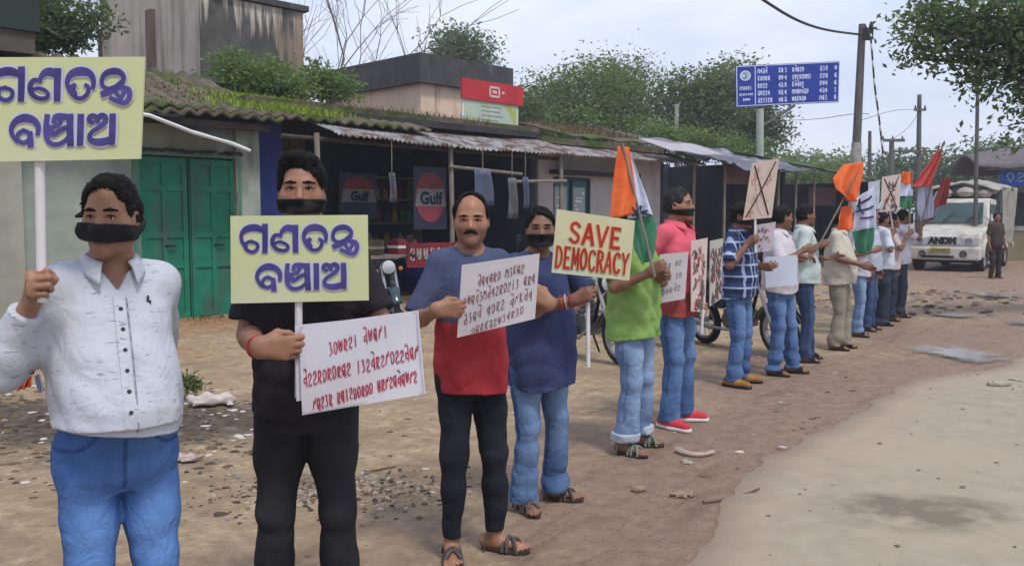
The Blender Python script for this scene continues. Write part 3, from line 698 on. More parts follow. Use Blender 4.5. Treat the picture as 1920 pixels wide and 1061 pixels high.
def B_(px, py, d, rx, ry, rz=None):
    """a crown lobe centred on photo pixel, radii in pixels"""
    k = d / FPX; return (P(px, py, d), V(rx * k, (rz or rx) * k, ry * k))
def gnd(px, d): q = P(px, HORIZON, d); q[2] = 0; return q
TG = 'trees behind the shops'
tree('broad bushy green tree behind the billboard, rounded crown', gnd(1080, 40), [B_(1040, 200, 40, 62, 52), B_(1110, 180, 40, 70, 60), B_(1170, 215, 40, 60, 66), B_(1085, 245, 40, 110, 50), B_(1000, 225, 40, 34, 50), B_(1030, 168, 40, 30, 22)], 25000, .20, LEAF_MID, 3, TG, .3, per=34, clump=.55)
tree('slender tree with thin upper sprigs rising out of the bushy crown', gnd(1150, 43), [B_(1135, 130, 43, 14, 34), B_(1185, 140, 43, 30, 28), B_(1155, 170, 43, 40, 28)], 4200, .17, LEAF_OLIVE, 5, TG, .14, per=14, clump=.6)
tree('olive green tree with gappy flat crown left of the blue road sign', gnd(1290, 38), [B_(1262, 165, 38, 32, 26), B_(1315, 165, 38, 46, 28), B_(1370, 150, 38, 36, 30), B_(1255, 200, 38, 30, 28), B_(1330, 205, 38, 60, 34), B_(1300, 240, 38, 60, 30)], 13000, .19, LEAF_OLIVE, 8, TG, .2, per=26, clump=.5)
tree('tall dark tree top showing above the left corner of the blue sign', gnd(1380, 40), [B_(1368, 128, 40, 18, 16), B_(1355, 160, 40, 24, 24), B_(1425, 215, 40, 34, 34), B_(1445, 250, 40, 26, 30), B_(1400, 250, 40, 34, 40)], 6500, .20, LEAF_DARK, 11, TG, .2, per=18, clump=.5)
tree('light green shrubby thicket below the olive tree', gnd(1290, 34), [B_(1215, 245, 34, 30, 20), B_(1290, 268, 34, 56, 22), B_(1370, 280, 34, 40, 18), B_(1180, 275, 34, 36, 14), B_(1420, 288, 34, 26, 18)], 7000, .16, LEAF_LIGHT, 13, TG, .1, name='bush', cat='bush')
tree('small round tree behind the black parapet of the peach building', gnd(862, 44), [B_(850, 78, 44, 26, 18), B_(878, 95, 44, 28, 24), B_(845, 105, 44, 24, 20), B_(895, 118, 44, 18, 12)], 5000, .2, LEAF_DARK, 15, TG, .16, per=16, clump=.6)
tree('low dark shrub with pale stems beside the billboard', gnd(990, 31), [B_(985, 215, 31, 22, 40), B_(1000, 240, 31, 26, 26)], 1500, .2, LEAF_DARK, 17, TG, .08, name='shrub', cat='shrub', per=12)
mb = MB(); q = P(1268, 300, 37); mb.tube([V(q[0], q[1], 0), V(q[0], q[1], P(1268, 196, 37)[2])], .1, 8); tag(mb.build('utility_pole', M('pale_cement_pole', (.50, .50, .44), (.42, .42, .37), 6)), 'pale stub of a cement pole standing in front of the olive tree', 'utility pole')
def far_hedge(label, x0, x1, py, d, n, seed, mat=LEAF_DARK, ry=14, leaf=.5):
    r = random.Random(seed); bl = [B_(x0 + (x1 - x0) * i / 9, py + r.uniform(-7, 7), d, (x1 - x0) / 14 * r.uniform(.8, 1.4), ry * r.uniform(.7, 1.4)) for i in range(10)] + [B_(x0 + (x1 - x0) * i / 7, py + 40 + r.uniform(-7, 7), d, (x1 - x0) / 12, 22) for i in range(8)]
    tree(label, gnd((x0 + x1) / 2, d), bl, int(n * 1.8), leaf * .75, mat, seed, 'tree lines on the horizon', .2, per=14, name='tree_line', cat='trees')
far_hedge('low hazy tree line beyond the last stall', 1460, 1600, 312, 70, 3600, 21, LEAF_MID, 18)
far_hedge('dark trees behind the white truck', 1660, 1860, 318, 60, 4200, 23, LEAF_DARK, 26)
far_hedge('distant trees behind the house at the right edge', 1840, 2060, 300, 62, 3600, 29, LEAF_DARK, 34)
far_hedge('far green trees closing the horizon behind the shops', 1400, 1560, 330, 55, 3000, 33, LEAF_MID, 20)
# near crown hanging in from the right, its trunk outside the frame
tree('big leafy tree hanging into the sky from the right edge', V(13.5, 15.0, 0), [B_(1790, 20, 13, 70, 40), B_(1880, 60, 13, 80, 70), B_(1760, 80, 13, 60, 42), B_(1745, 50, 13, 42, 40), B_(1850, 125, 13, 50, 40), B_(1912, 150, 13, 36, 50), B_(1895, 205, 13, 28, 40), B_(1842, 155, 13, 26, 26), B_(1985, 90, 13, 90, 110), B_(1905, 255, 13, 16, 22), B_(1715, 30, 13, 26, 24)],
     9500, .105, LEAF_DARK, 41, None, .22, per=22, clump=.19, fork=V(12.0, 14.0, 3.6), limbs=26, asp=.5)
tree('leafy branches at the top left in front of the sky', gnd(-40, 15.5), [B_(70, 20, 15.5, 60, 30), B_(120, 60, 15.5, 50, 30), B_(60, 70, 15.5, 44, 30), B_(175, 25, 15.5, 34, 18), B_(20, 40, 15.5, 50, 40)], 6500, .12, LEAF_DARK, 43, None, .14, per=16, clump=.18, limbs=18)
def bare_tree(label, base, top, seed, r0=.09, levels=5):
    t = thing('bare_tree', label, 'tree', base, 'leafless trees on the skyline'); r = random.Random(seed); tr, br = MB(), MB(); base = np.asarray(base, float); top = np.asarray(top, float)
    def grow(p, dv, L, rad, lv, mb):
        q = p + dv * L; m = p + dv * L * .5 + V(r.uniform(-1, 1), r.uniform(-1, 1), r.uniform(-.5, .8)) * L * .08
        mb.tube([p, m, q], [rad, rad * .85, rad * .68], 6 if lv > 2 else 4)
        if lv == 0: return
        for k in range(3 if lv > 1 else 4):
            a = nrm(dv + V(r.uniform(-1, 1), r.uniform(-1, 1), r.uniform(-.35, .75)) * .85); grow(m if k == 2 else q, a, L * r.uniform(.6, .85), rad * .58, lv - 1, br)
    L = np.linalg.norm(top - base); grow(base, nrm(top - base), L * .5, r0, levels, tr)
    tr.build('trunk', BARK, t, smooth=True); br.build('branches', M('pale_grey_twigs', (.20, .17, .15), (.13, .11, .10), 8, .95), t, smooth=True)
bare_tree('leafless thin tree behind the mouldy concrete block, reaching highest', gnd(585, 27), P(600, 20, 27), 3, .06, 4)
bare_tree('leafless twiggy tree over the left end of the black parapet', gnd(690, 30), P(715, 60, 30), 9, .045, 3)
bare_tree('leafless sapling standing between the two other bare trees', gnd(640, 29), P(650, 30, 29), 14, .05, 3)
# plants growing out of the walls
tree('green bush growing against the black mould wall', P(470, 200, 16.8), [B_(440, 120, 16.8, 34, 26), B_(500, 145, 16.8, 50, 28), B_(460, 165, 16.8, 50, 24), B_(540, 165, 16.8, 40, 22), B_(420, 160, 16.8, 24, 24)], 5600, .10, LEAF_MID, 51, None, .03, per=18, name='bush', cat='bush', clump=.16, fork=P(470, 180, 16.8), limbs=20)
tree('dark creeper hanging between the concrete block and the parapet', P(605, 200, 18.5), [B_(595, 150, 18.5, 24, 22), B_(630, 165, 18.5, 26, 20), B_(575, 165, 18.5, 20, 18)], 2400, .11, LEAF_MID, 53, None, .02, per=14, name='creeper', cat='creeper', fork=P(605, 180, 18.5))
tree('small weed clump growing at the foot of the green shop wall', G(352, 720), [B_(345, 715, 7.6, 26, 12), B_(365, 722, 7.6, 18, 8)], 500, .05, LEAF_OLIVE, 55, None, .008, per=10, name='weed', cat='plant', clump=.03)
# ---------------------------------------------------------------- people: distance-field bodies and clothes
F32 = np.float32
class Field:
    """prims: (fn, lo, hi, k, op); evaluated only inside each prim's own box"""
    def __init__(s): s.p = []
    def add(s, fn, lo, hi, k=.02, op='u'):
        s.p.append((fn, np.asarray(lo, float), np.asarray(hi, float), k, op)); return s
    def cone(s, a, b, ra, rb, k=.02, op='u', flat=None, cut=None):
        """round cone; flat = (unit axis, factor>1) squeezes it along that axis; cut=(point, normal) keeps the side behind the plane"""
        a = np.asarray(a, float); b = np.asarray(b, float); ab = b - a; L2 = float(ab @ ab) + 1e-12
        def fn(X, Y, Z):
            px, py, pz = X - F32(a[0]), Y - F32(a[1]), Z - F32(a[2])
            t = np.clip((px * F32(ab[0]) + py * F32(ab[1]) + pz * F32(ab[2])) / F32(L2), 0, 1)
            qx, qy, qz = px - t * F32(ab[0]), py - t * F32(ab[1]), pz - t * F32(ab[2])
            r2 = qx * qx + qy * qy + qz * qz
            if flat is not None:
                fa, ff = flat; q = qx * F32(fa[0]) + qy * F32(fa[1]) + qz * F32(fa[2]); r2 = r2 + q * q * F32(ff * ff - 1)
            d = np.sqrt(r2) - (F32(ra) + t * F32(rb - ra))
            if cut is not None:
                c, n = cut; d = np.maximum(d, (X - F32(c[0])) * F32(n[0]) + (Y - F32(c[1])) * F32(n[1]) + (Z - F32(c[2])) * F32(n[2]))
            return d
        r = max(ra, rb)
        return s.add(fn, np.minimum(a, b) - r, np.maximum(a, b) + r, k, op)
    def ell(s, c, r, Rm=None, k=.02, op='u'):
        c = np.asarray(c, float); r = np.asarray(r, float); Rm = np.eye(3) if Rm is None else np.asarray(Rm, float)   # rows = axes
        def fn(X, Y, Z):
            px, py, pz = X - F32(c[0]), Y - F32(c[1]), Z - F32(c[2]); k0 = 0; k1 = 0
            for i in range(3):
                q = px * F32(Rm[i, 0]) + py * F32(Rm[i, 1]) + pz * F32(Rm[i, 2])
                k0 = k0 + (q / F32(r[i])) ** 2; k1 = k1 + (q / F32(r[i] ** 2)) ** 2
            k0 = np.sqrt(k0); return k0 * (k0 - 1) / np.maximum(np.sqrt(k1), F32(1e-6))
        m = r.max() * 1.01
        return s.add(fn, c - m, c + m, k, op)
    def loft(s, sv, fv, zs, a, b, c=None, e=None, k=.03, op='u', org=(0, 0), lean=(0, 0)):
        """upright body of elliptical sections: half width a, half depth b, forward shift c at heights zs"""
        zs = np.asarray(zs, float); a = np.asarray(a, float); b = np.asarray(b, float); c = np.zeros(len(zs)) if c is None else np.asarray(c, float)
        ex = 2.4
        def fn(X, Y, Z):
            za = Z.astype(float); A = np.interp(za, zs, a).astype(F32); B = np.interp(za, zs, b).astype(F32); C = np.interp(za, zs, c).astype(F32)
            lz = (za - zs[0]).astype(F32)
            x = X - F32(org[0]) - lz * F32(lean[0]); y = Y - F32(org[1]) - lz * F32(lean[1])
            u = np.abs(x * F32(sv[0]) + y * F32(sv[1])); w = np.abs(x * F32(fv[0]) + y * F32(fv[1]) - C)
            k0 = ((u / A) ** ex + (w / B) ** ex) ** F32(1 / ex)
            d = (k0 - 1) * (A * B / np.sqrt((u / np.maximum(np.hypot(u, w), 1e-5) * B) ** 2 + (w / np.maximum(np.hypot(u, w), 1e-5) * A) ** 2 + 1e-9)) * F32(.92)
            return np.maximum(d, np.maximum(Z - F32(zs[-1]), F32(zs[0]) - Z))
        m = 1.25 * max(a.max(), (b + np.abs(c)).max()); lx, ly = abs(lean[0]) * (zs[-1] - zs[0]), abs(lean[1]) * (zs[-1] - zs[0])
        return s.add(fn, (org[0] - m - lx, org[1] - m - ly, zs[0]), (org[0] + m + lx, org[1] + m + ly, zs[-1]), k, op)
    def bounds(s):
        lo = np.min([p[1] for p in s.p if p[4] == 'u'], axis=0); hi = np.max([p[2] for p in s.p if p[4] == 'u'], axis=0); return lo, hi
    def eval(s, lo, hi, h, post=None):
        n = np.ceil((hi - lo) / h).astype(int) + 1
        ax = [(lo[i] + h * np.arange(n[i])).astype(F32) for i in range(3)]
        D = np.full(n, 1.0, F32)
        for fn, pl, ph, k, op in s.p:
            mg = k + 3 * h + .012
            i0 = [max(0, int((pl[i] - mg - lo[i]) / h)) for i in range(3)]; i1 = [min(n[i], int((ph[i] + mg - lo[i]) / h) + 2) for i in range(3)]
            if any(i1[i] - i0[i] < 1 for i in range(3)): continue
            sl = tuple(slice(i0[i], i1[i]) for i in range(3))
            d = fn(ax[0][sl[0]][:, None, None], ax[1][sl[1]][None, :, None], ax[2][sl[2]][None, None, :])
            o = D[sl]; kk = F32(max(k, 1e-5))
            if op == 'u':
                hh = np.maximum(kk - np.abs(o - d), 0) / kk; D[sl] = np.minimum(o, d) - hh * hh * kk * F32(.25)
            else:
                d = -d; hh = np.maximum(kk - np.abs(o - d), 0) / kk; D[sl] = np.maximum(o, d) + hh * hh * kk * F32(.25)
        if post is not None: D = post(D, ax[0][:, None, None], ax[1][None, :, None], ax[2][None, None, :])
        return D.astype(F32)
    def mesh(s, h, post=None, lo=None, hi=None):
        l, u = s.bounds(); l = l - max(3 * h, .022) if lo is None else np.asarray(lo, float); u = u + max(3 * h, .022) if hi is None else np.asarray(hi, float)
        return nets(s.eval(l, u, h, post), l, h)
def nets(D, lo, h):
    """surface nets"""
    S = D < 0
    c = np.zeros(tuple(k - 1 for k in S.shape), np.uint8)
    for dx in (0, 1):
        for dy in (0, 1):
            for dz in (0, 1): c += S[dx:S.shape[0] - 1 + dx, dy:S.shape[1] - 1 + dy, dz:S.shape[2] - 1 + dz]
    act = (c > 0) & (c < 8)
    ids = np.full(act.shape, -1, np.int32); idx = np.argwhere(act); ids[act] = np.arange(len(idx))
    if not len(idx): return np.zeros((0, 3)), np.zeros((0, 4), int)
    acc = np.zeros((len(idx), 3)); cnt = np.zeros(len(idx))
    co = {(dx, dy, dz): D[idx[:, 0] + dx, idx[:, 1] + dy, idx[:, 2] + dz] for dx in (0, 1) for dy in (0, 1) for dz in (0, 1)}
    for a in range(3):
        for p in (0, 1):
            for q in (0, 1):
                o0 = [0, 0, 0]; o = [i for i in range(3) if i != a]; o0[o[0]] = p; o0[o[1]] = q; o1 = list(o0); o1[a] = 1
                v0, v1 = co[tuple(o0)], co[tuple(o1)]; m = (v0 < 0) != (v1 < 0)
                t = np.where(m, v0 / np.where(m, v0 - v1, 1), 0)
                pt = np.array(o0, float)[None, :].repeat(len(idx), 0); pt[:, a] = t
                acc[m] += pt[m]; cnt[m] += 1
    vs = lo + h * (idx + acc / cnt[:, None])
    fs = []
    for a in range(3):
        b, cc = (a + 1) % 3, (a + 2) % 3
        sl0 = [slice(None)] * 3; sl1 = [slice(None)] * 3; sl0[a] = slice(0, -1); sl1[a] = slice(1, None)
        x0, x1 = S[tuple(sl0)], S[tuple(sl1)]
        for flip, m in ((False, x0 & ~x1), (True, ~x0 & x1)):
            e = np.argwhere(m); ok = (e[:, b] > 0) & (e[:, cc] > 0) & (e[:, b] < S.shape[b] - 1) & (e[:, cc] < S.shape[cc] - 1); e = e[ok]
            if not len(e): continue
            def g(db, dc):
                q = e.copy(); q[:, b] += db; q[:, cc] += dc; return ids[q[:, 0], q[:, 1], q[:, 2]]
            f = np.stack([g(-1, -1), g(0, -1), g(0, 0), g(-1, 0)], 1)
            fs.append(f[:, ::-1] if flip else f)
    f = np.concatenate(fs) if fs else np.zeros((0, 4), int)
    return vs, f[(f >= 0).all(1)]
def folds(seed, amp, freq=16.0, stretch=(1, 1, 1)):
    """cloth folds added to a field"""
    r = np.random.default_rng(seed); K = []
    for i in range(4):
        d = r.normal(size=3) * np.array(stretch); d = d / np.linalg.norm(d) * freq * r.uniform(.6, 1.7); K.append((d.astype(F32), F32(r.uniform(0, 6.28)), (r.normal(size=3) * freq * .35).astype(F32)))
    def f(X, Y, Z):
        o = 0
        for d, ph, e in K:
            wv = np.sin(X * e[0] + Y * e[1] + Z * e[2] + ph * 2)
            o = o + (1 - 2 * np.abs(np.sin((X * d[0] + Y * d[1] + Z * d[2] + ph + wv * F32(1.3)) * F32(.5))))
        return o * F32(amp / 1.9)
    return f
def ik(a, b, l1, l2, hint):
    a = np.asarray(a, float); b = np.asarray(b, float); d = b - a; L = np.linalg.norm(d); Lm = (l1 + l2) * .995
    if L > Lm: b = a + d / L * Lm; L = Lm; d = b - a
    L = max(L, abs(l1 - l2) + .02)
    x = (l1 * l1 - l2 * l2 + L * L) / (2 * L); hgt = math.sqrt(max(0, l1 * l1 - x * x)); t = d / np.linalg.norm(d)
    h = np.asarray(hint, float); h = nrm(h - t * (h @ t))
    return a + t * x + h * hgt, b
def hand_prims(F, o, t, y, side, pose, s=1.0):
    """o wrist, t toward the thumb, y along the fingers; side +1 left / -1 right"""
    y = nrm(y); t = nrm(np.asarray(t, float) - y * np.dot(t, y)); z = np.cross(t, y) if side > 0 else np.cross(y, t)   # z = back of the hand
    L = lambda a, b, c: o + (t * a + y * b + z * c) * s
    curls = {'grip': ((70, 88, 55), (74, 90, 58), (78, 92, 60), (82, 92, 60)), 'pinch': ((34, 38, 22), (38, 42, 25), (42, 44, 26), (46, 46, 28)), 'flat': ((12, 14, 8), (14, 16, 10), (17, 18, 11), (22, 20, 12)), 'relax': ((24, 34, 20), (30, 38, 22), (36, 42, 24), (42, 44, 26))}[pose]
    base = ((.027, .092), (.008, .096), (-.011, .091), (-.028, .080)); ln = ((.043, .026, .021), (.047, .030, .022), (.044, .028, .021), (.034, .021, .019))
    F.cone(L(.012, .0, 0), L(-.010, .0, 0), .024 * s, .022 * s, .02, flat=(z, 1.25))
    tips = []
    for i in range(4):
        bx, by = base[i]
        F.cone(L(bx * .55, .012, 0), L(bx, by, 0), .017 * s, .0125 * s, .014)
        p = L(bx, by, 0); th = 0.0; r0 = (.0102, .0106, .0100, .0088)[i] * s
        spread = (.10, .02, -.05, -.13)[i]
        for j in range(3):
            th += R(curls[i][j]); dv = nrm(y * math.cos(th) - z * math.sin(th) + t * spread * math.cos(th))
            q = p + dv * ln[i][j] * s
            F.cone(p, q, r0 * (1 - .09 * j), r0 * (.93 - .10 * j), .004); p = q
        tips.append(p)
    if pose == 'grip': th = [(.022, .022, -.008), (.040, .052, -.022), (.034, .078, -.046), (.012, .088, -.060)]
    elif pose == 'pinch': th = [(.022, .022, -.006), (.044, .052, -.018), (.040, .082, -.034), (.030, .105, -.040)]
    else: th = [(.022, .022, -.004), (.046, .050, -.012), (.056, .078, -.018), (.058, .102, -.022)]
    pts = [L(*q) for q in th]
    F.cone(pts[0], pts[1], .0165 * s, .0135 * s, .014); F.cone(pts[1], pts[2], .0125 * s, .0108 * s, .006); F.cone(pts[2], pts[3], .0108 * s, .0085 * s, .004)
    return tips, z
SKIN = {}
def skin_mat(name, c):
    if name in SKIN: return SKIN[name]
    m, nt, b = newmat(name)
    col = ramp(nt, noise(nt, 14, 5), [(.3, tuple(v * .80 for v in c)), (.7, (c[0] * 1.14, c[1] * 1.08, c[2] * 1.04))])
    a = nt.nodes.new('ShaderNodeAttribute'); a.attribute_name = 'lip'; col = mixc(nt, a.outputs['Fac'], col, (c[0] * .80, c[1] * .52, c[2] * .55))
    a2 = nt.nodes.new('ShaderNodeAttribute'); a2.attribute_name = 'stub'; col = mixc(nt, a2.outputs['Fac'], col, (c[0] * .42, c[1] * .46, c[2] * .55))
    nt.links.new(col, b.inputs['Base Color']); b.inputs['Roughness'].default_value = .48; b.inputs['Specular IOR Level'].default_value = .38
    b.inputs['Subsurface Weight'].default_value = .10; b.inputs['Subsurface Radius'].default_value = (.012, .005, .003); b.inputs['Subsurface Scale'].default_value = .6
    bump(nt, b, noise(nt, 160, 3), .10, .002)
    SKIN[name] = m
    return m
HAIR = M('black_hair', (.0055, .0045, .0045), (.012, .010, .009), 90, .7, .7, 160, spec=.18, bdist=.004)
GREYHAIR = M('greying_hair', (.010, .009, .009), (.060, .054, .050), 70, .7, .7, 160, spec=.2, bdist=.004)
MASKC = M('black_cotton_band', (.010, .010, .011), (.020, .018, .019), 30, .9, .4, 300, bdist=.002)
EYEW, IRIS = M('eye_white', (.62, .58, .55), (.55, .5, .47), 5, .25), M('dark_iris', (.015, .009, .006), None, 5, .15)
def denim(name, c, fade, fs=2.2):
    if name in _M: return _M[name]
    m, nt, b = newmat(name)
    w = noise(nt, 420, 2, stretch=(1, 1, .25)); n1 = noise(nt, fs, 5, .6, stretch=(1.6, 1.6, .55)); n2 = noise(nt, 26, 5, .6)
    col = ramp(nt, n1, [(.36, c), (.66, fade)])
    col = mixc(nt, ramp(nt, n2, [(.35, (.0, .0, .0)), (.75, (.45, .45, .45))]), col, tuple(v * .6 for v in c))
    col = mixc(nt, ramp(nt, w, [(.5, (0, 0, 0)), (.7, (.07, .07, .07))]), col, (.45, .5, .6))
    at_ = lambda n: (lambda a: (setattr(a, 'attribute_name', n), a.outputs['Fac'])[1])(nt.nodes.new('ShaderNodeAttribute'))
    wf = math_n(nt, 'MULTIPLY', at_('wear'), math_n(nt, 'ADD', noise(nt, 9, 6, .65, stretch=(1, 1, .5)), .35), True)
    col = mixc(nt, wf, col, tuple(min(.75, v * 1.15 + .02) for v in fade)); col = mixc(nt, math_n(nt, 'MULTIPLY', at_('seam'), .6), col, tuple(v * .45 for v in c))
    nt.links.new(col, b.inputs['Base Color']); b.inputs['Roughness'].default_value = .88; b.inputs['Specular IOR Level'].default_value = .2
    wrinkles(nt, b, math_n(nt, 'ADD', w, math_n(nt, 'MULTIPLY', n2, 1.5)), 1.5)
    _M[name] = m
    return m
def wrinkles(nt, b, weave, k=1.0):
    """two layers of soft creases plus the weave"""
    h1 = noise(nt, 7.5, 3, .5, stretch=(1, 1, .8), dist=1.6); h2 = noise(nt, 19, 3, .5, stretch=(1, 1, .6), dist=1.2)
    rid = lambda v: math_n(nt, 'ABSOLUTE', math_n(nt, 'SUBTRACT', v, .5))
    h = math_n(nt, 'ADD', math_n(nt, 'MULTIPLY', rid(h1), 1.0), math_n(nt, 'MULTIPLY', rid(h2), .4))
    bp = nt.nodes.new('ShaderNodeBump'); bp.inputs['Strength'].default_value = .30 * k; bp.inputs['Distance'].default_value = .045; nt.links.new(h, bp.inputs['Height'])
    b2 = nt.nodes.new('ShaderNodeBump'); b2.inputs['Strength'].default_value = .25; b2.inputs['Distance'].default_value = .002; nt.links.new(weave, b2.inputs['Height']); nt.links.new(bp.outputs[0], b2.inputs['Normal'])
    nt.links.new(b2.outputs[0], b.inputs['Normal'])
def cloth(name, c1, c2=None, scale=5, rough=.9):
    if name in _M: return _M[name]
    m, nt, b = newmat(name); c2 = c2 or tuple(v * .82 for v in c1)
    nt.links.new(ramp(nt, noise(nt, scale), [(.35, c1), (.65, c2)]), b.inputs['Base Color']); b.inputs['Roughness'].default_value = rough; b.inputs['Specular IOR Level'].default_value = .2
    wrinkles(nt, b, noise(nt, 330, 2)); _M[name] = m
    return m
LOD = 1.0
def person(px, d, H, face, label, skin, shirt, pants, shoe, head=None, arms=None, stance=.10, girth=0.0, belly=0.0, hair='short', hairmat=None, mask=None, moustache=False,
           lod=1.0, feet=None, lean=(0, 0), seed=1, group=None, base=None, stub=0.0, headtilt=0.0, shoulder=1.0, hx=0.0, wid=1.0, hw=1.0):
    """px: photo column of the feet, d: distance; face: facing (x,y); head: gaze (x,y,z)"""
    hb, hf = .0056 * lod, .0033 * max(1.0, lod * .85)
    p0 = P(px, HORIZON, d) if base is None else np.asarray(base, float); p0 = V(p0[0], p0[1], 0.0)
    root = thing('person', label, 'person', p0, group)
    s = H / 1.70; f = nrm((face[0], face[1], 0)); sv = V(-f[1], f[0], 0); up = V(0, 0, 1)
    lv = sv * lean[0] + f * lean[1]
    def T(a, b, c):
        z = c * s; return (sv * a * wid + f * b) * s + up * z + lv * max(0, z - .9 * s)
    loc = lambda w: np.asarray(w, float) - p0
    # ------------ skeleton
    hip = {k: T(q * .088, 0, .90) for k, q in (('L', 1), ('R', -1))}
    feet = feet or {}
    leg = {}
    for k, q in (('L', 1), ('R', -1)):
        a, b, yw = feet.get(k, (q * stance, 0, q * 12))
        ank = T(a, b, .085) - lv * 0
        ank = (sv * a + f * b) * s + up * .085 * s
        fd = nrm(f * math.cos(R(yw)) + sv * math.sin(R(yw)))
        kn, _ = ik(hip[k], ank, .412 * s, .409 * s, f + sv * q * .12)
        leg[k] = (hip[k], kn, ank, fd)
    sho = {k: T(q * (.160 * shoulder + girth * .4), -.005, 1.388) for k, q in (('L', 1), ('R', -1))}
    arm = {}
    arms = arms or {}
    for k, q in (('L', 1), ('R', -1)):
        A = arms.get(k, {})
        if 'wrist' in A: w = loc(A['wrist'])
        else: w = T(q * (.235 + girth * .6), .07, .86)
        hint = A.get('hint', None)
        hint = (sv * q * .5 - f * .6 - up * .8) if hint is None else np.asarray(hint, float)
        el, w = ik(sho[k], w, .285 * s, .255 * s, hint)
        yv = A.get('y', None); yv = nrm(w - el) if yv is None else nrm(yv)
        tv = A.get('t', None); tv = f if tv is None else np.asarray(tv, float)
        arm[k] = dict(el=el, w=w, y=yv, t=tv, pose=A.get('pose', 'relax'), q=q)
    # ------------ head frame
    hd = head or (f[0], f[1], 0.0); hy = nrm(hd); hxv = nrm(np.cross(hy, up)); hz = np.cross(hxv, hy)   # hxv = the person's right
    if headtilt: hxv, hz = hxv * math.cos(headtilt) + hz * math.sin(headtilt), hz * math.cos(headtilt) - hxv * math.sin(headtilt)
    hs = s * .985
    neck0 = T(0, -.012, 1.43)
    ho = T(hx, .028, 1.485)             # chin level, under the middle of the skull
    HW = V(hw, 1, 1)
    Hd = lambda a, b, c: ho + (hxv * a * hw + hy * b + hz * c) * hs
    RH = np.stack([hxv, hy, hz])
    B = Field()
    def build_head(F, mask_only=False):
        F.ell(Hd(0, -.012, .135), V(.0745, .094, .089) * hs * HW, RH, .02)
        F.ell(Hd(0, .022, .072), V(.060, .066, .068) * hs * HW, RH, .035)
        F.cone(Hd(-.040, .005, .045), Hd(.0, .068, .014), .022 * hs, .019 * hs, .03); F.cone(Hd(.040, .005, .045), Hd(.0, .068, .014), .022 * hs, .019 * hs, .03)
        F.cone(Hd(-.046, .044, .080), Hd(-.054, .012, .088), .021 * hs, .02 * hs, .03); F.cone(Hd(.046, .044, .080), Hd(.054, .012, .088), .021 * hs, .02 * hs, .03)
        F.cone(Hd(-.036, .068, .128), Hd(.036, .068, .128), .0135 * hs, .0135 * hs, .018)
        F.cone(Hd(0, .076, .122), Hd(0, .100, .080), .0085 * hs, .0125 * hs, .010); 
        for q in (-1, 1): F.cone(Hd(q * .006, .088, .076), Hd(q * .015, .084, .075), .010 * hs, .0085 * hs, .008)
        if mask_only: return
        for q in (-1, 1): F.ell(Hd(q * .0305, .091, .110), V(.0165, .014, .0105) * hs * HW, RH, .010, 's')
        for q in (-1, 1):   # lids
            F.cone(Hd(q * .017, .0805, .1165), Hd(q * .045, .0705, .1155), .0066 * hs, .0066 * hs, .006); F.cone(Hd(q * .019, .077, .1035), Hd(q * .043, .069, .104), .005 * hs, .005 * hs, .006)
        F.cone(Hd(-.019, .073, .047), Hd(0, .083, .0495), .0052 * hs, .0072 * hs, .006); F.cone(Hd(.019, .073, .047), Hd(0, .083, .0495), .0052 * hs, .0072 * hs, .006)
        F.cone(Hd(-.017, .073, .041), Hd(0, .081, .0375), .005 * hs, .0078 * hs, .006); F.cone(Hd(.017, .073, .041), Hd(0, .081, .0375), .005 * hs, .0078 * hs, .006)
        for q in (-1, 1): F.ell(Hd(q * .0785, -.012, .098), V(.0085, .019, .031) * hs * HW, RH, .006); F.ell(Hd(q * .083, -.006, .100), V(.006, .009, .016) * hs * HW, RH, .004, 's')
    build_head(B)
    B.cone(T(0, -.02, 1.40), Hd(0, -.018, .055), (.062 + girth * .18) * s, .054 * s, .03)
    g = girth
    zs = V(.80, .93, 1.05, 1.20, 1.33, 1.415, 1.455) * s
    B.loft(sv, f, zs, V(.115 + g * .7, .132 + g * .8, .130 + g, .143 + g * .7, .146 + g * .4, .098, .050) * s * wid, V(.095, .110 + g * .4, .100 + belly * .6, .112 + belly * .3, .105, .075, .05) * s, V(0, 0, belly * .5, belly * .2, 0, -.005, -.01) * s, org=(0, 0), lean=(0, 0), k=.03)
    for k in 'LR':
        q = arm[k]['q']; A = arm[k]
        B.cone(T(q * .05, -.01, 1.425), sho[k], .042 * s, .050 * s, .04); ar = 1 + g * 1.6
        B.cone(sho[k], A['el'], .046 * s * ar, .035 * s * ar, .02); m = A['el'] + (A['w'] - A['el']) * .28
        B.cone(A['el'], m, .034 * s * ar, .0375 * s * ar, .02); B.cone(m, A['w'], .0365 * s * ar, .0255 * s, .02)
        A['tips'], A['z'] = hand_prims(B, A['w'], A['t'], A['y'], q, A['pose'], s)
        h_, kn, an, fd = leg[k]
        B.cone(h_, kn, .066 * s, .046 * s, .03); B.cone(kn, an, .044 * s, .034 * s, .02)
        if shoe['kind'] in ('sandal',):
            sd = V(-fd[1], fd[0], 0); fl = V(an[0], an[1], 0)
            B.cone(an, fl + fd * .02 * s + up * .050 * s, .036 * s, .034 * s, .02)
            B.cone(fl - fd * .045 * s + up * .045 * s, fl + fd * .06 * s + up * .045 * s, .032 * s, .030 * s, .02)
            B.cone(fl + fd * .05 * s + up * .043 * s, fl + fd * .135 * s + up * .034 * s, .031 * s, .020 * s, .02, flat=(up, 1.15))
            for i in range(5):
                off = (i - 2) * .0165 * s; tl = (.175 - .012 * abs(i - (3 if q > 0 else 1)) ** 1.2) * s
                B.cone(fl + fd * .12 * s + sd * off * 1.05 + up * .031 * s, fl + fd * tl + sd * off * 1.15 + up * .028 * s, .0115 * s, .0095 * s, .006)
    # ------------ body mesh: coarse body + fine head, hands and feet
    boxes = []
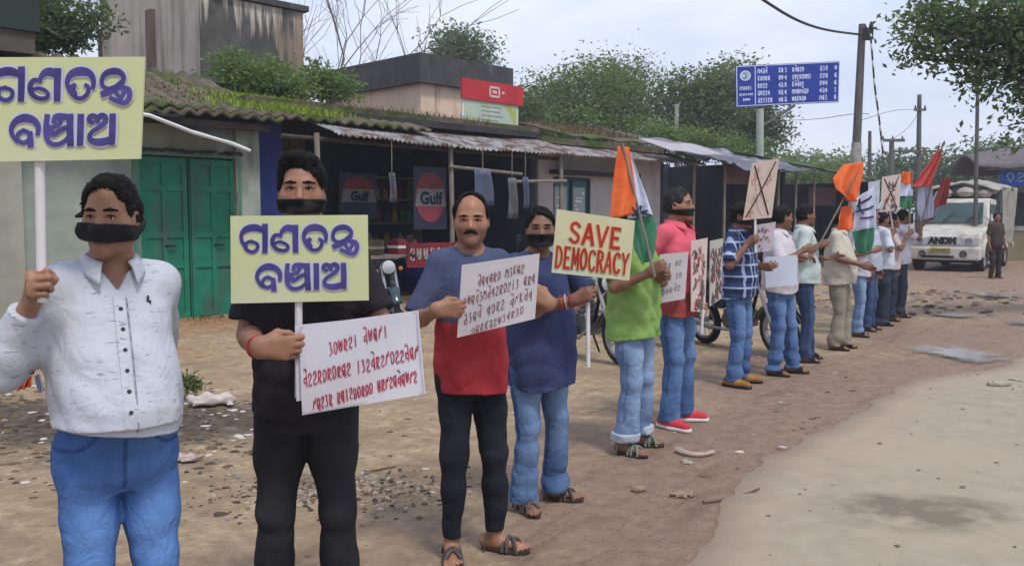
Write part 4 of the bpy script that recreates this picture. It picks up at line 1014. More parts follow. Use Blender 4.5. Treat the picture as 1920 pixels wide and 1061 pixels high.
    boxes.append((Hd(0, 0, .11) - V(.14, .14, .165) * hs, Hd(0, 0, .11) + V(.14, .14, .155) * hs))
    for k in 'LR':
        A = arm[k]; pts = np.array(A['tips'] + [A['w'], A['w'] - nrm(A['w'] - A['el']) * .05 * s, A['w'] + A['t'] * .06 * s, A['w'] + nrm(A['y']) * .1 * s - A['z'] * .065 * s])
        boxes.append((pts.min(0) - .034 * s, pts.max(0) + .034 * s))
        if shoe['kind'] == 'sandal':
            an, fd = leg[k][2], leg[k][3]; q0 = V(an[0], an[1], 0); pts = np.array([q0 - fd * .09 * s, q0 + fd * .2 * s]); lo = pts.min(0) - V(.055, .055, .0) * s; hi = pts.max(0) + V(.055, .055, .16) * s; lo[2] = 0.004
            boxes.append((lo, hi))
    vs, fs = B.mesh(hb * 1.25)
    cen = vs[fs].mean(1); keep = np.ones(len(fs), bool)
    for lo, hi in boxes: keep &= ~((cen > lo + hf * 2).all(1) & (cen < hi - hf * 2).all(1))
    VS, FS, n = [vs], [fs[keep]], len(vs)
    for i, (lo, hi) in enumerate(boxes):
        v2, f2 = B.mesh(hf, lo=lo, hi=hi)
        if i > 0:
            c2 = v2[f2].mean(1) if len(f2) else np.zeros((0, 3)); k2 = np.ones(len(f2), bool)
            for lo2, hi2 in boxes[:i]: k2 &= ~((c2 > lo2 + hf * 2).all(1) & (c2 < hi2 - hf * 2).all(1))
            f2 = f2[k2]
        VS.append(v2); FS.append(f2 + n); n += len(v2)
    vs = np.concatenate(VS); fs = np.concatenate(FS)
    used = np.zeros(len(vs), bool); used[fs.ravel()] = True; rm = np.cumsum(used) - 1; vs = vs[used]; fs = rm[fs]
    hl = (vs - ho) @ RH.T / hs
    lip = ((np.abs(hl[:, 0]) < .024) & (hl[:, 1] > .066) & (np.abs(hl[:, 2] - .0435) < .0125)) * .9
    beard = np.clip((.075 - hl[:, 2]) / .03, 0, 1) * (hl[:, 1] > .0) * (hl[:, 2] > -.03) * np.clip(1.4 - 0 * hl[:, 0], 0, 1) * (np.linalg.norm(hl, axis=1) < .16)
    me = mesh_np('body', vs, fs, attrs={'lip': ('POINT', lip), 'stub': ('POINT', beard * stub)})
    link_mesh('body', me, skin, root)
    # ------------ eyes, brows
    for q in (-1, 1):
        if lod > 2.2: break
        c = Hd(q * .0305, .0685, .1105); mb = MB(); r_ = .0125 * hs; gz = nrm(hy * 1.0 - hz * .05); mb.m = 0
        mb.lathe([(r_ * math.sin(t_), r_ * math.cos(t_)) for t_ in np.linspace(R(26), R(120), 9)], c=c + p0, axis=gz, n=16)
        mb.m = 1; mb.lathe([(0.0001, r_ * 1.0), (r_ * .25, r_ * .985), (r_ * math.sin(R(26)), r_ * math.cos(R(26)))], c=c + p0, axis=gz, n=16)
        mb.build('eye', [EYEW, IRIS], root, smooth=True)
    FB = Field()
    for q in (-1, 1): FB.cone(Hd(q * .012, .0840, .1290), Hd(q * .032, .0850, .1325), .0046 * hs, .0050 * hs, .004); FB.cone(Hd(q * .032, .0850, .1325), Hd(q * .052, .0745, .1285), .0050 * hs, .0034 * hs, .004)
    vs, fs = FB.mesh(hf * .8); hm = hairmat or HAIR
    for q in (-1, 1): FB.cone(Hd(q * .0175, .0840, .1132), Hd(q * .031, .0835, .1155), .0026 * hs, .003 * hs, .002); FB.cone(Hd(q * .031, .0835, .1155), Hd(q * .046, .0760, .1125), .003 * hs, .0024 * hs, .002)
    vs, fs = FB.mesh(hf * .8)
    link_mesh('eyebrows', mesh_np('eyebrows', vs, fs), hm, root)
    if moustache:
        FM = Field()
        for q in (-1, 1): FM.cone(Hd(q * .002, .090, .0605), Hd(q * .020, .084, .0565), .0075 * hs, .007 * hs, .004); FM.cone(Hd(q * .020, .084, .0565), Hd(q * .032, .072, .046), .007 * hs, .0035 * hs, .004)
        vs, fs = FM.mesh(hf * .8); link_mesh('moustache', mesh_np('moustache', vs, fs), hm, root)
    # ------------ hair
    FH = Field(); th = .0 if hair != 'thick' else .004
    FH.ell(Hd(0, -.015, .140), V(.0805 + th * .5, .1010 + th * .5, .0925 + th) * hs * HW, RH, .01)
    FH.ell(Hd(0, -.045, .105), V(.074, .066, .070) * hs * HW, RH, .02)
    if hair == 'thick': FH.ell(Hd(.01, .045, .205), V(.062, .040, .026) * hs * HW, RH, .02)
    fr, fz = {'short': (.058, .208), 'thick': (.070, .211), 'receding': (.012, .205), 'bald': (-.035, .19)}[hair]
    A2 = np.array((fr, fz)); B2 = np.array((.012, .080)); dd = B2 - A2; nn = np.array((-dd[1], dd[0])); nn /= np.linalg.norm(nn); nn = nn if nn[0] > 0 else -nn
    fo_ = folds(seed + 50, .004, 95)
    def hpost(D, X, Y, Z):
        x, y, z = X - F32(ho[0]), Y - F32(ho[1]), Z - F32(ho[2])
        a = (x * F32(hxv[0]) + y * F32(hxv[1]) + z * F32(hxv[2])) / F32(hs * hw); b = (x * F32(hy[0]) + y * F32(hy[1]) + z * F32(hy[2])) / F32(hs); c = (x * F32(hz[0]) + y * F32(hz[1]) + z * F32(hz[2])) / F32(hs)
        n_ = fo_(X, Y, Z)
        pl = (b - F32(A2[0])) * F32(nn[0]) + (c - F32(A2[1])) * F32(nn[1]) + (F32(.0) if hair == 'bald' else np.abs(a) * F32(.10)) - F32(.006)
        if hair == 'receding': pl = np.maximum(pl, -((a / F32(.058)) ** 2 + ((b - F32(.055)) / F32(.075)) ** 2 + ((c - F32(.215)) / F32(.05)) ** 2 - 1) * F32(.02))
        if hair == 'bald': pl = np.maximum(pl, c - F32(.165))
        low = F32(.046) - c + np.maximum(0, b) * F32(.3)
        return np.maximum(np.maximum(D + n_, pl * F32(hs) + n_ * F32(2.0)), low * F32(hs))
    vs, fs = FH.mesh(hf, hpost)
    if lod < 1.7 and len(fs):
        r_ = np.random.default_rng(seed); n_ = 5200 if hair != 'bald' else 3000; pick = r_.integers(0, len(fs), n_); q4 = vs[fs[pick]]; w4 = r_.dirichlet((1, 1, 1, 1), n_); pc = (q4 * w4[:, :, None]).sum(1)
        nr_ = np.cross(q4[:, 2] - q4[:, 0], q4[:, 3] - q4[:, 1]); nr_ /= np.linalg.norm(nr_, axis=1)[:, None] + 1e-9
        flow = (-hz * .7 - hy * .45)[None] + r_.normal(0, .38, (n_, 3)); flow -= nr_ * (flow * nr_).sum(1)[:, None]; flow /= np.linalg.norm(flow, axis=1)[:, None] + 1e-9
        ln_ = r_.uniform(.010, .024, (n_, 1)) * (1.25 if hair == 'thick' else .9); wd_ = np.cross(nr_, flow) * .0013
        p1 = pc - nr_ * .002; p2 = pc + flow * ln_ * .55 + nr_ * .0022; p3 = pc + flow * ln_ + nr_ * .0010
        sv_ = np.stack([p1 - wd_, p1 + wd_, p2 + wd_, p2 - wd_, p3], 1).reshape(-1, 3); b_i = np.arange(n_) * 5 + len(vs)
        vs = np.concatenate([vs, sv_]); me = mesh_np('hair', vs, [np.concatenate([fs, np.stack([b_i, b_i + 1, b_i + 2, b_i + 3], 1)]), np.stack([b_i + 3, b_i + 2, b_i + 4], 1)])
    else: me = mesh_np('hair', vs, fs)
    link_mesh('hair', me, hm, root)
    # ------------ mouth band
    if mask:
        zc, hh, tilt, tail = mask
        FMk = Field(); build_head(FMk, True); FMk.cone(Hd(0, .0, .03), Hd(0, .03, .0), (.05 if hh > .03 else .03) * hs, (.04 if hh > .03 else .025) * hs, .03); fo2 = folds(seed + 70, .0038, 70, (.35, .35, 2.2))
        FMk.ell(Hd(0, -.045, .090), V(.076, .068, .060) * hs * HW, RH, .02)
        def mpost(D, X, Y, Z):
            x, y, z = X - F32(ho[0]), Y - F32(ho[1]), Z - F32(ho[2])
            a = (x * F32(hxv[0]) + y * F32(hxv[1]) + z * F32(hxv[2])) / F32(hs * hw); b = (x * F32(hy[0]) + y * F32(hy[1]) + z * F32(hy[2])) / F32(hs); c = (x * F32(hz[0]) + y * F32(hz[1]) + z * F32(hz[2])) / F32(hs)
            band = np.abs(c - F32(zc) - a * F32(tilt) + np.minimum(b, 0) * F32(.25) + F32(.25) * np.maximum(0, F32(.09) - np.abs(b)) * 0) - F32(hh) * np.clip(F32(.75) + b * F32(3.2), F32(.55), 1)
            return np.maximum(D - F32(.0100) + fo2(X, Y, Z), band * F32(hs))
        vs, fs = FMk.mesh(hf, mpost); mo = link_mesh('mouth_band', mesh_np('mouth_band', vs, fs), MASKC, root)
        if tail:
            FT = Field(); kq = Hd(.055, -.085, .105)
            FT.ell(kq, V(.022, .018, .018), RH, .01); e = nrm(hxv * .9 - hy * .45)
            FT.cone(kq, kq + e * .05 + hz * .012, .012, .016, .01, flat=(hy, 2.2)); FT.cone(kq + e * .05 + hz * .012, kq + e * .105 - hz * .002, .016, .006, .01, flat=(hy, 2.2))
            FT.cone(kq, kq + hxv * .03 - hz * .09, .012, .014, .01, flat=(hy, 2.2))
            vs, fs = FT.mesh(hf); link_mesh('band_knot', mesh_np('band_knot', vs, fs), MASKC, mo)
    # ------------ shirt
    S = Field(); hem = shirt.get('hem', .80); ez = shirt.get('ease', .0)
    zs = V(hem - .03, hem, .93, 1.05, 1.20, 1.33, 1.41, 1.447) * s
    w = ez + .012
    a_ = V(.157 + g * .95, .157 + g * .95, .158 + g, .152 + g * 1.05, .158 + g * .75, .156 + g * .4, .104, .064) + V(w, w, w, w, w * .8, .012, .012, .012)
    b_ = V(.118 + g * .4 + belly * .5, .118 + g * .4 + belly * .5, .122 + g * .4 + belly * .6, .116 + belly * .7, .122 + belly * .35, .114, .082, .062) + V(w, w, w, w, w * .8, .012, .012, .010)
    c_ = V(belly * .45, belly * .45, belly * .55, belly * .55, belly * .22, 0, -.006, -.012)
    S.loft(sv, f, zs, a_ * s * (wid + V(0, 0, 0, 0, 0, 0, .04 * (1 - wid) * 10, (1 - wid))), b_ * s, c_ * s, k=.04)
    lsl = shirt.get('sleeve', .62); cuffs = []
    for k in 'LR':
        A = arm[k]; q = A['q']; ar = 1 + g * 1.4
        S.cone(T(q * .055, -.012, 1.420), sho[k] + up * .002, .040 * s, .055 * s, .045)
        if lsl <= 1:
            e = sho[k] + (A['el'] - sho[k]) * lsl; dv = nrm(A['el'] - sho[k])
            S.cone(sho[k], e + dv * .02, .0575 * s * ar, (.050 + shirt.get('flare', .010)) * s * ar, .04, cut=(e, dv)); cuffs.append((e, dv))
        else:
            S.cone(sho[k], A['el'], .061 * s * ar, .053 * s * ar, .045); e = A['w'] - nrm(A['w'] - A['el']) * shirt.get('cuff', .015) * s
            mm = A['el'] + (e - A['el']) * .3; dv = nrm(e - A['el'])
            S.cone(A['el'], mm, .056 * s * ar, .054 * s * ar, .02); S.cone(mm, e + dv * .02, .054 * s * ar, .040 * s * ar, .02, cut=(e, dv))
            S.cone(e - dv * .055 * s, e + dv * .01, .0455 * s * ar, .0445 * s * ar, .006, cut=(e, dv))
    nb = T(0, .012, 1.452); nr = shirt.get('neck', .066) * s
    fo3 = folds(seed, shirt.get('fold', .010) * .75, 20, (1.2, 1.2, .9)); fo4 = folds(seed + 9, shirt.get('fold', .010) * .42, 46, (1, 1, 1.2))
    neck_dir = nrm(f * .55 + up)
    def spost(D, X, Y, Z):
        x, y, z = X - F32(nb[0]), Y - F32(nb[1]), Z - F32(nb[2])
        t_ = x * F32(neck_dir[0]) + y * F32(neck_dir[1]) + z * F32(neck_dir[2]); rr = np.sqrt(np.maximum(x * x + y * y + z * z - t_ * t_, 0))
        cutn = np.minimum(F32(nr) - rr, F32(.045 * s) + t_)
        if shirt.get('collar'):      # open front
            u_ = X * F32(sv[0]) + Y * F32(sv[1]); w_ = X * F32(f[0]) + Y * F32(f[1])
            vz = F32(shirt.get('open', .075) * s); zt = F32(1.452 * s)
            vcut = np.maximum(np.abs(u_) - F32(.046 * s) * np.clip((Z - (zt - vz)) / vz, 0, 1.2), np.maximum(F32(.02) - w_, (zt - vz) - Z)); cutn = np.maximum(cutn, -vcut)
        zlow = np.clip((F32(1.36 * s) - Z) / F32(.15), F32(.25), 1)
        D = np.maximum(D + (fo3(X, Y, Z) + fo4(X, Y, Z)) * zlow, cutn)
        return np.maximum(D, F32((hem - .015) * s) - Z + F32(.012) * np.sin(X * 11 + seed) + F32(.008) * np.sin(Y * 17 + seed * 2))
    vs, fs = S.mesh(hb, spost); sh = link_mesh('shirt', mesh_np('shirt', vs, fs), shirt['mat'], root)
    cmat = shirt.get('collar_mat', shirt['mat'])
    if shirt.get('collar'):
        mb = MB(); dz = .018
        def cf(a, b_):
            an_ = (a - .5) * 2 * 2.62; fr = max(0.0, abs(an_) - 1.6) / 1.02; x_ = math.sin(an_); y_ = -math.cos(an_)
            r0, z0 = .060 + .006 * fr, 1.492 - .030 * fr - .012 * (1 - abs(y_)) ; r1, z1 = .088 + .012 * fr, 1.452 - .055 * fr
            r_ = r0 + (r1 - r0) * b_ ** .8; z_ = z0 + (z1 - z0) * b_ + .010 * math.sin(math.pi * b_)
            return p0 + T(0, -.004, 0) + (sv * x_ * r_ + f * (y_ * r_ * 1.02 + .018 * fr * b_ + .020 * fr)) * s + up * z_ * s
        mb.grid(cf, 34, 6); mb.build('collar', cmat, root, smooth=True, solid=.004)
    if shirt.get('buttons'):
        zz = np.linspace(1.36, hem - .01, 24); fr_ = lambda z: float(np.interp(z * s, zs, (b_ + c_) * s)) + .006
        mb = MB(); uo = .0
        for z_a, z_b in zip(zz[:-1], zz[1:]):
            A_, B__ = [T(0, 0, z_) + f * fr_(z_) + p0 for z_ in (z_a, z_b)]
            mb.quad(A_ - sv * .017, A_ + sv * .017, B__ + sv * .017, B__ - sv * .017)
        mb.build('placket', shirt['mat'], root, solid=.006)
        mb = MB()
        for z_a, z_b in zip(zz[:-1], zz[1:]):
            A_, B__ = [T(0, 0, z_) + f * (fr_(z_) + .004) + sv * .017 + p0 for z_ in (z_a, z_b)]
            mb.quad(A_ - sv * .0022, A_ + sv * .0022, B__ + sv * .0022, B__ - sv * .0022)
        mb.build('placket_edge', M('dark_stitching', (.12, .13, .18), (.30, .32, .38), 55, .8), root, solid=.004)
        for z_ in np.linspace(1.33, hem + .05, 6):
            mb = MB(); mb.lathe([(0, .003), (.0055, .003), (.0062, 0)], c=T(0, 0, z_) + f * (fr_(z_) + .003) + p0, axis=f, n=10); mb.build('button', M('dark_button', (.05, .05, .07), None, 9, .4), root)
    info = dict(root=root, p0=p0, T=lambda a, b, c: T(a, b, c) + p0, s=s, f=f, sv=sv, arm=arm, shirt=sh, b=lambda z: float(np.interp(z * s, zs, (b_ + c_) * s)), hd=lambda a, b, c: Hd(a, b, c) + p0, hxv=hxv, hy=hy, hz=hz, leg=leg)
    # ------------ trousers
    Q = Field(); lw = pants.get('leg', 1.0); pw = pants.get('wid', 1.0); zs2 = V(.785, .82, .89, .98, 1.06) * s
    Q.loft(sv, f, zs2, (V(.12, .148, .160, .155, .145) + g * .85) * s * wid * pw, (V(.085, .108, .120 + g * .3, .112 + belly * .35, .104 + belly * .5)) * s, V(0, 0, 0, belly * .2, belly * .4) * s, k=.03)
    top = max(hem + .10, .95)
    for k in 'LR':
        h_, kn, an, fd = leg[k]; zc_ = pants.get('cut', .055) * s
        an2 = an + fd * .010; an2 = V(an2[0], an2[1], zc_ - .01)
        Q.cone(h_ + up * .0, h_ + (kn - h_) * .55, (.086 + g * .55) * s, (.076 + g * .3) * s * lw, .028); Q.cone(h_ + (kn - h_) * .5, kn, (.077 + g * .3) * s * lw, .062 * s * lw, .025)
        Q.cone(kn, kn + (an2 - kn) * .4, .062 * s * lw, .063 * s * lw, .02); Q.cone(kn + (an2 - kn) * .35, an2, .063 * s * lw, pants.get('ank', .066) * .90 * s * lw, .02)
    fq = folds(seed + 20, pants.get('fold', .011) * .42, 23, (1, 1, 1.3)); fq2 = folds(seed + 31, .0125, 32, (.6, .6, 2.4))
    kz = leg['L'][1][2]
    def qpost(D, X, Y, Z):
        stack = np.clip((F32(.30 * s) - Z) / F32(.22), 0, 1) * F32(pants.get('stack', 1.0)) + F32(.35) * np.exp(-((Z - F32(kz)) / F32(.09)) ** 2) + F32(.5) * np.exp(-((Z - F32(.83 * s)) / F32(.06)) ** 2)
        D = D + fq(X, Y, Z) + fq2(X, Y, Z) * stack
        return np.maximum(np.maximum(D, F32(pants.get('cut', .055) * s) - Z), Z - F32(top * s))
    vs, fs = Q.mesh(hb, qpost); tvn = np.zeros((len(vs), 3)); e1_ = vs[fs[:, 2]] - vs[fs[:, 0]]; e2_ = vs[fs[:, 3]] - vs[fs[:, 1]]; fn_ = np.cross(e1_, e2_)
    for j_ in range(4): np.add.at(tvn, fs[:, j_], fn_)
    tvn /= np.linalg.norm(tvn, axis=1)[:, None] + 1e-9; zz_ = vs[:, 2] / s
    wear = np.clip(tvn @ f, 0, 1) * (.95 * np.exp(-((zz_ - .66) / .13) ** 2) + .55 * np.exp(-((zz_ - .42) / .10) ** 2)) + .25 * np.clip(tvn @ f, 0, 1)
    uu_ = vs @ sv / s; seam = (np.abs(uu_) < .006) * (zz_ > .80) * ((vs @ f) > 0) + (np.abs(np.abs(tvn @ sv) - 1) < .012) * .8
    for sg_ in (-1, 1): seam = seam + (np.abs(np.hypot(uu_ * sg_ - .155 * wid, (zz_ - 1.0) * 1.0) - .075) < .006) * ((vs @ f) > 0) * (zz_ < 1.0)
    tr = link_mesh('trousers', mesh_np('trousers', vs, fs, attrs={'wear': ('POINT', wear), 'seam': ('POINT', np.clip(seam, 0, 1))}), pants['mat'], root)
    if pants.get('turnup'):
        for k in 'LR':
            h_, kn, an, fd = leg[k]; U = Field(); zc_ = pants['cut'] * s; a2 = an + fd * .010
            U.cone(V(a2[0], a2[1], zc_ + .02) - 0, V(a2[0], a2[1], zc_ + .05), (pants.get('ank', .066) + .010) * s, (pants.get('ank', .066) + .010) * s, .01)
            fo9 = folds(seed + 40, .006, 40)
            zt = zc_ + .055 * s; zb = zc_ - .004
            vs, fs = U.mesh(hb, lambda D, X, Y, Z: np.maximum(D + fo9(X, Y, Z), np.maximum(Z - F32(zt), F32(zb) - Z))); link_mesh('turn_up', mesh_np('turn_up', vs, fs), pants['turnup'], tr)
    # ------------ shoes
    for k in 'LR':
        h_, kn, an, fd = leg[k]; sd = V(-fd[1], fd[0], 0); fl = V(an[0], an[1], 0); q = 1 if k == 'L' else -1
        if shoe['kind'] == 'sandal':
            mb = MB(); n_ = 26; out = []
            for i in range(n_):
                a = 2 * math.pi * i / n_; yy = .058 + .122 * math.sin(a); ww = (.041 + .006 * math.sin(a)) * math.cos(a) * (1 - .10 * (yy < .03) * (yy > -.03)); out.append((ww * s, yy * s))
            mb.prism(out, (sd, fd, up), fl + up * .002 + p0, .019 * s); so = mb.build('sandal', shoe['mat'], root, bevel=.003)
            st = MB(); hz_ = .064 * s
            def strap(y0, y1, h, wd_):
                pts = [fl + p0 + fd * (y0 + (y1 - y0) * .5 + (y1 - y0) * .5 * math.cos(t_)) * s * 1 + sd * math.cos(t_) * .043 * s + up * (.012 + h * math.sin(t_)) * s for t_ in np.linspace(0, math.pi, 13)]
                st.tube(pts, wd_ * s, 6)
            if shoe.get('style') == 'cross': strap(.05, .125, .058, .009); strap(.125, .05, .060, .009); strap(.075, .075, .066, .008); strap(-.035, -.035, .062, .007)
            else: strap(.115, .065, .056, .010); strap(.065, .115, .056, .010); strap(.09, .09, .058, .009)
            st.build('strap', shoe.get('strap', BLACKM), so, smooth=True)
        else:
            W = Field(); W.cone(an + up * .012 * s, fl + up * .05 * s - fd * .01, .045 * s, .044 * s, .03)
            W.cone(fl - fd * .055 * s + up * .048 * s, fl + fd * .05 * s + up * .046 * s, .041 * s, .044 * s, .03)
            W.cone(fl + fd * .05 * s + up * .044 * s, fl + fd * .165 * s + up * .036 * s, .045 * s, .034 * s, .03, flat=(up, 1.08))
            ztop = .105 * s
            vs, fs = W.mesh(hb * .8, lambda D, X, Y, Z: np.maximum(np.maximum(D, F32(.018 * s) - Z), Z - F32(ztop))); so = link_mesh('shoe', mesh_np('shoe', vs, fs), shoe['mat'], root)
            W2 = Field(); W2.cone(fl - fd * .055 * s + up * .02, fl + fd * .05 * s + up * .02, .047 * s, .050 * s, .03); W2.cone(fl + fd * .05 * s + up * .02, fl + fd * .170 * s + up * .02, .050 * s, .040 * s, .03)
            vs, fs = W2.mesh(hb * .8, lambda D, X, Y, Z: np.maximum(np.maximum(D, F32(.003) - Z), Z - F32(.027 * s))); link_mesh('sole', mesh_np('sole', vs, fs), shoe['sole'], so)
            lc = MB()
            for i in range(5):
                yy = .045 + .020 * i; zz = .099 - .0085 * i
                lc.tube([fl + p0 + fd * yy * s + sd * x_ * s + up * (zz - 5.5 * x_ * x_) * s for x_ in (-.022, -.011, 0, .011, .022)], .0028 * s, 5)
            lc.build('laces', shoe.get('lace', WHITEP), so)
    return info
def bracelet(I, k, mat, back=.02, r=.034):
    A = I['arm'][k]; dv = nrm(A['w'] - A['el']); c = A['w'] - dv * back + I['p0']; u = nrm(np.cross(dv, (0, 0, 1))); v = np.cross(dv, u); mb = MB()
    mb.tube([c + (u * math.cos(a) + v * math.sin(a)) * r for a in np.linspace(0, 2 * math.pi, 17)], .0045, 6)
    mb.build('bracelet', mat, I['root'], smooth=True)
SK1 = skin_mat('brown_skin', (.30, .155, .095)); SK2 = skin_mat('warm_brown_skin', (.31, .155, .095)); SK3 = skin_mat('dark_brown_skin', (.22, .11, .07))
GRP = 'men standing in line with placards'
def p1_shirt():
    m, nt, b = newmat('pale_blue_slub_shirt')
    w = noise(nt, 30, 4, .6, stretch=(1, 1, 4.0)); n2 = noise(nt, 3, 4)
    c = ramp(nt, n2, [(.3, (.45, .47, .53)), (.7, (.52, .54, .59))])
    c = mixc(nt, ramp(nt, w, [(.60, (0, 0, 0)), (.68, (.75, .75, .75))]), c, (.20, .22, .29))
    nt.links.new(c, b.inputs['Base Color']); b.inputs['Roughness'].default_value = .85; b.inputs['Specular IOR Level'].default_value = .2
    wrinkles(nt, b, noise(nt, 300, 2), .8); return m
JEANS1 = denim('mid_blue_denim', (.030, .085, .27), (.085, .19, .43))
JEANS2 = denim('faded_blue_denim', (.035, .08, .20), (.14, .22, .37))
JEANS3 = denim('light_blue_denim', (.11, .18, .33), (.21, .30, .45))
JEANS4 = denim('blue_denim', (.04, .09, .23), (.10, .18, .34))
JEANS5 = denim('dark_blue_denim', (.022, .04, .10), (.05, .08, .17))
def two_tone(name, top, bottom, z):
    m, nt, b = newmat(name); tc = nt.nodes.new('ShaderNodeTexCoord'); sp = nt.nodes.new('ShaderNodeSeparateXYZ'); nt.links.new(tc.outputs['Object'], sp.inputs[0])
    f = math_n(nt, 'GREATER_THAN', sp.outputs[2], z); n = noise(nt, 5, 4)
    c = mixc(nt, f, ramp(nt, n, [(.3, bottom), (.7, tuple(v * .85 for v in bottom))]), ramp(nt, n, [(.3, top), (.7, tuple(v * .85 for v in top))]))
    nt.links.new(c, b.inputs['Base Color']); b.inputs['Roughness'].default_value = .9; b.inputs['Specular IOR Level'].default_value = .2; wrinkles(nt, b, noise(nt, 330, 2)); return m
def check_shirt():
    m, nt, b = newmat('navy_check_shirt'); tc = nt.nodes.new('ShaderNodeTexCoord'); sp = nt.nodes.new('ShaderNodeSeparateXYZ'); nt.links.new(tc.outputs['Object'], sp.inputs[0])
    def lines(v, per, wd): return math_n(nt, 'LESS_THAN', math_n(nt, 'FRACT', math_n(nt, 'DIVIDE', math_n(nt, 'ADD', v, 10.0), per)), wd)
    sk = math_n(nt, 'ADD', math_n(nt, 'MULTIPLY', sp.outputs[0], .55), math_n(nt, 'MULTIPLY', sp.outputs[1], .85))
    c = mixc(nt, lines(sp.outputs[2], .105, .5), (.022, .035, .09), (.035, .055, .15))
    c = mixc(nt, lines(sk, .075, .22), c, (.30, .36, .52)); c = mixc(nt, lines(sp.outputs[2], .105, .15), c, (.36, .42, .55))
    nt.links.new(c, b.inputs['Base Color']); b.inputs['Roughness'].default_value = .9; b.inputs['Specular IOR Level'].default_value = .2; return m
SANDAL = M('dark_sandal_rubber', (.03, .026, .024), (.05, .042, .038), 9, .7); STRAPG = M('grey_brown_strap', (.11, .09, .08), (.05, .042, .04), 30, .6)
SD = dict(kind='sandal', mat=SANDAL, strap=BLACKM); SDC = dict(kind='sandal', mat=SANDAL, strap=STRAPG, style='cross')
REDTHREAD = M('red_thread', (.42, .03, .025), (.3, .02, .02), 40, .8)
UP = V(0, 0, 1)
# 1 -- man in the pale slub shirt
I1 = person(205, 2.55, 1.665, (.56, -.83), 'man in pale blue slub shirt and jeans under the raised pole placard', SK1,
    dict(mat=p1_shirt(), hem=1.0, sleeve=2, collar=True, buttons=True, ease=.004, fold=.009, cuff=.05), dict(mat=JEANS1, leg=.90, ank=.070, wid=.92), SD,
    head=(.10, -.99, -.05), girth=.010, belly=.078, stance=.10, mask=(.066, .027, .05, True), seed=3, shoulder=.84, wid=.93, hw=.90, stub=.25, group=GRP,
    arms=dict(R=dict(wrist=P(62, 558, 2.36), hint=V(-.55, .35, -.9), pose='grip', y=V(.35, -.75, .45), t=UP), L=dict(wrist=P(255, 760, 2.86), hint=V(-.1, 1, -.3), pose='relax', y=V(-.4, .3, -.9))))
# small badge on the shirt pocket
_b = I1['T'](.085, I1['b'](1.33) - .014, 1.335); mb = MB(); mb.box((-.008, -.003, -.018), (.008, .003, .014), ax=(I1['sv'], I1['f'], UP), o=_b); mb.box((-.003, -.003, .014), (.003, .003, .028), ax=(I1['sv'], I1['f'], UP), o=_b)
mb.build('pocket_pen', M('dark_green_pen', (.02, .05, .035), None, 9, .4), I1['root'], bevel=.002)
# 2 -- man in black
BLACKT = cloth('black_cotton_shirt', (.016, .014, .018), (.026, .022, .028)); BLACKJ = cloth('black_denim', (.014, .013, .016), (.028, .027, .032), 4)
I2 = person(568, 3.1, 1.765, (.14, -.99), 'man in black shirt and black jeans with a black band over his mouth', SK2,
    dict(mat=BLACKT, hem=.86, sleeve=.80, ease=.004, fold=.010, collar=True), dict(mat=BLACKJ, leg=.92, ank=.078, fold=.012), dict(kind='shoe', mat=BLACKM, sole=BLACKM, lace=BLACKM),
    head=(.16, -.98, .0), girth=.012, belly=.02, stance=.115, wid=.90, hw=.93, hair='thick', mask=(.052, .024, .0, False), seed=5, group=GRP, stub=.25, hx=.0,
    arms=dict(R=dict(wrist=P(486, 652, 2.775), hint=V(-.35, .5, -.7), pose='pinch', y=V(.98, .02, .0), t=UP), L=dict(wrist=P(668, 655, 2.84), hint=V(.45, .5, -.6), pose='pinch', y=V(-.9, -.2, -.1), t=UP)))
bracelet(I2, 'R', REDTHREAD, .015, .036)
# 3 -- man with moustache
I3 = person(880, 4.0, 1.655, (.36, -.93), 'bare faced balding man with a moustache in a blue and red tee', SK2,
    dict(mat=two_tone('blue_red_tee', (.065, .08, .15), (.42, .04, .05), 1.10), hem=.80, sleeve=.86, ease=.006, fold=.010), dict(mat=cloth('black_track_fabric', (.012, .013, .020), (.020, .021, .030)), leg=.93, ank=.046, cut=.105, stack=.6, fold=.012), SDC,
    head=(.02, -1, -.06), girth=.0, belly=.04, wid=.87, hair='receding', moustache=True, seed=8, group=GRP, lod=1.12, stub=.3,
    feet=dict(R=(-.10, .02, -14), L=(.12, .0, 52)),
    arms=dict(R=dict(wrist=P(818, 582, 3.675), hint=V(-.6, .3, -1), pose='pinch', y=V(.98, .03, .06), t=UP), L=dict(wrist=P(1030, 570, 3.86), hint=V(.6, .2, -1), pose='pinch', y=V(-.75, -.1, .55), t=V(-.4, 0, .9))))
# 4 -- man in the long navy tee
I4 = person(1008, 4.7, 1.605, (.60, -.80), 'man in a long navy tee and faded jeans beside the SAVE DEMOCRACY placard', SK3,
    dict(mat=cloth('navy_tee', (.034, .044, .115), (.046, .058, .135)), hem=.72, sleeve=.8, ease=.012, fold=.011), dict(mat=JEANS2, leg=1.0, ank=.078, fold=.012), SDC,
    head=(.03, -1, -.02), girth=.01, belly=.05, mask=(.045, .036, .0, False), seed=11, group=GRP, lod=1.2, hair='short',
    feet=dict(R=(-.12, .02, -8), L=(.14, -.02, 38)),
    arms=dict(R=dict(wrist=P(1078, 563, 4.42), hint=V(-.2, -.5, -1), pose='grip', y=V(.8, -.45, .42), t=UP), L=dict(wrist=P(1060, 600, 4.8), hint=V(.6, .6, -.6), pose='relax', y=V(.3, -.6, -.7))))
bracelet(I4, 'R', REDTHREAD, .02, .035); bracelet(I4, 'R', M('pale_thread', (.5, .42, .36), None, 30), .045, .036); bracelet(I4, 'R', REDTHREAD, .07, .037)
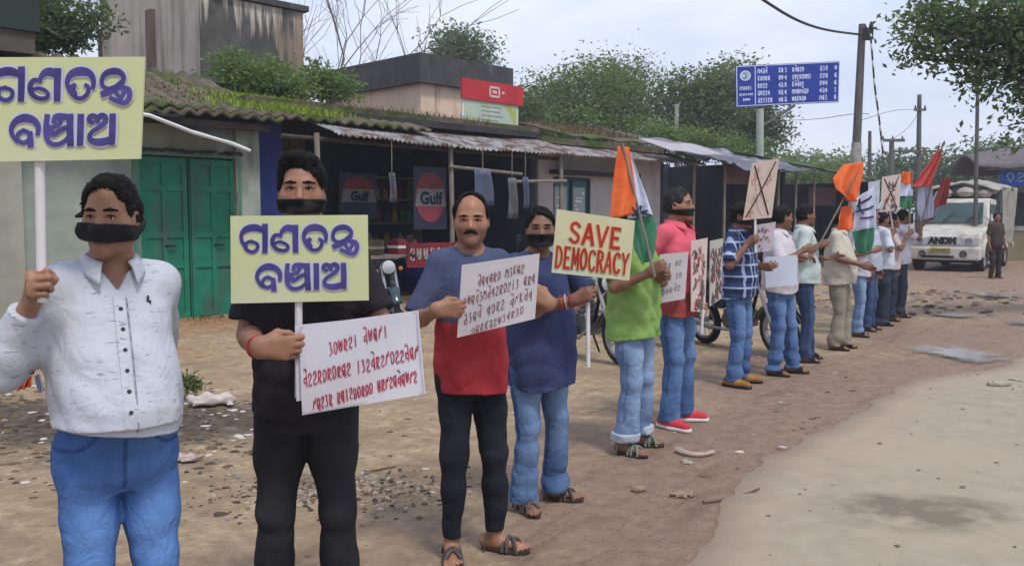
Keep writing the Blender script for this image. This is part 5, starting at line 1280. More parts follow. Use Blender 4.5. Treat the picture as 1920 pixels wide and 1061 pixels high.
# 5 -- man in the lime tee behind the flag
I5 = person(1187, 5.84, 1.68, (.86, -.5), 'man in a lime green tee with rolled jeans, behind the drooping flag', SK3,
    dict(mat=cloth('lime_tee', (.18, .31, .075), (.235, .37, .11)), hem=.80, sleeve=.78, ease=.012, fold=.013), dict(mat=JEANS3, leg=1.06, ank=.080, cut=.10, turnup=cloth('pale_denim_lining', (.42, .47, .53)), fold=.012), dict(kind='sandal', mat=SANDAL, strap=M('grey_green_strap', (.13, .17, .15), (.20, .24, .21), 20, .7), style='cross'),
    head=(.85, -.52, 0), girth=.01, belly=.03, seed=13, group=GRP, lod=1.5, feet=dict(R=(-.12, .0, -6), L=(.13, .0, 20)),
    arms=dict(R=dict(wrist=P(1218, 512, 5.5), hint=V(-.5, -.2, -1), pose='grip', y=V(.75, -.3, .5), t=UP), L=dict(wrist=P(1236, 520, 5.72), hint=V(.5, .5, -.7), pose='grip', y=V(.5, -.7, .3), t=UP)))
# 6 -- man in pink
I6 = person(1268, 6.6, 1.775, (.80, -.60), 'man in a pink polo shirt, jeans and bright pink sneakers', SK2,
    dict(mat=two_tone('pink_polo_shaded_below', (.70, .12, .17), (.34, .07, .07), 1.02), hem=.83, sleeve=.8, ease=.010, collar=True, fold=.012), dict(mat=JEANS4, leg=1.02, ank=.076), dict(kind='shoe', mat=cloth('pink_red_mesh', (.60, .06, .075), (.5, .045, .06)), sole=WHITEP),  # shade on the lower part of the polo is painted in as a darker tone
    head=(.86, -.51, .03), girth=.012, belly=.03, mask=(.050, .026, .0, False), seed=17, group=GRP, lod=1.5, feet=dict(R=(-.13, .02, -16), L=(.15, -.02, 22)), hair='short', hairmat=GREYHAIR,
    arms=dict(R=dict(wrist=P(1240, 545, 6.32), hint=V(-.6, -.2, -1), pose='pinch', y=V(.9, -.2, -.3), t=UP), L=dict(wrist=P(1302, 600, 6.5), hint=V(.5, .6, -.6), pose='grip', y=V(.7, -.4, -.2), t=UP)))
# 7 -- man in the check shirt
I7 = person(1385, 8.2, 1.69, (.84, -.54), 'man in a navy check shirt, blue jeans and mustard shoes', SK3,
    dict(mat=check_shirt(), hem=.855, sleeve=.85, ease=.012, collar=True), dict(mat=JEANS4, leg=1.0, ank=.072), dict(kind='shoe', mat=cloth('mustard_leather', (.36, .18, .04), (.26, .12, .03), 8, .6), sole=BLACKM, lace=DARKWOOD),
    head=(.9, -.4, .0), seed=19, group=GRP, lod=1.8, girth=.01, belly=.02, feet=dict(R=(-.11, .0, -14), L=(.15, .0, 18)), mask=(.050, .026, 0, False),
    arms=dict(R=dict(wrist=P(1402, 458, 7.95), hint=V(-.3, -.5, -1), pose='grip', y=V(.5, -.6, .6), t=UP), L=dict(wrist=P(1425, 500, 8.2), hint=V(.4, .6, -.6), pose='relax', y=V(.7, -.5, .1))))
WHITESH = cloth('pinkish_white_shirt', (.60, .55, .58), (.52, .48, .52)); MINT = cloth('mint_white_shirt', (.52, .60, .56), (.44, .52, .50)); CREAM = cloth('cream_shirt', (.55, .51, .42), (.48, .44, .37)); LAV = cloth('lavender_white_shirt', (.58, .56, .66), (.50, .49, .58)); DKTR = cloth('dark_slate_trousers', (.025, .035, .055), (.04, .05, .075)); BEIGE = cloth('beige_trousers', (.30, .27, .21), (.24, .22, .17))
I8 = person(1463, 8.8, 1.68, (.80, -.60), 'man in a pinkish white shirt, forearm stretched over a blank white board', SK3,
    dict(mat=WHITESH, hem=.86, sleeve=.85, ease=.014, collar=True), dict(mat=JEANS4, leg=1.02, ank=.075), SD, head=(.9, .2, 0), seed=23, group=GRP, lod=1.9, girth=.012, belly=.03, feet=dict(R=(-.12, .0, 0), L=(.13, .1, 16)),
    arms=dict(R=dict(wrist=P(1508, 468, 8.55), hint=V(-.5, -.3, -1), pose='pinch', y=V(.95, .1, .1), t=UP), L=dict(wrist=P(1500, 480, 8.9), hint=V(.3, .6, -.8), pose='relax', y=V(.9, -.2, 0))))
I9 = person(1507, 9.6, 1.71, (.97, -.1), 'man in a mint white shirt and dark jeans holding a slanting flag pole', SK3,
    dict(mat=MINT, hem=.86, sleeve=.85, ease=.012, collar=True), dict(mat=JEANS5, leg=1.0, ank=.07), SD, head=(.95, .1, 0), seed=27, group=GRP, lod=2.0, girth=.01, belly=.02, feet=dict(R=(-.12, .0, 0), L=(.13, .1, 10)),
    arms=dict(R=dict(wrist=P(1536, 460, 9.4), hint=V(-.5, -.3, -1), pose='grip', y=V(.8, -.2, .3), t=V(.5, 0, .8)), L=dict(wrist=P(1545, 485, 9.6), hint=V(.3, .6, -.8), pose='relax', y=V(.9, -.2, 0))))
I10 = person(1574, 10.5, 1.66, (.86, -.5), 'man in a cream shirt and loose beige trousers, hands joined in front', SK3,
    dict(mat=CREAM, hem=.82, sleeve=.85, ease=.016, collar=True), dict(mat=BEIGE, leg=1.12, ank=.088, fold=.015), SD, head=(.95, .15, 0), seed=31, group=GRP, lod=2.2, girth=.025, belly=.05, feet=dict(R=(-.11, .0, 0), L=(.12, .05, 12)),
    arms=dict(R=dict(wrist=P(1614, 496, 10.2), hint=V(-.5, -.3, -1), pose='relax', y=V(.9, 0, -.3), t=UP), L=dict(wrist=P(1620, 500, 10.5), hint=V(.3, .6, -.8), pose='relax', y=V(.8, -.4, -.2))))
I11 = person(1610, 11.7, 1.68, (.94, -.33), 'man mostly hidden behind the cream shirted man, pale jeans showing', SK3,
    dict(mat=LAV, hem=.84, sleeve=.85, ease=.012, collar=True), dict(mat=JEANS3, leg=1.0, ank=.07), SD, head=(.95, .15, 0), seed=35, group=GRP, lod=2.4, girth=.01, belly=.02,
    arms=dict(R=dict(wrist=P(1640, 470, 11.5), hint=V(-.5, -.3, -1), pose='grip', y=V(.9, 0, .3), t=UP)))
I12 = person(1652, 12.9, 1.66, (.99, .1), 'man in a plain white shirt and dark slate trousers near the end of the line', SK3,
    dict(mat=cloth('plain_white_shirt', (.60, .62, .70), (.54, .56, .64)), hem=.86, sleeve=.85, ease=.014, collar=True), dict(mat=DKTR, leg=1.1, ank=.09), SD, head=(.95, .2, 0), seed=39, group=GRP, lod=2.5, girth=.015, belly=.03,
    arms=dict(R=dict(wrist=P(1672, 440, 12.7), hint=V(-.5, -.3, -1), pose='grip', y=V(.5, 0, .8), t=UP)))
I13 = person(1690, 14.0, 1.70, (.95, -.3), 'last man of the line in a lavender shirt, arms raised with a flag', SK3,
    dict(mat=LAV, hem=.86, sleeve=.85, ease=.012, collar=True), dict(mat=DKTR, leg=.98, ank=.07), SD, head=(.95, .2, 0), seed=43, group=GRP, lod=2.6,
    arms=dict(R=dict(wrist=P(1728, 418, 13.8), hint=V(.2, -.3, -1), pose='grip', y=V(.9, 0, .4), t=UP), L=dict(wrist=P(1738, 412, 14.1), hint=V(.2, .4, -1), pose='grip', y=V(.9, 0, .4), t=UP)))
I15 = person(1630, 12.3, 1.72, (.8, -.6), 'man in a pale grey blue shirt half hidden between the far flags', SK3,
    dict(mat=cloth('pale_grey_blue_shirt', (.46, .50, .58)), hem=.84, sleeve=.85, ease=.012, collar=True), dict(mat=JEANS5, leg=1.0, ank=.07), SD, head=(.9, -.3, 0), seed=51, group=GRP, lod=2.5, girth=.01, belly=.02)
I16 = person(1672, 13.5, 1.64, (.9, -.4), 'man in a dusty pink shirt standing between the last two white shirts', SK3,
    dict(mat=cloth('dusty_pink_shirt', (.56, .45, .45)), hem=.84, sleeve=.85, ease=.012, collar=True), dict(mat=DKTR, leg=1.0, ank=.07), SD, head=(.9, -.2, .05), seed=55, group=GRP, lod=2.5,
    arms=dict(R=dict(wrist=P(1702, 440, 13.3), hint=V(.1, -.3, -1), pose='grip', y=V(.8, 0, .5), t=UP)))
I14 = person(1868, 23.2, 1.72, (.2, -.98), 'man in dark brown clothes standing at the side of the white truck', SK3,
    dict(mat=cloth('dark_brown_shirt', (.06, .045, .04)), hem=.84, sleeve=.85, ease=.012), dict(mat=cloth('maroon_brown_trousers', (.05, .03, .028)), leg=.95), SD, seed=47, lod=3.4)
# ---------------------------------------------------------------- placards, flags
def smooth_path(pts, it=2):
    pts = [np.array(p, float) for p in pts]
    for _ in range(it):
        q = [pts[0]]
        for a, b in zip(pts[:-1], pts[1:]): q += [a * .75 + b * .25, a * .25 + b * .75]
        q.append(pts[-1]); pts = q
    return pts
class Board:
    """a flat board given by its centre, side axis, up axis and size; draws strokes on its face in unit coordinates (0..1, v down)"""
    def __init__(s, tl, tr, br, bl, curl=0.0):
        s.curl = curl
        s.tl, s.tr, s.br, s.bl = [np.asarray(p, float) for p in (tl, tr, br, bl)]
        s.n = nrm(np.cross(s.tr - s.tl, s.bl - s.tl)); 
        if s.n[1] > 0: s.n = -s.n
    def pt(s, u, v, h=0.0):
        a = s.tl + (s.tr - s.tl) * u; b = s.bl + (s.br - s.bl) * u; return a + (b - a) * v + s.n * (h + s.curl * (4 * u * (1 - u) + .7 * math.sin(5 * u + 3 * v) * v))
    def panel(s, mb, th=.006, curl=0.0, nu=10, nv=8, seed=0):
        def f(u, v): return s.pt(u, v, curl * (float(vnoise(u * 2, v * 2, seed, 1.6)) - .5))
        b0 = len(mb.v)
        if curl == 0 and s.curl == 0: nu = nv = 1
        mb.grid(lambda a, b: f(a, 1 - b), nu, nv); mb.grid(lambda a, b: f(a, b) - s.n * th, nu, nv)
        rim = [(0, 0, 1, 0), (1, 0, 1, 1), (1, 1, 0, 1), (0, 1, 0, 0)]
        for (a, b, c, d) in rim:
            n = nu if b == d else nv
            for i in range(n):
                u0, v0 = a + (c - a) * i / n, b + (d - b) * i / n; u1, v1 = a + (c - a) * (i + 1) / n, b + (d - b) * (i + 1) / n
                mb.quad(f(u0, v0), f(u0, v0) - s.n * th, f(u1, v1) - s.n * th, f(u1, v1))
    def stroke(s, mb, pts, w, h, asp, it=2):
        """pts [(u,v,(k))], w width in units of u; asp = height/width of the board"""
        k = [p[2] if len(p) > 2 else 1.0 for p in pts]
        P3 = smooth_path([(p[0], p[1] * asp, kk) for p, kk in zip(pts, k)], it); n = len(P3); L, Rr = [], []
        for i, p in enumerate(P3):
            t = P3[min(i + 1, n - 1)][:2] - P3[max(i - 1, 0)][:2]; t = t / (np.linalg.norm(t) + 1e-9); nn = np.array((-t[1], t[0])) * w * .5 * p[2]
            e = t * (w * .25 if i == n - 1 else (-w * .25 if i == 0 else 0))
            L.append(p[:2] + nn + e); Rr.append(p[:2] - nn + e)
        vs = []
        for i, (a, b) in enumerate(zip(L, Rr)): vs += [s.pt(a[0], a[1] / asp, h + .0003 * i / n), s.pt(b[0], b[1] / asp, h + .0003 * i / n)]
        mb.add(vs, [(2 * i, 2 * i + 2, 2 * i + 3, 2 * i + 1) for i in range(n - 1)])
YELLOW = M('pale_yellow_card', (.57, .60, .34), (.52, .56, .28), 5, .75, .1, 30, c3=(.58, .60, .42), scale3=2.5, lo3=.5, hi3=.7)
CARDW = M('white_card', (.62, .61, .66), (.56, .55, .61), 5, .75, .15, 14, c3=(.62, .55, .56), scale3=3, lo3=.5, hi3=.7)
CARDP = M('pinkish_white_card', (.56, .52, .53), (.50, .47, .49), 6, .75, .3, 12)
PURPLE = M('purple_poster_ink', (.035, .026, .13), (.085, .065, .25), 9, .6); HALO = M('lilac_ink_edge', (.56, .55, .66), (.52, .51, .62), 6, .8)
REDINK = M('red_marker_ink', (.45, .05, .08), (.30, .03, .065), 14, .7); POSTRED = M('red_poster_paint', (.45, .028, .018), (.34, .02, .015), 8, .65); ORANGEHALO = M('orange_paint_edge', (.66, .40, .19), (.6, .46, .2), 8, .8)
BROWNINK = M('brown_red_ink', (.24, .09, .10), (.17, .06, .08), 14, .7)
POLEW = M('white_pole_paint', (.66, .64, .64), (.58, .56, .56), 12, .6)
# lettering traced as brush strokes; coordinates in the 1435 x 910 grid of the board
def U(*pts): return [((p[0] - 65) / 1440.0, (p[1] - 75) / 915.0) + tuple(p[2:]) for p in pts]
GANATANTRA = [
    U((415, 240, .8), (370, 205, 1.5), (300, 195, 1.6), (225, 215, 1.4), (182, 260, .9), (180, 320, .8), (205, 375, .8), (235, 395, .7)),
    U((290, 345, .7), (345, 360, .7), (358, 400, .8), (330, 445, .8), (285, 455, .8), (235, 430, .8), (215, 385, .8), (240, 350, .7), (290, 340, .7)),
    U((430, 170, 1.3), (432, 320, 1.25), (428, 455, 1.2)),
    U((750, 185, 1.3), (748, 320, 1.3), (750, 455, 1.25)), U((745, 240, 1.2), (700, 205, 1.6), (645, 205, 1.4), (605, 245, .9), (598, 275, .8)),
    U((600, 290, .8), (545, 270, .8), (510, 310, 1.0), (508, 370, 1.0), (545, 425, .9), (610, 445, .8), (665, 435, .8), (675, 400, .7), (640, 365, .7), (580, 345, .7), (540, 360, .6)),
    U((1065, 350, .8), (1075, 285, .9), (1035, 215, 1.3), (950, 198, 1.7), (870, 220, 1.3), (832, 285, .9), (845, 345, .8), (880, 405, .8), (930, 445, .8), (985, 440, .8), (1025, 395, .8), (1030, 345, .8), (1000, 325, .7)),
    U((905, 325, .9), (875, 350, 1.3), (895, 385, 1.0), (915, 400, .7)),
    U((1330, 300, .8), (1340, 250, .9), (1290, 205, 1.2), (1230, 202, 1.3), (1165, 225, 1.0), (1138, 285, .8), (1150, 340, .8), (1205, 365, .8), (1265, 345, .8), (1315, 300, .8)),
    U((1150, 408, 1.2), (1240, 375, 1.2), (1330, 300, .9)), U((1240, 350, .8), (1330, 350, .9), (1390, 365, 1.0), (1398, 435, 1.0), (1360, 492, 1.0), (1300, 478, .9), (1225, 440, .8)),
    U((1255, 365, .8), (1300, 430, .7)), U((1350, 380, .8), (1310, 460, .7))]
BANCHAA = [
    U((580, 755, .8), (592, 690, 1.0), (545, 625, 1.3), (460, 603, 1.6), (380, 632, 1.2), (338, 700, .9), (355, 765, .8), (400, 815, .8)),
    U((455, 720, .8), (505, 740, .8), (515, 785, .8), (475, 830, .8), (425, 825, .8), (395, 785, .8), (410, 740, .8), (455, 718, .8)), U((512, 740, 1.0), (518, 800, 1.1), (520, 858, 1.2)),
    U((665, 590, 1.0), (655, 690, 1.1), (658, 790, 1.0), (700, 845, .9), (770, 850, .8), (835, 815, .8), (868, 770, .8)), U((868, 590, 1.3), (870, 720, 1.3), (878, 855, 1.3)),
    U((725, 650, .9), (735, 600, 1.1), (790, 598, 1.2), (870, 612, 1.2)), U((790, 600, 1.0), (785, 660, .9), (740, 690, .8), (700, 690, .7), (690, 745, .8), (720, 770, .8), (790, 715, .9), (865, 690, .9)), U((690, 690, .7), (720, 730, .6)),
    U((965, 592, 1.25), (966, 720, 1.25), (965, 852, 1.25)),
    U((1075, 660, .8), (1040, 645, .9), (1040, 610, .9), (1075, 592, .9), (1110, 618, 1.0), (1118, 655, .9)), U((1112, 625, .9), (1150, 592, 1.1), (1190, 610, 1.0), (1188, 655, 1.0), (1130, 705, .9), (1065, 740, .8), (1042, 790, .9), (1075, 830, 1.2), (1160, 838, 1.5), (1245, 812, 1.3)), U((1250, 592, 1.2), (1252, 720, 1.3), (1252, 850, 1.2))]
def pole(parent, a, b, r=.011, mat=None, name='pole'):
    mb = MB(); mb.tube([a, b], r, 10); return mb.build(name, mat or POLEW, parent, smooth=True)
def big_placard(tl, tr, br, bl, pole_a, pole_b, label):
    t = thing('placard', label, 'placard', (tl + br) / 2, 'yellow placards with purple lettering'); B = Board(tl, tr, br, bl); asp = np.linalg.norm(bl - tl) / np.linalg.norm(tr - tl)
    mb = MB(); B.panel(mb, .008); bd = mb.build('board', YELLOW, t)
    for mat, w, h, nm in ((HALO, .052, .0008, 'lettering_edge'), (PURPLE, .033, .0034, 'lettering')):
        for i, word in enumerate((GANATANTRA, BANCHAA)):
            mb = MB()
            for k, st in enumerate(word): B.stroke(mb, st, w, h + .00018 * k, asp)
            mb.build(nm, mat, bd)
    pole(t, pole_a, pole_b, .0125)
    return t
# in the hand of the man in the slub shirt
d1 = 2.30
g1 = I1['arm']['R']; 
def grip_point(A, I): return A['w'] + I['p0'] + (A['y'] * .082 - A['z'] * .026) * I['s']
gp = grip_point(I1['arm']['R'], I1)
dp = gp[1]
big_placard(P(-36, 108, dp - .02), P(271, 107, dp - .02), P(263, 298, dp - .02), P(-36, 304, dp - .02), gp + V(.012, 0, .55), gp - V(0.001, 0, .045), 'large yellow placard raised above the slub shirted man on a white pole')
d2 = 2.86
big_placard(P(432, 405, d2), P(689, 403, d2), P(691, 563, d2), P(433, 569, d2), P(560, 545, d2 + .02), P(560, 745, d2 + .02), 'large yellow placard on a pole in front of the man in black')
# ---- hand-lettered sheets: loops, hooks and stems like the handwriting in the photograph
GL = {'a': [[(.75, .1), (.75, 1)], [(.72, .25), (.45, .08), (.15, .3), (.2, .7), (.45, .9), (.6, .65), (.4, .5)]],
      'b': [[(.15, .5), (.2, .2), (.55, .08), (.85, .3), (.85, .7), (.5, .95), (.2, .8), (.4, .55)]],
      'c': [[(.2, .35), (.4, .1), (.75, .15), (.8, .45), (.35, .6), (.2, .85), (.5, .98), (.85, .85)]],
      'd': [[(.3, .1), (.25, .9)], [(.3, .3), (.65, .1), (.85, .35), (.6, .55), (.35, .6), (.85, .95)]],
      'e': [[(.7, .1), (.7, 1.0)], [(.65, .5), (.35, .25), (.15, .5), (.35, .75), (.65, .55)]],
      'f': [[(.15, .2), (.45, .05), (.8, .2), (.7, .5), (.3, .55), (.2, .8), (.55, .95)], [(.8, .5), (.85, 1.05)]],
      'g': [[(.5, .1), (.5, .95)]], 'h': [[(.2, .1), (.2, .6), (.45, .9), (.8, .75), (.8, .1)], [(.5, .3), (.55, .6)]],
      'i': [[(.15, .9), (.45, .1), (.6, .5), (.85, .05)]], 'j': [[(.2, .15), (.7, .1), (.4, .45), (.75, .55), (.7, .9), (.25, .95)]],
      'k': [[(.8, .0), (.3, .45), (.8, .9)], [(.3, .05), (.3, .95)]], 'm': [[(.1, .9), (.15, .25), (.4, .1), (.5, .5), (.6, .1), (.85, .25), (.85, .95)]], 'n': [[(.2, -.2), (.55, -.3), (.85, -.05)], [(.8, .1), (.8, .95)], [(.75, .4), (.3, .3), (.25, .75), (.7, .7)]]}
def handwriting(B, parent, lines, mat, asp, w=.009, seed=1, hgt=.002):
    r = random.Random(seed)
    for (u0, v0, u1, v1, hh, txt) in lines:
        mb = MB(); n = len(txt)
        for i, ch in enumerate(txt):
            if ch == ' ': continue
            cu = u0 + (u1 - u0) * i / n; cv = v0 + (v1 - v0) * i / n; cw = (u1 - u0) / n * .92; jv = r.uniform(-.06, .06) * hh
            for st in GL[ch]:
                B.stroke(mb, [(cu + (p[0] + r.uniform(-.05, .05)) * cw, cv + jv + (p[1] + r.uniform(-.05, .05)) * hh, r.uniform(.75, 1.25)) for p in st], w, hgt + .00008 * (i % 7), asp, 2)
        mb.build('handwriting', mat, parent)
def sheet(label, tl, tr, br, bl, mat, lines, ink, w=.009, seed=1, curl=.004, cat='placard', backing=None, border=None):
    t = thing('placard', label, cat, (tl + br) / 2); B = Board(tl, tr, br, bl, .012 * float(np.linalg.norm(tr - tl)) / .45); asp = np.linalg.norm(bl - tl) / np.linalg.norm(tr - tl)
    mb = MB(); B.panel(mb, .004, 0.0, seed=seed); bd = mb.build('board', mat, t)
    if backing is not None:
        mb = MB(); B2 = Board(*backing); B2.panel(mb, .004); mb.build('backing_sheet', mat, t)
    if border:
        mb = MB()
        for a, b in (((.015, .02), (.985, .02)), ((.985, .02), (.985, .98)), ((.985, .98), (.015, .98)), ((.015, .98), (.015, .02))): B.stroke(mb, [a, b], .010, .0012, asp, 0)
        mb.build('border', border, bd)
    handwriting(B, bd, lines, ink, asp, w, seed)
    return t, B, bd, asp
d3 = 2.80
sheet('white handwritten sheet with three red lines held by the man in black', P(561, 611, d3), P(784, 582, d3), P(798, 737, d3), P(567, 778, d3), CARDW,
      [(.24, .22, .74, .10, .16, 'jbhdcg nhaig'), (.02, .52, .98, .40, .17, 'nccdbdbdac gjcndcibccnai'), (.09, .82, .95, .68, .16, 'iacjd dagcbbdbb hdicanahic')], REDINK, .0098, 3,
      backing=(P(553, 610, d3 + .012), P(770, 588, d3 + .012), P(780, 720, d3 + .012), P(556, 752, d3 + .012)), border=M('dull_white_tape', (.52, .51, .56), None, 20))
d4 = 3.70
sheet('pinkish handwritten sheet with four ragged lines held by the moustached man', P(866, 497, d4), P(1012, 475, d4), P(1003, 597, d4), P(857, 633, d4), CARDP,
      [(.22, .20, .82, .10, .15, 'naeadb mjkac'), (.05, .44, .97, .28, .16, 'chanjmnecdbcgj ade'), (.07, .68, .95, .52, .16, 'fjan ebdc nikne'), (.18, .90, .85, .74, .13, 'badkfchjedjb')], BROWNINK, .0100, 5)
# ---- SAVE DEMOCRACY
t = thing('placard', 'yellow placard reading SAVE DEMOCRACY in bold red capitals', 'placard', P(1110, 460, 4.35))
dq = grip_point(I4['arm']['R'], I4)[1] - .03
B = Board(P(1044, 392, dq), P(1191, 414, dq), P(1180, 526, dq), P(1034, 511, dq)); asp = .80
mb = MB(); B.panel(mb, .008); bd = mb.build('board', M('cream_yellow_card', (.60, .57, .36), (.55, .52, .32), 4, .75, .1, 30, c3=(.55, .58, .42), scale3=3, lo3=.5, hi3=.65), t)
SV = {'S': [[(.85, .2), (.6, .02), (.2, .1), (.15, .35), (.5, .5), (.85, .65), (.8, .92), (.45, 1.0), (.1, .82)]], 'A': [[(.05, 1), (.5, 0)], [(.5, 0), (.92, 1)], [(.22, .65), (.78, .65)]], 'V': [[(.05, 0), (.48, 1)], [(.48, 1), (.93, 0)]], 'E': [[(.2, 0), (.18, 1)], [(.18, .03), (.85, .03)], [(.18, .5), (.72, .5)], [(.18, .97), (.88, .97)]],
      'D': [[(.18, 0), (.18, 1)], [(.18, .03), (.6, .05), (.9, .35), (.88, .7), (.55, .97), (.18, .97)]], 'M': [[(.1, 1), (.15, 0)], [(.15, 0), (.5, .75)], [(.5, .75), (.85, 0)], [(.85, 0), (.92, 1)]], 'O': [[(.5, .0), (.12, .2), (.08, .7), (.45, 1), (.85, .8), (.9, .3), (.5, 0)]],
      'C': [[(.88, .2), (.6, .0), (.18, .15), (.08, .6), (.35, .97), (.7, 1.0), (.92, .8)]], 'R': [[(.18, 0), (.18, 1)], [(.18, .03), (.7, .05), (.82, .3), (.6, .5), (.18, .5)], [(.45, .5), (.9, 1)]], 'Y': [[(.08, 0), (.5, .5)], [(.92, 0), (.5, .5), (.48, 1)]]}
for mat, w, h, nm in ((ORANGEHALO, .052, .0015, 'lettering_edge'), (POSTRED, .034, .003, 'lettering')):
    mb = MB(); k = 0
    for word, u0, u1, v0, v1, hh in (('SAVE', .17, .86, .16, .17, .33), ('DEMOCRACY', .025, .975, .57, .56, .34)):
        for i, ch in enumerate(word):
            cw = (u1 - u0) / len(word)
            for st in SV[ch]:
                k += 1; B.stroke(mb, [(u0 + cw * (i + p[0] * .86 + .07), v0 + (v1 - v0) * i / len(word) + p[1] * hh, 1.15 if i % 2 else .95) for p in st], w * (1.1 if word == 'SAVE' else .82), h + .0001 * k, asp, 2 if ch in 'SOCDR' else 0)
    mb.build(nm, mat, bd)
ph = grip_point(I4['arm']['R'], I4); pole(t, ph + V(-.01, 0, .02), ph + V(-.006, 0, -.37), .011)
# ---- smaller boards further down the line
d6 = 6.0
sheet('small grey white handwritten board in front of the pink shirt', P(1237, 477, d6), P(1291, 472, d6), P(1284, 560, d6), P(1222, 571, d6), CARDP, [(.1, .2, .8, .14, .12, 'nea hc'), (.08, .46, .85, .40, .13, 'ficd jb'), (.12, .74, .85, .66, .13, 'abhdnc')], M('grey_pencil_ink', (.25, .22, .25), None, 9), .022, 7)
def printed(label, tl, tr, br, bl, mat, inks, seed, n=26, cross=False, pole_to=None):
    t = thing('placard', label, 'placard', (tl + br) / 2); B = Board(tl, tr, br, bl); asp = np.linalg.norm(bl - tl) / np.linalg.norm(tr - tl)
    mb = MB(); B.panel(mb, .006); bd = mb.build('board', mat, t); r = random.Random(seed)
    for q, ink in enumerate(inks):
        mb = MB()
        for k in range(n):
            u, v = r.uniform(.12, .85), r.uniform(.1, .9); 
            B.stroke(mb, [(u, v), (u + r.uniform(-.1, .1), v + r.uniform(.02, .06)), (u + r.uniform(-.12, .12), v + r.uniform(.06, .12))], r.uniform(.04, .12), .001 + .0001 * k + .002 * q, asp)
        mb.build('print', ink, bd)
    if cross:
        mb = MB(); B.stroke(mb, [(.12, .06), (.5, .5), (.86, .94)], .045, .006, asp); B.stroke(mb, [(.88, .05), (.5, .5), (.08, .95)], .045, .0065, asp); mb.build('crossing_out', M('dark_red_black_ink', (.05, .014, .014), None, 5), bd)
    if pole_to is not None: pole(t, pole_to[0], pole_to[1], .011)
    return t
PINKISH = M('pink_print_ground', (.55, .44, .40), (.60, .50, .47), 6, .75); DKRED = M('dark_red_print', (.30, .035, .035), (.2, .03, .03), 9, .7); DKGREY = M('dark_grey_print', (.08, .08, .085), (.14, .13, .13), 9, .7); TAN = M('flesh_print', (.48, .29, .22), (.40, .22, .17), 9, .7)
printed('pink printed leaflet board with red figures beside the pink shirted man', P(1296, 452, 6.35), P(1327, 446, 6.45), P(1322, 585, 6.45), P(1296, 584, 6.35), PINKISH, (DKRED, TAN, DKGREY), 4, 20, pole_to=(P(1318, 580, 6.42), P(1315, 625, 6.42)))
printed('grey printed leaflet board edge on beside the checked shirt', P(1332, 452, 6.75), P(1356, 447, 7.05), P(1352, 560, 7.05), P(1331, 574, 6.75), M('grey_print_ground', (.42, .41, .36), (.50, .48, .42), 6, .75), (DKGREY, DKRED, DKGREY), 6, 18)
gp7 = grip_point(I7['arm']['R'], I7)
printed('tall pinkish placard crossed out with a dark X, raised behind the checked shirt', P(1410, 306, gp7[1]), P(1461, 297, gp7[1]), P(1447, 408, gp7[1]), P(1393, 413, gp7[1]), M('tan_print_ground', (.58, .46, .39), (.52, .40, .34), 5, .75), (TAN, M('pale_print', (.62, .54, .48), None, 5)), 8, 14, True, (P(1416, 405, gp7[1] + .02), gp7 - V(0, 0, .12)))
printed('small mauve print held under the X placard', P(1417, 422, 8.1), P(1455, 416, 8.1), P(1447, 470, 8.1), P(1414, 474, 8.1), M('mauve_print_ground', (.55, .48, .55), None, 5), (TAN, DKGREY), 10, 8)
sheet('blank white board held low by the pinkish white shirted man', P(1433, 482, 8.35), P(1495, 478, 8.35), P(1494, 533, 8.35), P(1436, 540, 8.35), M('bluish_white_card', (.56, .60, .70), (.52, .56, .66), 4, .7), [], REDINK)
printed('crossed out picture board above the white shirted man', P(1654, 332, 12.5), P(1690, 326, 12.5), P(1686, 393, 12.5), P(1651, 398, 12.5), PINKISH, (TAN, DKGREY), 12, 14, True, (P(1668, 392, 12.52), P(1674, 428, 12.6)))
printed('narrow grey board held at chest height among the far flags', P(1628, 342, 12.3), P(1650, 338, 12.3), P(1648, 392, 12.3), P(1629, 395, 12.3), M('pale_blue_grey_board', (.50, .53, .62), None, 5), (M('faint_print', (.42, .45, .54), None, 5),), 13, 6)
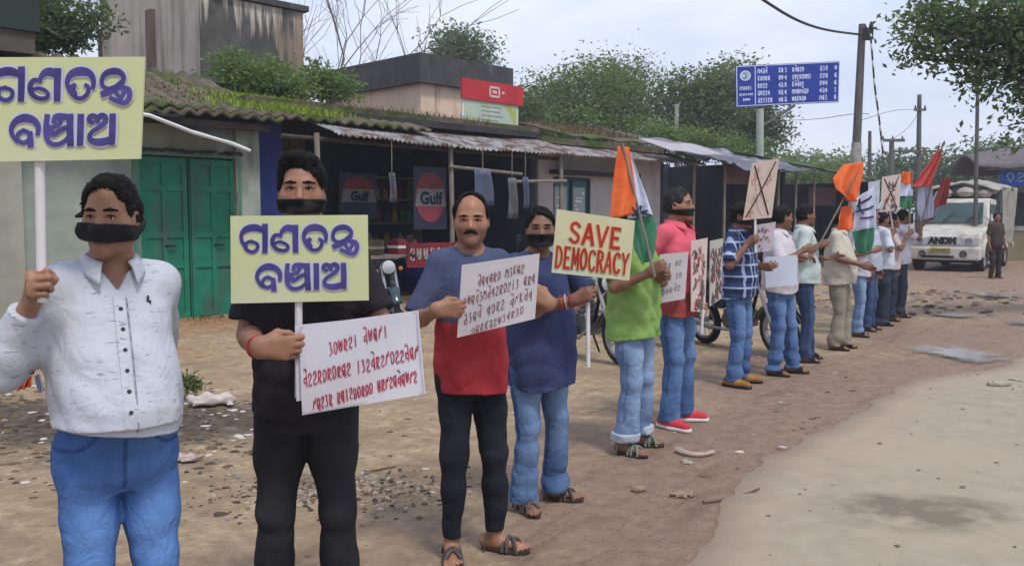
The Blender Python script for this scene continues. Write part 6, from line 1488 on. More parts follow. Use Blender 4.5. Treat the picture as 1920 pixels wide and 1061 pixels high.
# ---- flags: hanging cloth in saffron, white and green
SAFF = cloth('saffron_cloth', (.82, .19, .06), (.74, .13, .035), 6, .75); FLW = cloth('white_flag_cloth', (.60, .62, .75), (.52, .55, .68), 6, .75); FLG = cloth('green_flag_cloth', (.07, .24, .13), (.045, .17, .10), 6, .75); NAVYINK = cloth('navy_print_ink', (.03, .05, .12)); REDFLAG = cloth('red_pink_cloth', (.85, .16, .12), (.74, .12, .10), 6, .75); DKREDFLAG = cloth('dark_red_cloth', (.46, .09, .08), (.36, .07, .06), 6, .75)
def flag(label, pole_top, pole_bot, bands, seed=1, mark=None, folds_=3, dep=.05, group='party flags on poles', pr=.009):
    """bands: list of (mat, outline) ; outline = rows of (left point, right point) from top to bottom"""
    t = thing('flag', label, 'flag', pole_bot, group); pole(t, pole_top, pole_bot, pr, WOOD)
    for j, (mat, rows) in enumerate(bands):
        rows = [(np.asarray(a, float), np.asarray(b, float)) for a, b in rows]; nr_ = len(rows) - 1; mb = MB()
        def fn(a, b):
            q = a * nr_; i = min(int(q), nr_ - 1); k = q - i; l = rows[i][0] * (1 - k) + rows[i + 1][0] * k; r = rows[i][1] * (1 - k) + rows[i + 1][1] * k
            ph = seed + j * 1.3
            return l + (r - l) * b + V(.35, -1, 0) * dep * (math.sin(b * math.pi * (folds_ + 2) + ph + a * 2.6) * .8 + .4 * math.sin(b * 9 * folds_ * .5 + a * 4 + ph)) * (.25 + .75 * a)
        mb.grid(fn, 26, 30); mb.build('cloth_band', mat, t, smooth=True, solid=.002)
        if mark and mark[0] == j:
            m2 = MB()
            for (a0, b0, a1, b1, th_) in mark[2]:
                n_ = 6
                for i in range(n_):
                    p, q = (a0 + (a1 - a0) * i / n_, b0 + (b1 - b0) * i / n_), (a0 + (a1 - a0) * (i + 1) / n_, b0 + (b1 - b0) * (i + 1) / n_)
                    m2.tube([fn(*p) + V(.004, -.012, 0), fn(*q) + V(.004, -.012, 0)], th_, 5)
            m2.build('printed_emblem', mark[1], t)
    return t
f5 = 5.45
flag('drooping saffron white and green flag in front of the lime shirted man', P(1166, 268, f5), P(1228, 520, f5), [
    (SAFF, [(P(1158, 274, f5), P(1180, 276, f5)), (P(1152, 320, f5), P(1186, 318, f5)), (P(1149, 365, f5), P(1190, 360, f5)), (P(1146, 410, f5), P(1190, 402, f5))]),
    (FLW, [(P(1178, 290, f5 + .02), P(1182, 288, f5 + .02)), (P(1182, 330, f5 + .02), P(1196, 328, f5 + .02)), (P(1182, 375, f5 + .02), P(1212, 370, f5 + .02)), (P(1176, 410, f5 + .02), P(1224, 404, f5 + .02))]),
    (FLG, [(P(1180, 408, f5 + .04), P(1224, 402, f5 + .04)), (P(1184, 440, f5 + .04), P(1232, 434, f5 + .04)), (P(1190, 470, f5 + .04), P(1230, 462, f5 + .04)), (P(1202, 496, f5 + .04), P(1224, 488, f5 + .04))])],
    2, (1, NAVYINK, [(.80, .1, .98, .35, .008), (.98, .35, .80, .6, .008), (.85, .3, 1, .9, .006), (.95, .1, .9, .8, .006)]), dep=.018, folds_=1)
f9 = 9.35
flag('big saffron flag billowing at the slanting pole of the mint shirted man', P(1622, 298, f9), P(1530, 470, f9), [
    (SAFF, [(P(1584, 308, f9), P(1618, 304, f9)), (P(1562, 335, f9), P(1617, 335, f9)), (P(1564, 356, f9), P(1612, 362, f9)), (P(1590, 378, f9), P(1608, 378, f9))]),
    (SAFF, [(P(1578, 388, f9 + .06), P(1598, 384, f9 + .06)), (P(1568, 408, f9 + .06), P(1602, 406, f9 + .06)), (P(1572, 432, f9 + .06), P(1600, 430, f9 + .06))]),
    (FLW, [(P(1604, 372, f9 + .1), P(1640, 350, f9 + .1)), (P(1600, 400, f9 + .1), P(1642, 385, f9 + .1)), (P(1606, 432, f9 + .1), P(1640, 425, f9 + .1))]),
    (FLG, [(P(1596, 434, f9 + .12), P(1640, 426, f9 + .12)), (P(1606, 455, f9 + .12), P(1636, 450, f9 + .12)), (P(1612, 476, f9 + .12), P(1632, 470, f9 + .12))])],
    5, (2, NAVYINK, [(.1, .2, .6, .4, .010), (.3, .1, .2, .8, .010), (.5, .2, .5, .9, .010), (.7, .3, .75, .9, .009)]), dep=.05, folds_=1)
flag('small tricolour flag held up among the last men of the line', P(1712, 318, 13.2), P(1704, 440, 13.2), [
    (SAFF, [(P(1690, 322, 13.2), P(1711, 322, 13.2)), (P(1688, 345, 13.2), P(1710, 345, 13.2))]), (FLW, [(P(1688, 345, 13.2), P(1710, 345, 13.2)), (P(1687, 368, 13.2), P(1709, 368, 13.2))]), (FLG, [(P(1687, 368, 13.2), P(1709, 368, 13.2)), (P(1690, 390, 13.2), P(1708, 390, 13.2))])], 7, dep=.05, folds_=1)
f13 = 13.7
flag('red pink flag raised on a slanting pole before the white truck', P(1768, 270, f13), P(1724, 430, f13), [
    (REDFLAG, [(P(1758, 282, f13), P(1768, 280, f13)), (P(1738, 312, f13), P(1762, 308, f13)), (P(1718, 344, f13), P(1750, 340, f13)), (P(1714, 350, f13), P(1742, 350, f13))]),
    (FLW, [(P(1722, 348, f13 + .05), P(1748, 346, f13 + .05)), (P(1724, 385, f13 + .05), P(1748, 380, f13 + .05)), (P(1728, 412, f13 + .05), P(1742, 408, f13 + .05))])], 8, dep=.07, pr=.012)
f14 = 14.1
flag('dark red and white flag held in front of the truck windscreen', P(1788, 330, f14), P(1738, 420, f14), [
    (DKREDFLAG, [(P(1768, 334, f14), P(1786, 332, f14)), (P(1760, 362, f14), P(1778, 360, f14)), (P(1752, 388, f14), P(1768, 384, f14))]),
    (FLW, [(P(1756, 360, f14 + .06), P(1762, 356, f14 + .06)), (P(1744, 392, f14 + .06), P(1756, 386, f14 + .06)), (P(1738, 408, f14 + .06), P(1750, 404, f14 + .06))])], 9, dep=.05, pr=.012)
flag('small crumpled flag of red, orange and white tucked at the slub shirted man\'s elbow', P(88, 656, 2.62), P(52, 700, 2.62), [
    (REDFLAG, [(P(68, 676, 2.60), P(84, 666, 2.60)), (P(56, 696, 2.60), P(78, 690, 2.60))]), (SAFF, [(P(36, 712, 2.61), P(60, 704, 2.61)), (P(32, 732, 2.61), P(58, 724, 2.61))]), (FLW, [(P(64, 704, 2.62), P(74, 700, 2.62)), (P(74, 736, 2.62), P(82, 732, 2.62))]), (NAVYINK, [(P(40, 690, 2.62), P(66, 688, 2.62)), (P(38, 704, 2.62), P(62, 702, 2.62))])], 3, dep=.012, pr=.005)
# ---------------------------------------------------------------- poles, cables, road sign, truck, motorcycles, far house
POLEC = M('weathered_cement_pole', (.135, .13, .125), (.09, .085, .083), 5, .95, .3, 20, stretch=(3, 3, .5))
def pole_thing(label, px_b, px_t, py_t, d, r, white_to=None, arm=None, leany=0.0):
    b = gnd(px_b, d); tp = P(px_t, py_t, d + leany); t = thing('utility_pole', label, 'utility pole', b)
    mb = MB(); mb.tube([b - V(0, 0, .3), (b + tp) / 2, tp], [r * 1.15, r, r * .8], 10); mb.build('shaft', POLEC, t, smooth=True)
    if white_to is not None:
        k = (white_to - b[2]) / (tp[2] - b[2]); mb = MB(); mb.tube([b, b + (tp - b) * k], [r * 1.2, r * 1.16], 12); mb.build('whitewash_band', M('dull_whitewash', (.42, .41, .40), (.28, .27, .26), 5, .9), t, smooth=True)
    if arm:
        for (dz, L, th) in arm:
            mb = MB(); c = tp + V(0, -.12, dz); mb.box((-L, -.04, -th), (L, .04, th), o=c); ar = mb.build('crossarm', POLEC, t)
            for sx in (-.8, 0, .8):
                mb = MB(); mb.lathe([(.0, 0), (.05, .0), (.06, .05), (.03, .09), (.045, .14), (.0, .17)], c=c + V(L * sx, 0, th), n=8); mb.build('insulator', M('brown_insulator', (.10, .05, .035), None, 4, .3), ar, smooth=True)
    return t, tp
pm, ptop = pole_thing('tall leaning cement power pole with a whitewashed foot', 1597, 1617, 46, 24.5, .118, P(1600, 268, 24.5)[2])
mb = MB(); c = ptop + V(.12, -.05, -.25); mb.box((-.14, -.08, -.18), (.14, .08, .12), o=c); mb.tube([c + V(-.2, 0, .1), c + V(.25, 0, .14)], .035, 6); mb.lathe([(.05, 0), (.06, .1), (.02, .2)], c=c + V(.08, -.05, .1), n=8); mb.build('cable_clamp', BLACKM, pm)
p2, p2t = pole_thing('thinner grey power pole farther away with a low crossarm', 1722, 1724, 178, 42, .12, None, [(-2.65, 1.15, .05), (-.72, .28, .05)])
p3, p3t = pole_thing('dark wooden T shaped power pole behind the far flags', 1672, 1672, 262, 48, .16, None, [(-.05, .65, .08)])
p4, p4t = pole_thing('slim pale pole under the hanging tree by the truck', 1831, 1834, 118, 27, .06)
p5, p5t = pole_thing('short dark post between the main pole and the T pole', 1631, 1631, 246, 40, .09)
CABLE = M('black_cable', (.02, .02, .024), (.04, .04, .045), 30, .6)
def cable(label, pts, r, mat=CABLE, group='overhead cables'):
    pts = smooth_path([np.asarray(p) for p in pts], 3); mb = MB(); mb.tube(pts, r, 6); return tag(mb.build('cable', mat, smooth=True), label, 'cable', group)
cable('thick black cable sweeping in from the top of the frame to the main pole', [P(1340, -60, 17), P(1430, 0, 18), P(1490, 38, 20), P(1545, 57, 22.5), ptop + V(-.05, 0, -.28)], .030)
tw = [P(1621, 48, 24.3), P(1632, 62, 24.2), P(1636, 110, 24.2), P(1640, 165, 24.2), P(1647, 210, 24.2), P(1652, 255, 24.2), P(1657, 300, 24.2)]
cable('black cable drooping down the right side of the main pole', tw, .026)
mb = MB(); tp_ = smooth_path(tw[1:], 3)
for i in range(2, len(tp_) - 3, 5): mb.tube([tp_[i] + V(-.012, -.02, 0), tp_[i + 2] + V(.012, -.02, 0)], .027, 6)
tag(mb.build('cable_wrap', WHITEP), 'pale wrapping spiralled round the drooping cable', 'cable wrap')
cable('thin wire running from the blue sign side to the main pole', [P(1440, 226, 30), P(1530, 225, 28), P(1600, 213, 24.5), P(1630, 214, 26)], .010, M('grey_wire', (.16, .17, .19), None, 10))
cable('thin wire between the main pole and the thinner pole', [ptop + V(0, 0, -2.6), P(1680, 205, 33), p2t + V(0, 0, -.7)], .010, M('grey_wire', (.16, .17, .19), None, 10))
cable('loose wire dropping from the thinner pole to the T pole', [p2t + V(0, 0, -.8), P(1705, 240, 45), p3t], .012, M('grey_wire', (.16, .17, .19), None, 10))
# --- blue road sign
def road_sign():
    d = 30; tl, tr, br, bl = P(1380, 124, d), P(1575, 115, d + 1.2), P(1573, 192, d + 1.2), P(1381, 201, d); b = gnd(1426, d + .4)
    t = thing('road_sign', 'large blue place distance board with white lettering on a single post', 'road sign', b, None)
    B = Board(tl, tr, br, bl); asp = .42; mb = MB(); B.panel(mb, .06); bd = mb.build('panel', M('road_sign_blue', (.010, .035, .30), (.008, .028, .24), 2, .4), t)
    mb = MB(); mb.tube([b, P(1425, 205, d + .4)], .13, 12); mb.build('post', M('pale_green_grey_post', (.42, .45, .40), (.34, .37, .33), 4, .8), t, smooth=True)
    mb = MB(); mb.tube([P(1425, 240, d + .4), P(1490, 198, d + .7)], .05, 6); mb.build('brace', POLEC, t)
    WS = M('sign_white', (.62, .68, .85), (.55, .6, .78), 9, .5); mb = MB()
    for a, b_ in (((.005, .02), (.995, .02)), ((.995, .02), (.995, .98)), ((.995, .98), (.005, .98)), ((.005, .98), (.005, .02)), ((.178, .04), (.178, .96))): B.stroke(mb, [a, b_], .0075, .004, asp, 0)
    mb.build('border', WS, bd)
    mb = MB(); n = 28; cx, cy = .085, .25; rr = .052; c = B.pt(cx, cy, .008); mb.add([c] + [B.pt(cx + rr * math.cos(6.2832 * i / n), cy + rr / asp * math.sin(6.2832 * i / n), .008) for i in range(n)], [(0, 1 + i, 1 + (i + 1) % n) for i in range(n)]); mb.build('round_seal', WS, bd)
    mb = MB(); B.stroke(mb, [(.07, .2), (.1, .22), (.09, .3), (.07, .29)], .02, .012, asp); B.stroke(mb, [(cx + .036 * math.cos(a), cy + .036 / asp * math.sin(a)) for a in np.linspace(0, 6.28, 14)], .006, .012, asp); mb.build('seal_figure', M('grey_green_seal', (.2, .32, .33), None, 9), bd)
    r = random.Random(5); keys = 'abcdefhjkmn'
    for (row, (u0, n1), dig, (u2, n2), dg2) in [(0, (.20, 4), 2, (.53, 5), 3), (1, (.20, 5), 2, (.53, 8), 3), (2, (.20, 4), 2, (.53, 5), 3), (3, (.20, 5), 2, (.53, 7), 3), (4, (.20, 6), 2, (.53, 6), 3)]:
        v = .09 + row * .178; mb = MB(); k = 0
        def put(u, n_, cw):
            nonlocal k
            for i in range(n_):
                for st in GL[r.choice(keys)]:
                    k += 1; B.stroke(mb, [(u + cw * (i + p[0] * .85), v + p[1] * .125) for p in st], .0068, .004 + .0002 * (k % 9), asp, 1)
        put(u0, n1, .024); put(.40, dig, .024); put(.455, 1, .03); put(u2, n2, .0235); put(.80, dg2, .028); put(.945, 1, .03); mb.build('lettering', WS, bd)
    for (u, v, n_, cw, hh) in ((.03, .50, 6, .019, .10), (.025, .68, 8, .0165, .05), (.06, .80, 5, .014, .06)):
        mb = MB()
        for i in range(n_):
            for st in GL[r.choice(keys)]: B.stroke(mb, [(u + cw * (i + p[0] * .85), v + p[1] * hh) for p in st], .005, .004 + .0002 * i, asp, 1)
        mb.build('lettering', WS, bd)
road_sign()
# --- white pickup truck, modelled about its own axes: front toward -Y, rear +Y
TYRE = M('tyre_rubber', (.022, .021, .021), (.035, .033, .032), 9, .9, .2, 60); GLASS = M('dark_windscreen_glass', (.03, .06, .06), (.05, .085, .085), 1.5, .08, spec=.7)
CHROME = M('dull_steel', (.42, .42, .43), (.32, .32, .33), 12, .35, metal=.7)
TRUCKW = M('dusty_white_vehicle_paint', (.58, .57, .53), (.47, .44, .39), 3, .45, c3=(.30, .23, .17), scale3=2.5, lo3=.50, hi3=.72); LAMP = M('headlamp_glass', (.5, .52, .55), (.4, .42, .45), 8, .12, spec=.7)
def wheel(parent, c, r, w, axis, spokes=0, bike=False):
    mb = MB(); prof = [(r * .66, -w * .5), (r * .93, -w * .5), (r, -w * .28), (r, w * .28), (r * .93, w * .5), (r * .66, w * .5)]
    if bike: prof = [(r - .075, -w * .3), (r - .04, -w * .5), (r, -w * .15), (r, w * .15), (r - .04, w * .5), (r - .075, w * .3)]
    mb.lathe(prof, c=c, axis=axis, n=28); ty = mb.build('wheel', TYRE, parent, smooth=True)
    mb = MB()
    if bike:
        mb.lathe([(r - .10, -w * .25), (r - .07, -w * .32), (r - .07, w * .32), (r - .10, w * .25), (r - .10, -w * .25)], c=c, axis=axis, n=28); mb.lathe([(.0, -.05), (.045, -.05), (.045, .05), (.0, .05)], c=c, axis=axis, n=12)
        ax = nrm(axis); u = nrm(np.cross(ax, (0, 0, 1))); v = np.cross(ax, u)
        for k in range(12):
            a = 6.2832 * k / 12; mb.tube([np.asarray(c) + (u * math.cos(a) + v * math.sin(a)) * .04, np.asarray(c) + (u * math.cos(a) + v * math.sin(a)) * (r - .085)], .006, 4)
    else: mb.lathe([(.0, -w * .30), (r * .30, -w * .34), (r * .34, -w * .2), (r * .62, -w * .25), (r * .68, -w * .45), (r * .68, w * .45), (r * .5, w * .3), (.0, w * .3)], c=c, axis=axis, n=24)
    mb.build('rim', CHROME, ty, smooth=True); return ty
def truck():
    loc = P(1772, HORIZON, 26.5); loc[2] = 0; t = thing('pickup_truck', 'white pickup truck with a tall tarpaulin covered load, facing the camera', 'truck', (0, 0, 0)); W = .97
    prof = [(.0, .62), (.02, .98), (.16, 1.12), (1.12, 1.34), (1.60, 2.08), (1.85, 2.17), (2.75, 2.15), (2.85, 1.3), (2.85, .62)]
    mb = MB(); n = len(prof); sec = []
    for x, k in ((-W, 1), (W, 1)): sec += [(x * (1 if z < 1.4 else .90), y, z) for y, z in prof]
    mb.add(sec, [tuple(range(n)), tuple(range(2 * n - 1, n - 1, -1))] + [(i, n + i, n + (i + 1) % n, (i + 1) % n) for i in range(n)]); mb.build('cab', TRUCKW, t, bevel=.05)
    a, b = np.array((0, 1.17, 1.40)), np.array((0, 1.555, 2.00)); mb = MB(); off = V(0, -.05, .03)
    mb.add([a + off + V(-.80, 0, 0), a + off + V(.80, 0, 0), b + off + V(.74, 0, 0), b + off + V(-.74, 0, 0)], [(0, 1, 2, 3)]); ws = mb.build('windscreen', GLASS, t, solid=.02)
    mb = MB(); 
    for x in (-.3, .35): mb.tube([a + off * 1.9 + V(x, 0, .02), a + off * 1.9 + V(x + .3, .16, .28)], .012, 5)
    mb.build('wipers', BLACKM, ws)
    for sx in (-1, 1):
        mb = MB(); mb.prism([(1.36, 1.40), (1.72, 1.98), (2.62, 1.98), (2.68, 1.40)], (V(0, 1, 0), V(0, 0, 1), V(sx, 0, 0)), V(sx * (W * .925), 0, 0), .03); mb.build('side_window', GLASS, t)
        mb = MB(); mb.box((-.01, 1.2, .7), (.01, 1.24, 2.0), o=(sx * (W + .005), 0, 0)); mb.box((-.01, 2.72, .7), (.01, 2.75, 2.1), o=(sx * (W + .005), 0, 0)); mb.box((-.012, 2.3, 1.22), (.02, 2.5, 1.27), o=(sx * (W + .01), 0, 0)); mb.build('door_seams', BLACKM, t)
        mb = MB(); mb.box((-.22, -.02, .79), (.22, .05, 1.0), o=(sx * .68, 0, 0)); hl = mb.build('headlight', LAMP, t, bevel=.02)
        mb = MB(); mb.lathe([(0, 0), (.08, .0), (.09, .04)], c=(sx * .66, -.04, .90), axis=(0, -1, 0), n=14); mb.build('reflector', CHROME, hl, smooth=True)
        mb = MB(); mb.lathe([(0, .01), (.09, .01), (.10, .05)], c=(sx * .55, -.15, .52), axis=(0, -1, 0), n=16); mb.build('fog_lamp', BLACKM, t, smooth=True)
        mb = MB(); mb.tube([V(sx * W, 1.2, 1.45), V(sx * (W + .22), 1.1, 1.5)], .02, 6); mb.box((-.09, -.03, -.16), (.09, .03, .16), o=V(sx * (W + .26), 1.08, 1.55)); mb.build('mirror', BLACKM, t)
        mb = MB(); n_ = 14; arc = [(.75 + .52 * math.cos(math.pi * i / n_), .42 + .55 * math.sin(math.pi * i / n_)) for i in range(n_ + 1)]; arc2 = [(.75 + .44 * math.cos(math.pi * (n_ - i) / n_), .42 + .46 * math.sin(math.pi * (n_ - i) / n_)) for i in range(n_ + 1)]
        mb.prism(arc + arc2, (V(0, 1, 0), V(0, 0, 1), V(sx, 0, 0)), V(sx * (W - .03), 0, 0), .09); mb.build('wheel_arch', TRUCKW, t)
        mb = MB(); mb.prism([(.31, .42)] + [(.75 + .44 * math.cos(math.pi * (n_ - i) / n_), .42 + .46 * math.sin(math.pi * (n_ - i) / n_)) for i in range(n_ + 1)], (V(0, 1, 0), V(0, 0, 1), V(sx, 0, 0)), V(sx * (W - .02), 0, 0), .03); mb.build('arch_shadow_liner', BLACKM, t)
        wheel(t, (sx * (W - .12), .75, .38), .38, .24, (1, 0, 0)); wheel(t, (sx * (W - .14), 4.25, .38), .38, .26, (1, 0, 0))
    mb = MB(); mb.box((-W - .02, -.16, .34), (W + .02, .12, .72)); mb.build('bumper', TRUCKW, t, bevel=.05)
    mb = MB(); mb.box((-.55, -.185, .40), (.30, -.15, .47)); mb.build('air_intake', BLACKM, t)
    mb = MB(); mb.box((-.46, -.02, .78), (.46, .03, 1.02)); gr = mb.build('grille', M('grille_white', (.55, .55, .54), None, 4), t)
    mb = MB()
    for i in range(12): mb.box((-.45 + i * .078, -.028, .785), (-.45 + i * .078 + .022, -.018, .815))
    mb.build('grille_slots', BLACKM, gr)
    letters('ANDM', .25, BLACKM, gr, (-.05, -.03, .82), (V(1, 0, 0), V(0, 0, 1), V(0, -1, 0)), bold=.02, sx=1.0)
    mb = MB(); mb.box((-.34, -.20, .56), (.22, -.17, .69)); pl = mb.build('number_plate', M('yellow_plate', (.50, .38, .10), (.42, .32, .09), 9), t)
    mb = MB(); r = random.Random(3)
    for i in range(7):
        for st in GL[r.choice('bcdjkh')]: mb.tube([V(-.31 + i * .074 + p[0] * .055, -.205, .665 - p[1] * .08) for p in st], .008, 4)
    mb.build('plate_characters', BLACKM, pl)
    mb = MB(); mb.box((-W + .1, .1, .26), (W - .1, 5.2, .62)); mb.build('chassis', BLACKM, t)
    mb = MB(); mb.box((-W - .02, 2.95, .62), (W + .02, 5.5, .78)); mb.build('cargo_floor', TRUCKW, t)
    GT = M('greyish_dusty_tarpaulin', (.36, .35, .30), (.28, .27, .235), 3, .85, .4, 10, c3=(.22, .20, .17), scale3=2.2, lo3=.52, hi3=.7)
    for sx in (-1, 1):
        mb = MB()
        def fn(a_, b_): 
            y = 2.93 + 2.6 * a_; z = .80 + 1.78 * b_
            return V(sx * (W + .02 + .05 * math.sin(a_ * 11 + b_ * 3) * (1 - b_ * .3)), y, z - .18 * a_ * (1 - b_))
        mb.grid(fn, 26, 14); mb.build('side_tarpaulin', GT, t, smooth=True, solid=.03)
    mb = MB()
    def fn2(a_, b_):
        x = -W - .04 + 2 * (W + .04) * a_; y = 2.2 + 3.3 * b_; z = 2.52 + .22 * math.sin(math.pi * a_) + .16 * (float(vnoise(x * 3, y * 2, 4, 1.2)) - .5) - .35 * max(0, .25 - b_)
        return V(x, y, z)
    mb.grid(fn2, 20, 24); mb.build('top_tarpaulin', GT, t, smooth=True, solid=.04)
    mb = MB()
    for (x, y, z, s) in ((-.5, 2.3, 2.36, .24), (.1, 2.2, 2.38, .26), (.6, 2.4, 2.34, .23), (-.2, 2.7, 2.42, .28), (.7, 2.75, 2.44, .24)): mb.lathe([(.01, -s * .6), (s * .7, -s * .5), (s, 0), (s * .7, s * .45), (.01, s * .6)], c=(x, y, z), n=12)
    mb.build('roof_bundles', M('pinkish_sacking', (.42, .37, .35), (.32, .28, .26), 6, .9, .5, 12), t, smooth=True)
    mb = MB(); mb.box((-W + .06, 2.92, .78), (W - .06, 2.97, 2.5)); mb.build('front_board', M('dark_bed_front', (.09, .09, .085), None, 4), t)
    t.location = tuple(loc); t.rotation_euler = (0, 0, R(-38)); t.scale = (1.02,) * 3; ORG[t] = loc
truck()
# --- motorcycles, modelled once: forward +X
TANK = M('teal_black_tank', (.02, .05, .06), (.015, .035, .045), 4, .25, spec=.6); SEATM = M('black_seat_vinyl', (.018, .017, .018), None, 8, .55); ENG = M('engine_grey', (.17, .17, .175), (.10, .10, .105), 14, .5, metal=.5)
def motorcycle():
    t = thing('motorcycle', 'x', 'motorcycle', (0, 0, 0), 'motorcycles parked before the shops')
    wheel(t, (.66, 0, .30), .30, .085, (0, 1, 0), bike=True); wheel(t, (-.62, 0, .30), .30, .10, (0, 1, 0), bike=True)
    for sy in (-1, 1):
        mb = MB(); mb.tube([V(.66, sy * .085, .30), V(.44, sy * .085, .92)], .022, 8); mb.build('fork', CHROME, t, smooth=True)
        mb = MB(); mb.tube([V(-.62, sy * .11, .32), V(-.50, sy * .12, .66)], .028, 8); mb.build('shock', CHROME, t, smooth=True)
        mb = MB(); mb.tube([V(.42, sy * .10, .98), V(.40, sy * .34, 1.02), V(.30, sy * .42, 1.0)], .014, 6); mb.tube([V(.36, sy * .36, 1.01), V(.29, sy * .43, 1.0)], .02, 8); hb_ = mb.build('handlebar', BLACKM, t, smooth=True)
        mb = MB(); mb.tube([V(.40, sy * .30, 1.02), V(.38, sy * .36, 1.2)], .007, 5); mb.lathe([(0, 0), (.055, .0), (.06, .015), (.0, .03)], c=V(.40, sy * .37, 1.24), axis=(-1, 0, .1), n=14); mb.build('mirror', BLACKM, hb_, smooth=True)
        mb = MB(); mb.lathe([(.0, -.03), (.03, -.02), (.03, .02), (0, .03)], c=V(.50, sy * .17, .86), axis=(1, 0, 0), n=10); mb.build('indicator', M('amber_lens', (.5, .2, .02), None, 4, .3), t, smooth=True)
    mb = MB(); mb.lathe([(.03, -.10), (.085, -.06), (.10, .0), (.095, .03)], c=(.52, 0, .90), axis=(1, 0, 0), n=18); h = mb.build('headlight', BLACKM, t, smooth=True)
    mb = MB(); mb.lathe([(0, .05), (.06, .045), (.093, .028)], c=(.52, 0, .90), axis=(1, 0, 0), n=18); mb.build('lens', LAMP, h, smooth=True)
    mb = MB(); mb.lathe([(.0, -.27), (.07, -.25), (.12, -.1), (.145, .08), (.12, .2), (.0, .27)], c=(.16, 0, .84), axis=(1, 0, .12), n=16); mb.build('fuel_tank', TANK, t, smooth=True)
    mb = MB(); mb.grid(lambda a, b: V(-.78 + .80 * a, (.12 - .03 * a) * math.cos(math.pi * b), .80 + .05 * math.sin(math.pi * b) + .05 * (1 - a) ** 2), 12, 8); mb.box((-.76, -.11, .73), (.0, .11, .80)); mb.build('seat', SEATM, t, smooth=True)
    mb = MB(); mb.box((-.12, -.11, .30), (.22, .11, .50)); mb.lathe([(.10, 0), (.115, .03), (.10, .06), (.115, .09), (.10, .12), (.115, .15), (.09, .2)], c=(.10, 0, .48), n=14); mb.lathe([(0, -.15), (.10, -.15), (.10, .15), (0, .15)], c=(-.02, 0, .38), axis=(0, 1, 0), n=16); mb.build('engine', ENG, t, smooth=False)
    mb = MB(); mb.tube([V(.20, -.09, .55), V(.28, -.12, .40), V(.1, -.14, .27), V(-.3, -.16, .27)], .02, 8); mb.tube([V(-.28, -.16, .27), V(-.8, -.17, .36)], [.035, .045], 10); mb.build('exhaust', CHROME, t, smooth=True)
    for (cx, r_, a0, a1, nm) in ((.66, .345, 20, 165, 'front_mudguard'), (-.62, .36, 30, 190, 'rear_mudguard')):
        mb = MB(); mb.grid(lambda a, b, cx=cx, r_=r_, a0=a0, a1=a1: V(cx + (r_ - .02 * abs(2 * b - 1)) * math.cos(R(a0 + (a1 - a0) * a)), (b - .5) * .14, .30 + (r_ - .02 * abs(2 * b - 1)) * math.sin(R(a0 + (a1 - a0) * a))), 16, 4); mb.build(nm, TANK, t, smooth=True, solid=.006)
    mb = MB(); mb.tube([V(.42, 0, .88), V(.1, 0, .72), V(-.3, 0, .70), V(-.75, 0, .74)], .025, 8); mb.tube([V(.40, 0, .84), V(.24, 0, .45), V(-.1, 0, .32), V(-.62, .08, .31)], .022, 8); mb.build('frame', BLACKM, t, smooth=True)
    mb = MB(); mb.box((-.48, -.13, .50), (-.12, .13, .72)); mb.build('side_cover', TANK, t, bevel=.03)
    mb = MB(); mb.box((-.86, -.07, .70), (-.80, .07, .77)); mb.build('tail_lamp', M('red_lens', (.4, .02, .02), None, 4, .3), t, bevel=.01)
    mb = MB(); mb.tube([V(.0, .12, .30), V(-.08, .26, .01)], .014, 6); mb.build('side_stand', BLACKM, t)
    return t
mk = motorcycle()
def place(o, loc, rz, label, tilt=.12):
    o.location = tuple(loc); o.rotation_mode = 'XYZ'; o.rotation_euler = (tilt, 0, rz); o['label'] = label
place(mk, G(1388, 655), R(-62), 'teal and black motorcycle parked behind the checked shirted man')
for (px, py, rz, lb) in ((1098, 668, -58, 'motorcycle parked behind the navy tee and lime tee men'), (735, 612, -75, 'motorcycle under the garage awning right of the yellow placard'), (655, 606, -70, 'motorcycle in the garage mouth hidden behind the man in black'), (925, 605, -60, 'motorcycle beyond the moustached man before the garage'), (1215, 640, -64, 'motorcycle parked between the lime and pink shirted men')):
    q = G(px, py); q[2] = float(ground_h(q[0], q[1])); place(copy_tree(mk), q, R(rz), lb)
# --- workshop things under the awning
def workbench():
    c = FP(3.6, 0, .15); c[2] = .02; t = thing('workbench', 'rough wooden workbench at the garage mouth', 'workbench', c); ax = (FE, FN, V(0, 0, 1))
    mb = MB(); mb.box((-1.1, -.3, .84), (1.1, .3, .90), ax=ax, o=c); mb.build('top', WOOD, t)
    for x in (-1.0, 1.0):
        for y in (-.24, .24): mb = MB(); mb.box((x - .04, y - .04, 0), (x + .04, y + .04, .84), ax=ax, o=c); mb.build('leg', WOOD, t)
workbench()
r = random.Random(9)
for k, (u, w, z, lb) in enumerate(((3.0, .15, .93, 'lower greasy cardboard box on the workbench'), (3.8, .1, .93, 'red and white parcel on the workbench'))):
    c = FP(u, z, w); t = thing('parcel', lb, 'parcel', c); mb = MB(); mb.box((-.22, -.16, 0), (.22, .16, .26), ax=(FE, FN, V(0, 0, 1)), o=c); mb.build('box', M('box_paper_%s' % 'ab'[k], ((.09, .05, .035), (.22, .03, .04))[k], None, 5), t); mb = MB(); mb.box((-.224, -.164, .10), (.224, .164, .15), ax=(FE, FN, V(0, 0, 1)), o=c); mb.build('tape', WHITEP if k else WOOD, t)
for k in range(4):
    c = FP(5.5, .16 + .12 * k, -.6); mb = MB(); mb.lathe([(.20, -.055), (.29, -.055), (.31, 0), (.29, .055), (.20, .055), (.19, 0), (.20, -.055)], c=c, n=26); tag(mb.build('tyre', TYRE, smooth=True), ('lowest', 'second', 'third', 'topmost')[k] + ' tyre of the stack inside the dark garage', 'tyre', 'old tyres stacked in the garage')
